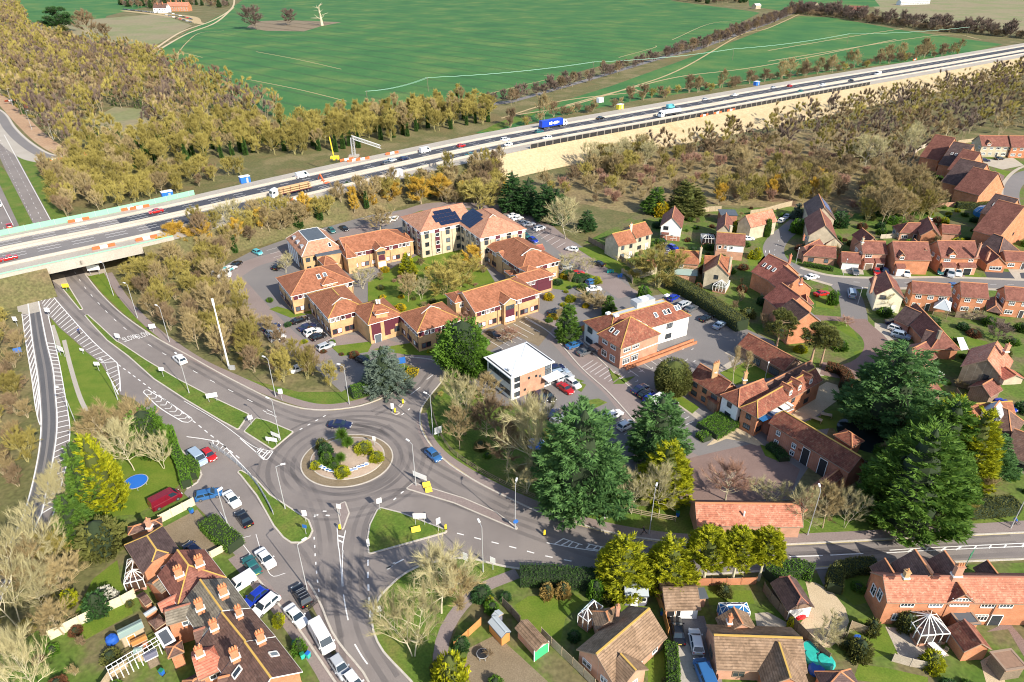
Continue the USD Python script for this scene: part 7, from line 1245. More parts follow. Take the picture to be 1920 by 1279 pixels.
cnt['sh8']=shrubs([(820,740),(850,700),(900,735),(940,770),(1000,770),(1150,880),(1220,940),(1100,950),(960,900),(860,840)],5.4,98,['shrub_olive','bush_tan','shrub_bright','bush_brown','bush_olive'],'bush under the bare trees right of the roundabout','bushes right of the roundabout',(.5,1.2))
cnt['sh9']=shrubs([(500,540),(520,560),(560,600),(660,650),(840,650),(835,672),(700,690),(640,700),(560,640),(490,560)],5.0,99,['shrub_dark','shrub_green','shrub_yellow','shrub_russet','bush_tan'],'planted shrub along the campus car parks','shrubs of the campus car parks',(.4,1.0))
cnt['sh10']=shrubs([(700,510),(780,490),(900,500),(930,545),(870,585),(800,590),(720,580)],5.2,100,['bush_tan','bush_brown','shrub_olive','shrub_green','shrub_gold','bush_red'],'shrub in the courtyard garden of the campus','shrubs of the campus courtyard',(.4,1.1))
cnt['sh11']=shrubs([(1000,500),(1080,500),(1120,530),(1090,600),(1030,620),(1010,560)],4.6,101,['shrub_dark','shrub_green','shrub_yellow','shrub_gold','bush_tan'],'planted shrub beside the eastern estate road','shrubs beside the eastern estate road',(.5,1.2))
cnt['sh12']=shrubs([(820,1190),(900,1120),(960,1085),(1000,1090),(930,1140),(880,1200),(850,1290),(815,1290)],4.0,102,['shrub_dark','shrub_olive','bush_brown','shrub_green'],'dark shrub along the path behind the green','shrubs along the path behind the green',(.6,1.3))
cnt['sh13']=shrubs([(130,900),(170,880),(180,960),(200,1000),(160,1040),(120,1000)],3.6,103,['shrub_olive','bush_tan','shrub_green'],'shrub at the foot of the trees beside the slip road','shrubs beside the slip road',(.5,1.2))
def hedge(label,px,w_,h,leaf='leaf_mid',n=60,core='leaf_core',z=0.0,name='hedge'):
 p=curve(px,.8);rng=np.random.default_rng(len(label));b=thing(name,label,'hedge');L=np.linalg.norm(np.diff(p,axis=0),axis=1).sum();nn=int(n*L*(h+w_));nr=normals2(p)
 rg=[]
 for q,k in zip(p,nr):rg.append(np.array([[*(q-k*w_*.46),z],[*(q+k*w_*.46),z],[*(q+k*w_*.44),z+h*.95],[*(q-k*w_*.44),z+h*.95]]))
 part(b,'hedge_inside',MB().loft(rg),M(core));i=rng.integers(0,len(p)-1,nn);t=rng.uniform(0,1,(nn,1));c=p[i]*(1-t)+p[i+1]*t;k=nr[i];per=rng.uniform(0,2*h+w_,nn)
 s_=np.where(per<h,-1,np.where(per>h+w_,1,(per-h)/w_*2-1));zz=np.where(per<h,per,np.where(per>h+w_,per-h-w_,h));pt=np.c_[c+k*(s_*w_/2)[:,None],zz+z];pt+=rng.normal(size=pt.shape)*.04
 out=np.c_[k*np.where(np.abs(s_)==1,s_,0)[:,None],np.where(np.abs(s_)<1,1.,.25)];part(b,'leaves',tris(pt,unit(out+rng.normal(size=out.shape)*.5),.22,.2,rng),M(leaf));return b
hedge('square clipped green hedge block in front of the white cottage',[(1325,814),(1366,791)],5.2,1.3,'leaf_bright',50);hedge('small clipped green hedge block beside the larger one',[(1312,816),(1326,828)],2.2,1.1,'leaf_bright',50)
hedge('thick unclipped green hedge between street and gravel drive of the dark house',[(392,985),(412,1005),(445,1030)],3.0,1.8,'leaf_mid',40);hedge('clipped hedge along the trampoline lawn and car parking',[(318,812),(330,850),(345,885),(352,915)],1.6,1.8,'leaf_bright');hedge('short hedge round the parking corner by the light blue van',[(350,868),(366,880),(362,900)],1.6,1.6,'leaf_mid')
hedge('long clipped yellow green hedge below the stepped terrace',[(1792,390),(1830,391),(1866,389)],2.0,2.2,'leaf_olive');hedge('dark overgrown hedge behind the parking of the white office',[(1255,535),(1300,560),(1350,592),(1390,620)],4.,3.,'leaf_olive',36);hedge('dark roadside hedge at the lower right corner garden',[(1562,1112),(1566,1082),(1600,1070),(1640,1068)],2.2,1.8,'leaf_olive');hedge('bright laurel hedge behind the dark barn garage',[(1440,1090),(1468,1078),(1500,1076),(1522,1084)],2.4,2.0,'leaf_bright',40)
hedge('trimmed green hedge along the tan bungalow driveway',[(1256,1215),(1260,1260),(1262,1310)],1.6,1.5,'leaf_mid');hedge('tall dark hedge between the road and the gardens left of the conifers',[(975,1090),(1010,1090),(1050,1092),(1090,1096),(1130,1094)],2.6,2.4,'leaf_ivy',40);hedge('rounded dark hedge beside the red car on the estate',[(1060,516),(1085,528),(1098,522)],3.,1.4,'leaf_dark');hedge('mossy roadside hedge along the evergreen garden',[(1660,975),(1740,968),(1840,962),(1900,955)],3.,2.2,'leaf_olive',36);hedge('low green hedge around the entrance corner',[(660,742),(690,735),(715,725)],3.2,1.8,'leaf_bright',40);hedge('yellow flowering shrub bank at the entrance sign',[(752,715),(770,705),(776,695)],2.4,1.0,'leaf_gold',40)
hedge('low hedge in front of the L shaped bungalow',[(1505,498),(1530,502),(1562,508)],1.6,1.1,'leaf_mid');hedge('russet hedge beside the gravel yard and pine',[(1548,692),(1575,700),(1588,715),(1582,730)],2.2,1.6,'leaf_russet');hedge('low shrub border beside the farm yard lawn',[(1440,838),(1458,850),(1470,866)],2.,1.,'leaf_dark')
# ---------------------------------------------------------------- vehicles
for n_,c_,r_ in(('white',(.75,.75,.75),.25),('black',(.008,.008,.010),.2),('navy',(.012,.018,.06),.22),('blue',(.01,.035,.35),.25),('midblue',(.03,.12,.30),.25),('silver',(.42,.44,.47),.28),('paleblue',(.30,.38,.48),.28),('grey',(.10,.105,.115),.25),('red',(.42,.012,.012),.25),('maroon_red',(.16,.008,.02),.3),('teal',(.02,.12,.12),.25),('cyan',(.10,.42,.48),.3)):
 raw('car_'+n_,{'p':('principled_bsdf',{'base_color':c_,'roughness':r_,'specular_ior_level':.5,'coat_weight':.6,'coat_roughness':.08})},[])
CT_={'hatch':(4.05,1.74,1.47,.93,.88,1.02,.28,-1.45,-1.95,.93,1.25),'saloon':(4.65,1.80,1.42,.92,.86,1.10,.30,-.95,-1.62,.95,1.38),'estate':(4.65,1.82,1.50,.94,.90,1.15,.38,-1.80,-2.22,.94,1.38),'suv':(4.55,1.88,1.70,1.06,1.02,1.12,.45,-1.72,-2.15,1.05,1.36),'van':(5.3,2.0,2.25,1.25,1.12,2.15,1.45,-2.50,-2.62,1.25,1.65),'small_van':(4.4,1.80,1.82,1.06,.98,1.50,.80,-2.05,-2.18,1.06,1.35),'mpv':(4.9,1.92,1.93,1.12,1.04,1.75,1.05,-2.1,-2.4,1.1,1.5)}
def wheel_at(P_,x,y,r=.32,w=.21):
 s=math.copysign(1,y);wh=MB().tube([x,y-s*w/2,r],[x,y+s*w/2,r],r,r,14);wp=part(P_,'wheel',wh,M('rubber'));part(wp,'rim',MB().tube([x,y+s*(w/2-.02),r],[x,y+s*(w/2+.012),r],r*.66,r*.6,10),M('alloy'))
def carkind(ty,colr):
 key=f'{ty}_{colr}'
 if key in _protos:return key
 L,Wd,H,be,bo,wf,rf_,rr_,rg,bt,wx=CT_[ty];P_=proto(key);h=L/2;w=Wd/2;mb=MB();boxy=ty in('van','small_van','mpv')
 st=[(-h,.80,.42,bt-.18),(-h+.06,.93,.26,bt-.05),(-h+.35,1,.22,bt),(rg,1,.2,max(be,bt)),(wf,1,.2,be),(wf+(h-wf)*.55,.98,.2,bo),(h-.22,.92,.22,bo-.10),(h-.05,.80,.28,bo-.22),(h,.70,.40,bo-.36)]
 rings=[np.array([[x,-w*k*.94,zb],[x,-w*k,zb+.14],[x,-w*k,zt-.16],[x,-w*k*.93,zt-.03],[x,-w*k*.5,zt+.015],[x,w*k*.5,zt+.015],[x,w*k*.93,zt-.03],[x,w*k,zt-.16],[x,w*k,zb+.14],[x,w*k*.94,zb]])for x,k,zb,zt in st]
 mb.loft(rings)
 tw=w*(.86 if boxy else .74);bw=w*.93;q=lambda x,y,z:np.array([x,y,z])
 fb,rb=wf+.02,rg-(.02 if ty!='saloon' else 0)
 ring0=np.array([q(rb,-bw,be-.06),q(fb,-bw*.96,be-.06),q(fb,bw*.96,be-.06),q(rb,bw,be-.06)]);ring1=np.array([q(rr_,-tw,H-.05),q(rf_,-tw*.97,H-.05),q(rf_,tw*.97,H-.05),q(rr_,tw,H-.05)]);ring2=np.array([q(rr_+.1,-tw*.88,H),q(rf_-.14,-tw*.86,H),q(rf_-.14,tw*.86,H),q(rr_+.1,tw*.88,H)])
 mb.loft([ring0,ring1,ring2]);body=part(P_,'body',mb,M('car_'+colr),smooth=38)
 def pane(nm,a,b,c,d,n,k=.86):
  ctr=(a+b+c+d)/4;part(P_,nm,MB().quad(*[ctr+(p-ctr)*k+np.array(n)*.018 for p in(a,b,c,d)]),M('car_glass'))
 up=be+.02-(be-.06);f=lambda a,b,t:a+(b-a)*t
 r0,r1=ring0,ring1;lo=lambda i:f(r0[i],r1[i],.10);hi=lambda i:f(r0[i],r1[i],.93)
 pane('windscreen',lo(1),lo(2),hi(2),hi(1),(.7,0,.5),.94)
 if ty not in('van','small_van'):pane('rear_window',lo(0),lo(3),hi(3),hi(0),(-.7,0,.5),.88)
 for s_,a,b in((-1,0,1),(1,3,2)):
  la,lb,ha,hb=lo(a),lo(b),hi(a),hi(b)
  segs=((.70,.96),)if ty in('van','small_van')else((.06,.48),(.52,.95))
  for t0,t1 in segs:pane('side_window',f(la,lb,t0),f(la,lb,t1),f(ha,hb,t1-.02),f(ha,hb,t0),(0,s_,.25),.97)
  part(P_,'mirror',MB().box([fb-.25,s_*(w+.08),be+.04],(.16,.2,.14)),M('car_'+colr));y=s_*w
  for x in(-wx,wx):wheel_at(P_,x,s_*(w-.1),.31 if ty!='van' else .34)
  part(P_,'headlight',MB().box([h-.12,s_*w*.62,bo-.26],(.2,.34,.13),-s_*.25),M('headlight'));part(P_,'tail_light',MB().box([-h+.06,s_*w*.76,bt-.22],(.12,.22,.2 if not boxy else .4)),M('tail_light'))
 part(P_,'front_plate',MB().box([h+.005,0,.45],(.02,.5,.11)),M('plate_white'));part(P_,'rear_plate',MB().box([-h-.005,0,.62],(.02,.5,.11)),M('plate'))
 if ty=='suv' and colr=='black':[part(P_,'roof_bar',MB().box([x,0,H+.05],(.06,1.3,.04)),M('alloy'))for x in(-1.2,-.6,0.,.3)]
 if ty=='van':part(P_,'side_door_line',MB().box([-.2,-w*.985,1.3],(.02,.04,1.4)),M('black'))
 return key
CATN={'hatch':'car','saloon':'car','estate':'car','suv':'car','van':'van','small_van':'van','mpv':'van'}
def car(ty,colr,u,v,u2,v2,label,z=0.,group=None,far=False):
 p=X2(u,v,z+.6);q=X2(u2,v2,z+.6);a=math.atan2(*(q-p)[::-1]);copy(carkind(ty,colr),'parked_van' if CATN[ty]=='van' else 'car',(*p,z+.03),a,1.,label,CATN[ty],group)
CARS='''saloon navy 638 796 672 798|dark blue saloon circling the top of the roundabout
hatch midblue 813 853 827 866|mid blue hatchback leaving the roundabout beside the right kerb
suv white 337 674 324 663|white car alone on the northbound carriageway
mpv paleblue 371 859 385 872|light blue van parked at the hedge corner of the service road
hatch red 392 853 402 863|small red car next to the light blue van
van maroon_red 311 938 336 925|maroon van parked on the lawn by the board fence
estate midblue 391 927 412 922|blue estate nosed along the service road hedge
saloon white 435 936 448 951|white saloon first in the service road queue
saloon black 457 972 446 957|black saloon second in the service road queue
saloon teal 472 1060 462 1045|dark green convertible by the terrace footway
saloon white 498 1047 513 1065|white saloon in the middle of the service road
small_van white 452 1094 436 1104|small white van in the first terrace front yard
hatch blue 479 1120 464 1132|bright blue hatchback in a terrace front yard
estate white 497 1135 481 1149|white estate with dark glass beside the bright blue hatchback
suv black 566 1117 552 1095|black off roader with roof bars by the cycle rack
saloon white 555 1155 574 1177|white saloon below the black off roader
van white 604 1196 618 1221|large white van parked on the lower footway
hatch silver 637 1250 651 1271|silver hatchback below the large white van
hatch white 664 1280 676 1296|white car roof cut by the bottom edge
hatch navy 361 1030 351 1021|dark blue car tucked between gravel drive and terrace
saloon black 1270 1182 1266 1160|black convertible before the double garage
hatch white 1305 1202 1301 1182|white hatchback on the tan bungalow driveway
mpv midblue 1322 1266 1313 1244|blue car with grey roof at the bottom of the driveway
hatch navy 1043 690 1066 684|dark car first beside the white block entrance
estate paleblue 1050 699 1073 693|pale blue estate second beside the white block entrance
suv silver 1058 708 1080 702|silver car third beside the white block entrance
saloon red 1060 728 1074 738|bright red saloon in front of the white block
hatch white 1075 719 1088 728|white hatchback right of the bright red saloon
hatch navy 1014 744 1024 755|dark blue car behind twigs at the buff end wall
saloon black 1027 742 1038 751|black car behind twigs at the buff end wall
hatch navy 1038 776 1052 770|dark car upper of two left of the big pine
hatch silver 1048 787 1062 781|silver car lower of two left of the big pine
estate white 1150 778 1168 770|white estate by the hedge behind the pines
hatch white 1174 797 1190 789|white car with black roof glass nearer the pines
saloon navy 1200 729 1216 720|dark blue saloon top of the row before the farmhouse lawn
hatch black 1211 738 1227 729|black car second in the row before the farmhouse lawn
hatch blue 1221 746 1237 737|bright blue car beside the white van
van white 1233 754 1250 744|large white van in the row before the farmhouse lawn
hatch black 1257 760 1269 753|small dark car beyond the large white van
saloon midblue 1077 646 1094 640|blue saloon left of the white and brick office door
saloon grey 1098 659 1115 653|grey saloon nearest the white and brick office door
hatch blue 1263 558 1277 551|bright blue hatchback by the lawn behind the flat roof
estate silver 1283 570 1297 563|silver estate next to the bright blue hatchback under the hedge
saloon grey 1296 578 1310 571|grey saloon third under the hedge
saloon black 1325 596 1341 588|black car halfway down the hedge parking
saloon paleblue 1349 609 1363 600|pale blue saloon last down the hedge parking
saloon black 925 626 938 634|black car alone in the brown bays
saloon black 1042 584 1056 578|black car half hidden by the central conifer
saloon black 562 600 580 594|black car top of the row beside the south west wing
saloon navy 576 613 594 607|dark car second beside the south west wing
suv white 587 623 605 617|white car third beside the south west wing
hatch black 597 631 615 625|black and white car last beside the south west wing
estate silver 611 649 627 643|silver estate below the south west wing row
saloon navy 508 613 520 609|dark car at the left of the campus loop road
hatch paleblue 513 623 525 619|pale blue car at the left of the campus loop road
hatch white 520 633 532 629|white car at the left of the campus loop road
hatch black 521 500 530 494|black car with white roof near the white panelled block
hatch cyan 483 473 494 478|cyan car in the first north west bay
saloon black 443 495 454 488|black car at the far left of the campus loop
hatch white 432 503 444 498|white car between black car and cyan car
hatch cyan 424 506 436 502|cyan car left of the white car at the loop
van white 416 516 432 515|white van at the far left of the campus loop
hatch teal 622 432 630 439|dark teal car behind the grey topped block
saloon black 645 428 655 434|black car behind the grey topped block
hatch silver 722 412 729 404|silver car left of three behind the three storey block
saloon white 731 411 738 402|white car middle of three behind the three storey block
hatch white 741 409 748 400|white car right of three behind the three storey block
saloon white 963 404 975 402|white car first of the pair by the dark firs
saloon white 970 409 982 406|white car second of the pair by the dark firs
hatch silver 982 417 994 414|silver car by the dark fir fence
saloon white 992 420 1006 418|white saloon by the dark fir fence
suv white 1012 428 1026 424|white car lowest in the dark fir row
hatch teal 986 442 994 447|dark teal car at the east wing corner
hatch blue 1000 450 1010 456|bright blue car at the east wing corner
hatch white 1072 467 1062 465|white hatchback on the estate road
saloon black 1121 494 1108 490|black car on the estate road beside the lawn
hatch midblue 1110 528 1125 523|blue hatchback near the recycling bins
saloon white 1113 541 1130 540|white saloon below the blue hatchback
saloon red 1082 512 1096 510|red car behind the rounded dark hedge
hatch silver 1062 500 1078 497|silver car behind the pale misty tree
hatch black 681 676 690 680|black car shaded behind the blue grey cedar
saloon white 561 690 574 685|white car hidden in the wood by the loop road
saloon black 1243 452 1250 460|dark car at the white gabled house door
hatch blue 1262 464 1272 468|blue hatchback on the driveway below the white gabled house
hatch navy 1247 465 1256 471|navy car left of the blue hatchback driveway
hatch white 1403 447 1414 447|white car beside the white banded house
saloon silver 1417 419 1431 420|silver car under the cream carport
hatch white 1466 413 1474 407|white car by the blue spruce
saloon silver 1476 405 1484 399|silver car behind the white car by the blue spruce
saloon white 1522 519 1534 517|white convertible on the bend of the street
saloon red 1541 550 1553 548|bright red sports car on the grass by the bushy tree
mpv paleblue 1597 551 1594 536|pale blue people carrier on the side street
saloon grey 1604 509 1606 516|grey car before the pale garage doors
hatch red 1644 510 1645 518|red hatchback outside the open garage
saloon navy 1660 508 1662 516|navy car right of the red hatchback
suv white 1681 507 1681 517|white off roader before the white garage door
saloon white 1700 512 1702 520|white saloon left of the oval lawn
hatch teal 1763 509 1764 518|dark teal car at the wide house
mpv silver 1782 513 1783 524|silver van at the wide house
suv white 1796 511 1799 520|white off roader at the wide house
hatch midblue 1790 536 1800 536|blue car glimpsed between the south row houses
saloon navy 1678 605 1694 607|navy covered car at the paved circle
estate white 1683 617 1699 622|white estate at the paved circle
suv paleblue 1689 629 1704 633|white and blue off roader at the paved circle
saloon white 1744 413 1754 411|white and black car behind the hipped bungalow
saloon black 1874 297 1886 296|black car at the head of the curved street
saloon navy 1846 300 1858 301|navy car by the cream walled house
suv white 1910 288 1911 296|white car before the edge house
saloon blue 1886 760 1898 768|blue car beside the dormer house
saloon red 17 423 14 412|red car on the southbound carriageway beyond the bridge
hatch white -2 384 2 395|white car at the left edge beyond the bridge
saloon black 79 522 88 533|dark car emerging under the bridge'''
for l in CARS.split('\n'):
 a,lb=l.split('|');t=a.split();car(t[0],t[1],*map(float,t[2:6]),lb)
MW='''saloon red 292 396 L|red car on the near motorway lanes beside the gold trees
saloon red 15 484 l|red car on the bridge
van white 567 330 R|white van on the motorway above the log lorry
hatch red 865 273 R|red hatchback on the far motorway lanes
van white 797 283 R|white van behind the red hatchback
suv white 947 262 R|white car at the middle of the motorway
hatch white 953 271 l|white hatchback on the near lanes at the middle
hatch teal 880 290 l|teal hatchback on the near lanes
hatch navy 758 297 R|dark car first of three near the gantry
hatch silver 735 300 R|silver car second of three near the gantry
suv grey 727 306 R|grey car third of three near the gantry
saloon black 1126 221 R|black car ahead of the blue lorry
suv teal 1011 247 R|teal car behind the blue lorry
suv white 1026 259 l|white car opposite the blue lorry
van cyan 1257 201 R|pale green van beside the tanker lorry
saloon silver 1322 186 R|silver car right of the tanker lorry
saloon white 1378 178 R|white saloon on the distant motorway
saloon silver 1450 164 R|silver saloon on the distant motorway
hatch red 1481 161 R|red car on the distant motorway
hatch teal 1500 171 l|teal car on the distant near lanes
suv white 1541 160 l|white car on the distant near lanes
saloon black 1595 151 l|black car on the distant near lanes
van white 1646 139 l|white van farthest along the motorway'''
for l in MW.split('\n'):
 a,lb=l.split('|');t=a.split();u,v=float(t[2]),float(t[3]);p=X2(u,v,ZM+.6)
 i=np.argmin(np.linalg.norm(mcurve(np.arange(-40,640,1.))-p,axis=1));d=mcurve(i-39.)-mcurve(i-41.);d=d if t[4]in 'R' else-d
 copy(carkind(t[0],t[1]),'parked_van' if False else 'car',(*p,ZM+.03),math.atan2(d[1],d[0]),1.,lb,CATN[t[0]])
def lorry(label,u,v,right,kind):
 p=X2(u,v,ZM+1.5);i=np.argmin(np.linalg.norm(mcurve(np.arange(-40,640,1.))-p,axis=1));d=mcurve(i-39.)-mcurve(i-41.);d=d if right else-d
 P_=thing('lorry',label,'lorry',(*p,ZM+.03),math.atan2(d[1],d[0]))
 cb=MB();rg=[np.array([[5.2,-1.2,.5],[7.6,-1.2,.5],[7.6,1.2,.5],[5.2,1.2,.5]]),np.array([[5.2,-1.22,1.9],[7.65,-1.2,1.9],[7.65,1.2,1.9],[5.2,1.22,1.9]]),np.array([[5.2,-1.2,2.9],[7.3,-1.15,2.9],[7.3,1.15,2.9],[5.2,1.2,2.9]]),np.array([[5.3,-1.1,3.6],[6.6,-1.05,3.3],[6.6,1.05,3.3],[5.3,1.1,3.6]])]
 part(P_,'cab',cb.loft(rg),M('car_white'));part(P_,'windscreen',MB().quad([7.68,-1.0,1.95],[7.68,1.0,1.95],[7.36,.98,2.8],[7.36,-.98,2.8]),M('car_glass'))
 for s in(-1,1):part(P_,'side_window',MB().quad([6.2,s*1.235,1.95],[7.2,s*1.22,1.95],[7.0,s*1.2,2.7],[6.2,s*1.22,2.7]),M('car_glass'))
 part(P_,'chassis',MB().box([-.6,0,.85],(14.5,1.0,.3)),M('dark_metal'))
 for x in(-6.2,-5.0,-3.8,3.6,6.6):
  for s in(-1,1):wheel_at(P_,x,s*1.05,.5,.3)
 if kind=='blue':
  part(P_,'trailer',MB().box([-1.6,0,2.55],(12.8,2.5,3.0)),M('trailer_blue'));lg=MB()
  for s in(-1,1):
   for dx,w_,h_ in((-3.2,1.1,1.3),(-2.2,.5,1.7),(-1.2,.9,.6),(-.2,.6,1.5),(1.0,1.4,1.2),(2.2,.5,.8)):lg.box([dx,s*1.26,2.5+.1*(dx>0)],(w_,.02,h_))
  part(P_,'white_motif',lg,M('white_metal'))
 elif kind=='logs':
  part(P_,'flat_bed',MB().box([-1.6,0,1.2],(12.8,2.5,.2)),M('maroon_red' if 'maroon_red' in _mats else 'maroon'))
  for k in range(26):part(P_,'timber',MB().tube([-7.6,-1.1+(k%9)*.27,1.5+(k//9)*.7],[3.8+(k%3)*.4,-1.1+(k%9)*.27,1.5+(k//9)*.7],.2,.17,6),M('log_wood'))
  for x in(-6.5,-3,.5,3.2):
   for s in(-1,1):part(P_,'stake',MB().box([x,s*1.22,2.3],(.12,.1,2.2)),M('maroon'))
 else:
  part(P_,'tank',MB().tube([-7.4,0,2.2],[4.4,0,2.4],1.1,1.15,14),M('car_white'));part(P_,'lower_panel',MB().box([-2.6,-1.2,1.3],(8,.1,.8)),M('orange_plastic'))
plain('trailer_blue',(.01,.05,.42),.35);plain('log_wood',(.50,.33,.17),.9)
lorry('bright blue articulated lorry with white motifs on the far motorway lanes',1038,233,True,'blue');lorry('log lorry with white cab on the near motorway lanes',545,357,False,'logs');lorry('white tanker lorry with orange lower panel on the near lanes',1256,212,False,'tank')
for k in range(30):
 u,v=(233+k*4.6,17.5+k*.5)if k<14 else(312+(k-14)%8*6.5,22+(k-14)%8*1.9+(k-14)//8*6)
 p=X2(u,v,.6);copy(carkind('hatch',['navy','black','grey'][k%3]if k<14 or k%2 else['white','silver','red'][k%3]),'car',(*p,.07),.3+k*.02,1.,'dark car in the far line of cars beside the manor drive' if k<14 else 'car in the far car park before the manor','car','cars in the line beside the manor drive' if k<14 else 'cars in the car park before the manor')
# ---------------------------------------------------------------- street furniture, fences, people, small things
P_=proto('lamp');part(P_,'column',MB().tube([0,0,0],[0,0,1.4],.11,.1,8).tube([0,0,1.4],[0,0,9.6],.08,.05,8),M('galv'));part(P_,'arm',MB().tube([0,0,9.55],[.9,0,9.85],.045,.04,6),M('galv'));h_=part(P_,'lantern',MB().box([1.2,0,9.86],(.75,.3,.14)),M('white_metal'));part(h_,'lens',MB().box([1.25,0,9.78],(.5,.22,.04)),M('lamp_glass'))
P_=proto('small_lamp');part(P_,'column',MB().tube([0,0,0],[0,0,1.0],.09,.08,8).tube([0,0,1.],[0,0,4.9],.055,.045,8),M('galv'));part(P_,'lantern',MB().box([.3,0,4.95],(.6,.24,.16)),M('white_metal'))
LAMPS=[(213,554,'at the top of the northbound verge by the bridge',2.6),(258,596,'second down the northbound verge from the bridge',2.6),(318,641,'third down the northbound verge, by the wood path',2.6),(355,738,'on the median beside the white car',2.4),(535,955,'on the island tip left of the roundabout',.3),(576,1106,'on the service road footway by the dashed line',.8),(906,1072,'on the green verge by the slip turn',2.0),(780,911,'on the paved splitter right of the roundabout',2.4),(526,826,'on the median tip above the roundabout',2.6),(517,744,'on the wood verge above the junction',2.6),(655,758,'by the laurel hedge at the estate entrance',2.8),(812,816,'on the curved pavement right of the roundabout',2.6),(146,803,'beside the slip road hatching',2.9),(221,750,'at the corner of the hatched wedge',2.6),(966,992,'beside the blue keep left sign',1.4),(1217,1001,'by the jogger on the main road pavement',1.2),(1514,1003,'at the end of the roadside barn',1.4),(1895,990,'near the blue clad cyclist',1.4)]
for u,v,lb,a in LAMPS:copy('lamp','street_lamp',(*X2(u,v),.0),a,1.,'tall grey street lamp '+lb,'street lamp')
for k,(u,v)in enumerate(((24,198),(60,243),(100,262))):copy('lamp','street_lamp',(*X2(u,v),0),0,1.,f'{["first", "second", "third"][k]} street lamp down the far slip road works','street lamp')
for u,v,lb in((1492,494,'at the L shaped bungalow corner'),(1608,571,'beside the cream gabled house'),(1431,438,'at the turning head cypress'),(1581,516,'before the pale garage doors'),(1275,846,'in the farm car park by the yellow conifer'),(1433,716,'on the small farm lawn'),(455,1290,'at the bottom terrace yard'),(426,982,'on the service road pavement by the hedge')):copy('small_lamp','small_lamp',(*X2(u,v),0),1.,1. if v<900 or u>500 else 1.5,'short lamp post '+lb,'lamp post')
b=thing('mast','tall white mast standing in the wood beside the northbound road','mast',(*X2(430,691),0));part(b,'pole',MB().tube([0,0,0],[0,0,17],.22,.14,10),M('white_metal'));part(b,'head',MB().tube([0,0,16.4],[0,0,18],.26,.26,10),M('white_metal'));part(b,'cabinet',MB().box([.9,-.4,.5],(1.2,.5,1.1)),M('sign_grey'))
def sign(u,v,lb,w=1.,h=.8,z=2.,face='sign_white',posts=1,a=0.,round_=False,cat='road sign'):
 b=thing('road_sign',lb,cat,(*X2(u,v),0),a)
 for k in range(posts):x=0 if posts==1 else(k-.5)*w*.7;part(b,'post',MB().tube([x,.05,0],[x,.05,z+h/2],.05,.05,6),M('galv'))
 mb=MB().tube([0,-.02,z+h/2],[0,.02,z+h/2],w/2,w/2,16)if round_ else MB().box([0,0,z+h/2],(w,.05,h))
 if round_:mb.tube([0,.02,z+h/2],[0,-.02,z+h/2],w/2,w/2,16)
 part(b,'sign_face',mb,M(face));return b
SG='''179 516 w2 3.4 1.6 1.6|large white direction board on the verge beside the bridge
126 546 y1 1.8 1.1 1.2|yellow roadworks board on the median below the bridge
24 562 y1 1.8 1.1 1.2|yellow roadworks board at the left abutment
93 595 w1 1.3 1.2 1.6|white sign back at the grass island nose
33 612 w1 1.1 1.2 1.6|white sign at the left bank below the bridge
37 668 b1 1.6 1.3 1.0|blue board on the left bank of the slip road
118 668 w2 2.2 1.4 1.4|white board beside the slip road hatching
156 664 w1 1.3 .7 .9|low white sign on the island edge by the hatching
186 696 w1 1.3 .9 1.6|white sign half way down the island edge
288 622 w1 1.5 1.2 1.0|white sign on the verge by the road words
223 640 w1 1.5 1.2 1.0|white sign on the median by the road words
307 708 w1 1.2 1.0 1.8|white sign on the median opposite the white car
400 754 w2 2.2 1.1 1.2|wide white board on the median above the roundabout
472 797 w1 .9 1.0 1.4|small white sign at the median gap
529 751 w1 .9 1.2 1.8|white sign on the wood verge by the lamp
511 834 w2 2.4 .9 .9|lower white board on the grass island tip
518 826 w2 2.2 .9 1.0|upper white board on the grass island tip
574 980 w1 .8 1.2 1.6|white sign on the service island tip
574 1003 b1 .8 .7 1.6|blue sign on the service island tip
788 905 w2 3. 1.1 1.1|white board on the paved splitter right of the roundabout
788 985 w2 2.2 1.1 1.6|tilted white board on the triangular grass island
823 997 w1 .8 1.3 1.8|white sign on the triangular grass island tip
692 1031 w1 .5 1.6 .8|thin white marker at the corner of the triangular island
638 968 w1 .8 1.0 1.8|white sign on the lower splitter island
713 958 w1 .9 1.1 1.8|white sign at the top of the triangular island
822 818 w1 1.6 1.6 .7|white board behind the curved pavement
873 1064 w1 .8 1.6 1.6|white sign on the tree green verge left of the lamp
924 1069 w1 .9 1.2 1.6|white sign on the tree green verge right of the lamp
714 1162 w1 .9 1.2 1.8|white sign at the kerb of the tree green
703 838 w1 .7 1.0 1.6|white sign at the back of the roundabout bed
737 774 w1 .7 1.4 1.0|white sign on the entrance island'''
for l in SG.split('\n'):
 a,lb=l.split('|');t=a.split();sign(float(t[0]),float(t[1]),lb,float(t[3]),float(t[4]),float(t[5]),{'w':'sign_white','y':'sign_yellow','b':'sign_blue'}[t[2][0]],int(t[2][1]),R.uniform(-.6,.6))
sign(967,993,'round blue keep left sign on the main road splitter',.9,.9,1.4,'sign_blue',1,.2,True);sign(1808,1068,'dark green pub style hanging sign beside the long brick house',1.6,1.9,2.2,'sign_green',1,.7);sign(751,693,'blue business sign board beside the cedar',2.6,1.6,1.6,'sign_blue',2,.3);sign(747,704,'low white board under the blue business sign',1.8,.7,.7,'sign_white',2,.3)
def bollard(u,v,lb):b=thing('bollard',lb,'bollard',(*X2(u,v),.12));part(b,'base',MB().box([0,0,.1],(.4,.3,.2)),M('black'));part(b,'shell',MB().box([0,0,.6],(.36,.22,.9)).tube([0,-.11,1.02],[0,.11,1.02],.18,.18,10),M('sign_yellow'))
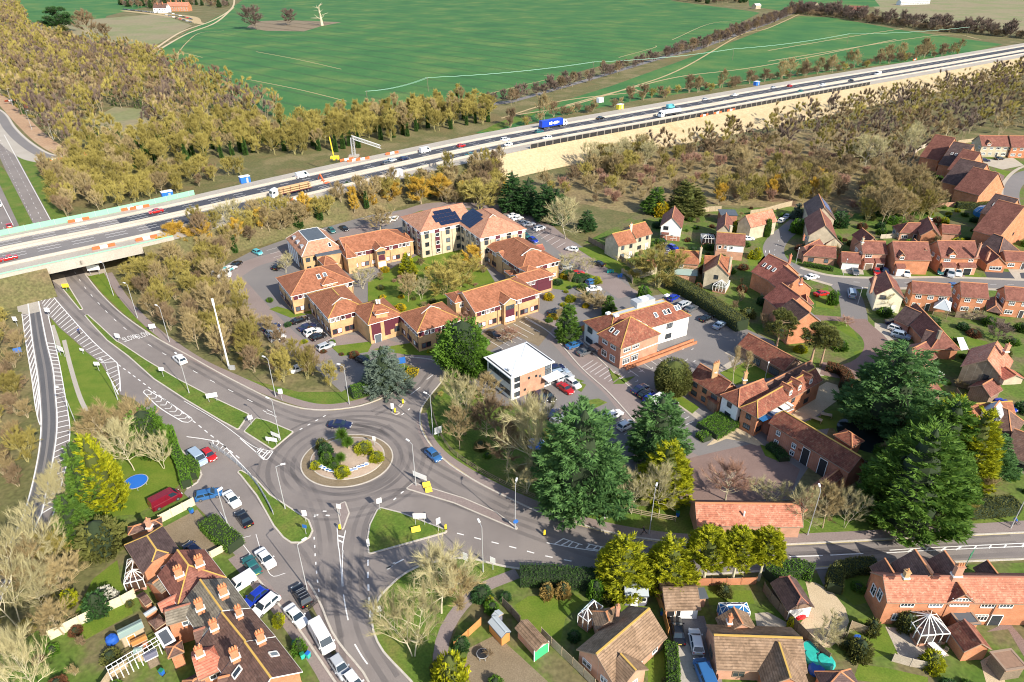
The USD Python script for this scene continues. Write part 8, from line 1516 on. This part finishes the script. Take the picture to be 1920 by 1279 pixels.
for u,v,lb in((741,775,'yellow bollard on the lower entrance island'),(756,758,'yellow bollard on the upper entrance island'),(638,994,'yellow bollard at the tip of the lower splitter'),(836,994,'yellow bollard at the tip of the triangular island'),(1021,1005,'yellow bollard at the end of the main road splitter')):bollard(u,v,lb)
for u,v,w_,lb in((780,996,1.5,'yellow sign frame lying on the triangular grass island'),(800,912,1.4,'upper folded yellow works sign on the paved splitter'),(804,922,1.2,'lower folded yellow works sign on the paved splitter')):
 b=thing('works_sign',lb,'works sign',(*X2(u,v),.16),.3);part(b,'board',MB().quad([-w_/2,-.4,.05],[w_/2,-.4,.05],[w_/2,.4,.55],[-w_/2,.4,.55]),M('sign_yellow'));part(b,'leg',MB().beam([-w_/2,.4,.55],[-w_/2,.8,0],.05),M('dark_metal'));part(b,'leg',MB().beam([w_/2,.4,.55],[w_/2,.8,0],.05),M('dark_metal'))
for k,(u,v)in enumerate([(602,881),(608,884),(614,887),(620,889),(627,890),(660,888),(667,886),(674,882),(681,880),(688,877)]):
 b=thing('cut_out_sign',('white and blue cut out board, '+['first','second','third','fourth','fifth'][k%5]+' from the left in the '+('left' if k<5 else 'right')+' roundabout row'),'cut out sign',(*X2(u,v),.5),.2 if k<5 else-.3)
 part(b,'white_shape',MB().prism(Polygon([(math.cos(t)*.55,.02*0+math.sin(t)*.4)for t in np.arange(0,6.2,.7)]),0,.07).xf(0,(0,0,.4)),M('white_metal'));part(b,'blue_shape',MB().box([.1,-.15,.5],(.5,.25,.06),.4),M('sign_blue'));part(b,'stake',MB().box([0,0,.2],(.08,.08,.4)),M('timber'))
def fence(label,px,h=1.8,m='timber',step=1.83,post=None,t=.05,name='fence',rails=0,cat='fence',z=0.):
 p=curve(px,step);b=thing(name,label,cat)
 for i in range(len(p)):
  part(b,'post',MB().box([*p[i],z+h/2+.04],(.1,.1,h+.08),R.uniform(-.1,.1)),M(post or m))
  if i+1<len(p):
   a,c=p[i]+(p[i+1]-p[i])*.04,p[i+1]-(p[i+1]-p[i])*.04
   if rails:
    for k in range(rails):part(b,'rail',MB().beam([*a,z+h*(k+1)/rails-.08],[*c,z+h*(k+1)/rails-.08],.05,.12),M(m))
   else:part(b,'panel',MB().beam([*a,z+h/2],[*c,z+h/2],t,h-R.uniform(.02,.1)),M(m))
fence('galvanised guard rail along the service road verge',[(398,838),(420,852),(450,876),(478,905),(500,940),(513,966)],1.1,'galv',2.,None,name='guard_rail',rails=4,cat='railing')
for a in([(808,760),(815,790),(830,825),(850,852),(890,880),(940,908),(1000,935),(1060,955)],):fence('timber post and rail fence behind the pavement right of the roundabout',a,1.2,'timber_dark',2.6,rails=3)
fence('pale post and rail fence beside the roadside lawn',[(1140,950),(1180,962),(1230,972),(1266,978)],1.2,'timber',2.4,rails=3)
FN='''grey board fence beside the estate road lawn|1103 453 1130 468 1165 490 1196 515|timber_dark 1.8
dark fir fence behind the campus car park|960 380 985 395 1010 412|timber_dark 2
pale board fence along the wood edge by the red extension|1310 400 1330 397 1352 396|timber 2
pale board fence curving along the wood behind the cream houses|1406 404 1432 400 1460 392 1484 386|timber 2
curved pale wall round the farthest terrace garden|1712 300 1716 288 1732 278 1770 270|slab 2
pale fence behind the curved street|1795 270 1820 267 1835 265|timber 1.8
cream garden wall across the stepped terrace|1764 368 1796 367|panel_cream 2
rusty boundary wall below the stepped terrace lawn|1752 388 1788 388|brick_pink 1.8
pale fence between long street houses|1650 448 1680 447 1740 452|slab 1.6
dark fence behind the south row gardens|1790 595 1830 600 1880 610|timber_dark 1.8
pale concrete panel fence between the two terrace gardens|96 1200 130 1183 165 1165 200 1148 235 1132 256 1120|panel_cream 1.9
cream board fence beside the maroon van|301 981 330 966 366 947|panel_cream 1.8
cream low wall at the terrace end forecourt|396 1047 424 1032|panel_cream 1.5
brown board fence at the terrace path end|190 1300 215 1265 240 1250|timber 1.6
orange garden fence left of the conservatory|178 1040 192 1035 212 1030|fence_orange 1.6
orange brown fence right of the tan bungalow|1224 1108 1234 1130 1244 1160 1252 1192|fence_orange 1.8
long pale fence left of the tan bungalow|1015 1192 1045 1222 1080 1255 1115 1290|timber 1.8
orange fence along the path behind the green|852 1218 876 1196 902 1172|fence_orange 1.6
dark garden fence right of the orange shed|942 1135 962 1155 975 1170|timber_dark 1.8
capped brick garden wall under the bare legged conifers|1305 1098 1340 1098 1380 1097 1416 1096|brick_orange 1.6
long grey fence curving past the dark barn garage|1430 1108 1445 1130 1470 1158 1500 1190 1530 1222 1552 1242|timber_dark 1.9
dark pen fence beside the gravel drive|1546 1205 1560 1196 1580 1202|timber_dark 1.9
pale pen fence on the lower lawn|1585 1200 1594 1178 1624 1190|timber 1.7
pale low wall at the lower garden end|1672 1240 1700 1248 1740 1256|slab 1.6
green board fence at the right end of the brick house|1900 1150 1915 1165 1935 1185|cladding_green 1.8
low brick wall by the drive steps|1332 1200 1338 1240 1345 1280|brick_red 1.2
brown fence right of the salmon garage|1790 740 1800 755 1790 765|timber_dark 1.7
brown fence round the red car lawn house|1425 560 1440 575 1450 600|timber_dark 1.8
pale fence along the bin store|1165 512 1180 520 1186 532|timber 1.6
orange gate by the conifer and white wall|1088 624 1100 618|fence_orange 1.8'''
for l in FN.split('\n'):
 lb,p,m=l.split('|');p=list(map(float,p.split()));mm,h=m.split();fence(lb,list(zip(p[::2],p[1::2])),float(h),mm)
b=thing('trellis','long white framed pergola trellis in the terrace garden','trellis')
c0,c1=X2(214,1282),X2(322,1216);n_=np.array([-(c1-c0)[1],(c1-c0)[0]]);n_/=np.linalg.norm(n_)
for k in range(3):part(b,'rail',MB().beam([*(c0+n_*k*.7),2.1],[*(c1+n_*k*.7),2.1],.08),M('white_upvc'))
for k in range(13):q=c0+(c1-c0)*k/12;part(b,'cross_bar',MB().beam([*q,2.16],[*(q+n_*1.4),2.16],.07),M('white_upvc'));part(b,'post',MB().box([*q,1.05],(.09,.09,2.1)),M('white_upvc'))
def trampoline(u,v,r,lb,m='blue_plastic'):
 b=thing('trampoline',lb,'trampoline',(*X2(u,v),0));cr=lambda k,z:np.array([[math.cos(t)*k,math.sin(t)*k,z]for t in np.arange(0,6.28,.35)])
 part(b,'mat',MB().loft([cr(r,.72),cr(r*.97,.78)]),M(m));part(b,'ring',MB().loft([cr(r,.7),cr(r*1.04,.78),cr(r*.96,.80)],caps=False),M('galv'))
 for t in np.arange(0,6.2,1.05):part(b,'leg',MB().tube([math.cos(t)*r*.9,math.sin(t)*r*.9,0],[math.cos(t)*r*.9,math.sin(t)*r*.9,.72],.04),M('galv'))
trampoline(257,909,2.0,'bright blue round pool cover on the trampoline lawn');trampoline(1005,838,1.8,'dark blue trampoline under the pale tree left of the big pine');trampoline(905,1232,.8,'small black tyre ring on the worn lawn','black');trampoline(1519,1221,1.1,'green round cover beside the ribbed bungalow','teal')
def bins(u,v,lb,m,n=1,group=None):
 for k in range(n):
  b=thing('wheelie_bin',lb if n==1 else['first','second','third','fourth'][k]+' '+lb,'bin',(*(X2(u,v)+np.array([k*.75,.1*k])),0),R.uniform(0,3));r_=lambda s,z:np.array([[-.26*s,-.3*s,z],[.26*s,-.3*s,z],[.26*s,.3*s,z],[-.26*s,.3*s,z]])
  part(b,'bin_body',MB().loft([r_(.8,.05),r_(1,.95)]),M(m));part(b,'lid',MB().loft([r_(1.08,.96),r_(1.0,1.05)]),M('blue_plastic' if k%2 else 'sign_green'));part(b,'wheel',MB().tube([-.28,-.25,.1],[.28,-.25,.1],.1),M('rubber'))
bins(1140,512,'bin of the blue recycling bins by the lawn','teal',3);bins(1160,520,'bin of the blue bins lower in the bin store','blue_plastic',2);bins(553,1212,'blue wheelie bin in the terrace front yard','blue_plastic');bins(568,1234,'bin of the green bins by the last terrace door','teal',2);bins(360,962,'blue and green bin by the cream board fence','blue_plastic');bins(401,1067,'blue bin by the red terrace house','blue_plastic');bins(1838,1165,'bin of the row under the brick house window','teal',4);bins(305,1265,'blue bin in the terrace rear yard','blue_plastic');bins(1241,1152,'blue bin beside the double garage','blue_plastic')
bins(1270,968,'blue bin beside the roadside barn','blue_plastic');b=thing('grit_bin','yellow grit bin at the courtyard entrance porch','bin',(*X2(695,636),0));part(b,'body',MB().box([0,0,.5],(1.4,.9,1.)),M('sign_yellow'));part(b,'lid',MB().box([0,0,1.05],(1.5,1.,.1)),M('sign_yellow'))
for u,v,sx,sy,h,m,lb,nm in((1523,1240,1.6,2.6,.9,'teal','green covered garden set beside the ribbed bungalow','garden_cover'),(1530,1258,2.,1.8,.8,'blue_tarp','blue tarpaulin heap below the green covers','tarpaulin'),(1546,1246,2.2,2.2,1.1,'teal','green humped cover right of the covered garden set','garden_cover'),(1503,1155,2.4,1.0,1.0,'red_plastic','red covered trailer in front of the white boarded garage','covered_trailer'),(1607,1202,1.3,1.1,.8,'blue_tarp','blue tarpaulin in the pale pen','tarpaulin'),(1430,790,1.2,.8,.7,'sign_yellow','yellow tub of flowers at the white cottage corner','planter'),(212,1204,1.4,1.2,1.2,'blue_tarp','blue tarpaulin heap at the end of the green roofed shed','tarpaulin')):
 b=thing(nm,lb,nm.replace('_',' '),(*X2(u,v),0),.5);r_=lambda k,z:np.array([[math.cos(t)*sx/2*k*1.15,math.sin(t)*sy/2*k*1.15,z+.06*math.sin(t*5)]for t in np.arange(0,6.28,.52)]);part(b,'cover',MB().loft([r_(1,.06),r_(1.02,h*.6),r_(.8,h*.95),r_(.3,h)]),M(m),smooth=True)
def table(u,v,lb,m='timber_pale',a=.4,chairs=4):
 b=thing('garden_table','pale '+lb+' table on the grass or paving','table',(*X2(u,v),0),a);part(b,'table_top',MB().box([0,0,.72],(1.0,2.2,.06)),M(m));[part(b,'leg',MB().box([x,y,.35],(.08,.08,.7)),M(m))for x in(-.4,.4)for y in(-1,1)]
 for k in range(chairs):
  q=rotz(np.array([(.95 if k%2 else-.95),(k//2-.5)*1.1,0]),a)[:2]+X2(u,v);c=thing('garden_chair',['left rear','right rear','left front','right front'][k]+' chair of the '+lb+' set','chair',(*q,0),a+(math.pi if k%2 else 0));part(c,'seat',MB().box([0,0,.43],(.5,.5,.06)),M('timber_dark'));part(c,'backrest',MB().box([-.24,0,.75],(.05,.5,.6)),M('timber_dark'));[part(c,'leg',MB().box([x,y,.2],(.05,.05,.42)),M('timber_dark'))for x in(-.2,.2)for y in(-.2,.2)]
table(1754,1222,'patio dining','white_upvc');table(1530,790,'lawn picnic','timber_pale',.9,0);table(1548,782,'second lawn picnic by the laurel','timber_pale',1.2,0)
b=thing('gantry','grey lattice sign gantry beside the far motorway verge','gantry');g0,g1=X(664,294,ZM),X(699,289,ZM);d=(g1-g0)/np.linalg.norm(g1-g0)
for nm,q in(('tower',g0),):
 mb=MB();[mb.tube(q+[x,y,0],q+[x,y,8],.1)for x in(-.6,.6)for y in(-.6,.6)];[mb.beam(q+[-.6,-.6,z],q+[.6,-.6,z+1],.08).beam(q+[.6,.6,z],q+[-.6,.6,z+1],.08).beam(q+[-.6,-.6,z],q+[-.6,.6,z+1],.08)for z in range(0,8)];part(b,nm,mb,M('galv'))
mb=MB();top=g0+[0,0,7.5];end=g0+d*12+np.array([0,0,2.]);k_=np.array([-d[1],d[0],0])
for s in(-.7,.7):
 for zz in(0,1.3):mb.tube(top+k_*s+[0,0,zz],end+k_*s+[0,0,zz],.11)
 for j in range(10):t=j/10;a,c=top+(end-top)*t+k_*s,top+(end-top)*(t+.1)+k_*s;mb.beam(a,c+[0,0,1.3],.08).beam(a+[0,0,1.3],c,.07)
part(b,'truss',mb,M('galv'));part(b,'base',MB().box(g0+[0,0,.4],(4,3,.8)),M('concrete'))
b=thing('crane','slim yellow crane jib left of the gantry','crane',tuple(X(627,300,ZM)));part(b,'jib',MB().beam([0,0,1],[-.8,0,9.5],.35,.35),M('sign_yellow'));part(b,'carrier',MB().box([.3,0,.9],(3.2,2.2,1.4)),M('sign_yellow'));[wheel_at(b,x,y,.45,.3)for x in(-.8,1.2)for y in(-1,1)]
def digger(u,v,lb,z=0.):
 b=thing('excavator',lb,'excavator',tuple(X(u,v,z)),2.4);part(b,'house',MB().box([0,0,1.6],(2.6,2.2,1.3)).box([.5,.6,2.5],(1.2,1.0,1.0)),M('orange_plastic'));[part(b,'track',MB().box([0,y,.45],(3.4,.5,.9)),M('rubber'))for y in(-1,1)];part(b,'boom',MB().beam([1.,0,2],[3.2,0,4.6],.4),M('orange_plastic'));part(b,'dipper',MB().beam([3.2,0,4.6],[4.8,0,2.4],.3),M('orange_plastic'));part(b,'bucket',MB().box([4.8,0,2.0],(.8,.9,.7)),M('dark_metal'))
digger(612,352,'orange excavator beside the log lorry',4.5);digger(52,205,'red orange excavator at the far slip road works');digger(158,296,'orange excavator at the end of the far slip road')
OB=[(246,393,'beside the green netting end',ZM),(262,391,'second beside the green netting end',ZM),(650,301,'left of the gantry foot',ZM),(664,302,'at the gantry foot',ZM),(680,300,'right of the gantry foot',ZM),(275,449,'above the gold trees',ZM),(195,465,'on the bridge works strip',ZM),(148,415,'on the far bridge verge',ZM),(102,301,'at the far slip road corner',0),(20,190,'top of the far slip road works',0),(1290,222,'on the works strip by the dark fence',ZM),(1320,218,'second on the works strip by the dark fence',ZM),(1345,213,'third on the works strip by the dark fence',ZM),(1370,208,'fourth on the works strip by the dark fence',ZM),(560,383,'behind the log lorry',ZM-1),(555,375,'above the belt trees',ZM),(735,289,'far verge right of the gantry',ZM),(1715,113,'far end of the motorway works',ZM)]
for u,v,lb,z in OB:
 b=thing('works_barrier','red and white works barrier '+lb,'barrier',tuple(X(u,v,z)),.65)
 for k in range(3):part(b,'barrier_unit',MB().box([k*2.05-2,0,.5],(2.,.35,.9)),M('orange_plastic' if k!=1 else 'white_metal'))
for u,v,m,lb in((1162,204,'sign_yellow','yellow skip on the far motorway verge'),(1418,160,'blue_plastic','blue container on the far motorway verge'),(1125,192,'white_metal','white cabin in the far hedge'),(460,342,'blue_plastic','blue and white cabin on the far motorway bank'),(315,371,'blue_plastic','blue and red cabin on the motorway works strip'),(745,330,'white_metal','white works van body beside the belt trees')):
 b=thing('site_cabin',lb,'cabin',tuple(X(u,v,ZM)),.65);part(b,'body',MB().box([0,0,1.2],(3.6,2.2,2.3)),M(m));part(b,'roof',MB().box([0,0,2.42],(3.8,2.4,.12)),M('white_metal'));part(b,'door',MB().box([.6,-1.12,1.0],(.8,.05,1.9)),M('sign_grey'))
PL=[(690,200,180),(803,172,150),(1112,140,112),(1373,113,88),(1588,82,60),(1812,68,45)];tops=[]
for k,(u,v,t)in enumerate(PL):
 q=X2(u,v);H=9.;b=thing('power_pole',['leftmost pole half hidden by ivy clad trees','pole in the field edge beside the wood','pole between the lane trees','pole in the second green field','pole on the bare patch of the second field','far pole beside the stubble field'][k],'pole',(*q,0));part(b,'pole',MB().tube([0,0,0],[0,0,H],.16,.11,7),M('timber_dark'));part(b,'cross_arm',MB().beam([-.9,0,H-.3],[.9,0,H-.3],.12),M('timber_dark'));tops.append(np.array([*q,H-.2]))
mb=MB()
for a,c in zip(tops[:-1],tops[1:]):
 for o in(-.8,.8):
  pts=[a+(c-a)*t+[o,0,-3.2*4*t*(1-t)*.5]for t in np.linspace(0,1,13)]
  for p,q in zip(pts[:-1],pts[1:]):mb.tube(p,q,.07,.07,4,False)
solo('power_line',mb,M('wire_green'),'pair of pale power wires crossing the green fields','power line')
import manifold3d as m3
def body(J,bones):
 out=[]
 for a,c in bones:
  s=[m3.Manifold.sphere(r,10).translate(tuple(map(float,p)))for p,r in(J[a],J[c])];out.append(m3.Manifold.batch_hull(s))
 m=m3.Manifold.batch_boolean(out,m3.OpType.Add).refine_to_length(.07).to_mesh();t=trimesh.Trimesh(m.vert_properties[:,:3],m.tri_verts);trimesh.smoothing.filter_taubin(t,iterations=6);return t
def person(u,v,a,lb,top,legs,sit=False,z=0.,stride=.25):
 sh,hp=(1.42,.92)if not sit else(1.45,.95);ln=.12 if not sit else .35
 J={'pel':((0,0,hp),.15),'chest':((ln*.7,0,1.28),.165),'neck':((ln,0,1.5),.06),'head':((ln+.03,0,1.65),.105),'crown':((ln+.02,0,1.71),.10),'nose':((ln+.13,0,1.63),.02)}
 for s,n in((1,'l'),(-1,'r')):
  f=stride*s
  J|={n+'sh':((ln,s*.19,sh),.07),n+'el':((ln-f*.5,s*.24,1.13),.048),n+'wr':((ln-f*.5+.2,s*.21,.95+abs(f)*.4),.035),n+'ha':((ln-f*.5+.27,s*.2,.93+abs(f)*.4),.042),n+'hip':((0,s*.09,hp-.05),.10),n+'kn':((f*.9+(.25 if sit else .05),s*.1,.5),.065),n+'an':((f*1.3-(.1 if f<0 else 0),s*.1,.1+(.12 if f<0 else 0)),.045),n+'to':((f*1.3+.17,s*.11,.05+(.08 if f<0 else 0)),.04)}
 b=thing('person',lb,'person',(*X2(u,v),z+.02),a);bn=[('pel','chest'),('chest','neck'),('neck','head'),('head','crown'),('head','nose')]
 for n in 'lr':bn+=[('chest',n+'sh'),(n+'sh',n+'el'),(n+'el',n+'wr'),(n+'wr',n+'ha'),('pel',n+'hip'),(n+'hip',n+'kn'),(n+'kn',n+'an'),(n+'an',n+'to')]
 t=body(J,bn);c=np.array(t.vertices)[t.faces].mean(1);fb=lambda k:(lambda u:(np.array(t.vertices)[u[0]],u[1].reshape(-1,3)))(np.unique(np.array(t.faces)[k],return_inverse=True));sk=(c[:,2]>1.53)|((np.abs(c[:,1])>.17)&(c[:,2]<1.06)&(c[:,2]>.75));lg=(c[:,2]<hp-.02)&~sk
 part(b,'skin',fb(sk),M('skin'),smooth=True);part(b,'top',fb(~sk&~lg),M(top),smooth=True);part(b,'trousers',fb(lg),M(legs),smooth=True);hair=trimesh.creation.icosphere(2,.113);hair.apply_translation((ln-.005,0,1.70));hair.update_faces(np.array(hair.triangles_center)[:,2]>1.68);hair.remove_unreferenced_vertices();part(b,'hair',(np.array(hair.vertices),np.array(hair.faces)),M('bark_dark'),smooth=True)
 return b
def bike(u,v,a,lb,z=0.,motor=False):
 b=thing('motorcycle' if motor else 'bicycle',lb,'motorcycle' if motor else 'bicycle',(*X2(u,v),z+.02),a)
 for x in(-.52,.52):
  w_=MB();k=np.arange(0,6.4,.4);[w_.tube([x+math.cos(t)*.32,0,.34+math.sin(t)*.32],[x+math.cos(t+.4)*.32,0,.34+math.sin(t+.4)*.32],.06 if motor else .025,None,5,False)for t in k];part(b,'wheel',w_,M('rubber'))
 part(b,'frame',MB().tube([-.52,0,.34],[-.15,0,.85],.03).tube([-.15,0,.8],[.4,0,.85],.03).tube([0,0,.3],[.4,0,.85],.03).tube([.52,0,.34],[.38,0,1.0],.03),M('dark_metal'));part(b,'saddle',MB().box([-.2,0,.9],(.3 if not motor else .7,.14,.08)),M('black'));part(b,'handlebar',MB().tube([.38,-.28,1.02],[.38,.28,1.02],.02),M('dark_metal'))
 if motor:part(b,'fairing',MB().loft([np.array([[x,-w_,.35],[x,w_,.35],[x,w_*.8,z_],[x,-w_*.8,z_]])for x,w_,z_ in((-.5,.08,.7),(0,.2,.8),(.45,.16,.95),(.6,.05,.8))]),M('car_navy'))
person(1207,1002,math.pi,'person in dark clothes running along the main road pavement','cloth_dark','cloth_dark',stride=.32);person(1133,978,.4,'person in white top walking at the end of the lawn path','cloth_white','cloth_dark')
bike(1902,985,math.pi,'bicycle under the blue clad rider at the right edge');person(1902,985,math.pi,'person in bright blue riding a bicycle at the right edge','blue_tarp','cloth_dark',sit=True,z=.12,stride=.12)
th_=math.atan2(*(X2(172,650)-X2(149,626))[::-1]);bike(149,626,th_,'dark motorcycle on the hatching of the southbound road',motor=True);person(149,626,th_,'person in dark blue riding the motorcycle on the hatching','cloth_blue','cloth_dark',sit=True,z=.1,stride=.1)
for k in range(3):bike(583+k*4,1140-k*3,.9,['left','middle','right'][k]+' white bicycle in the rack beside the black off roader')
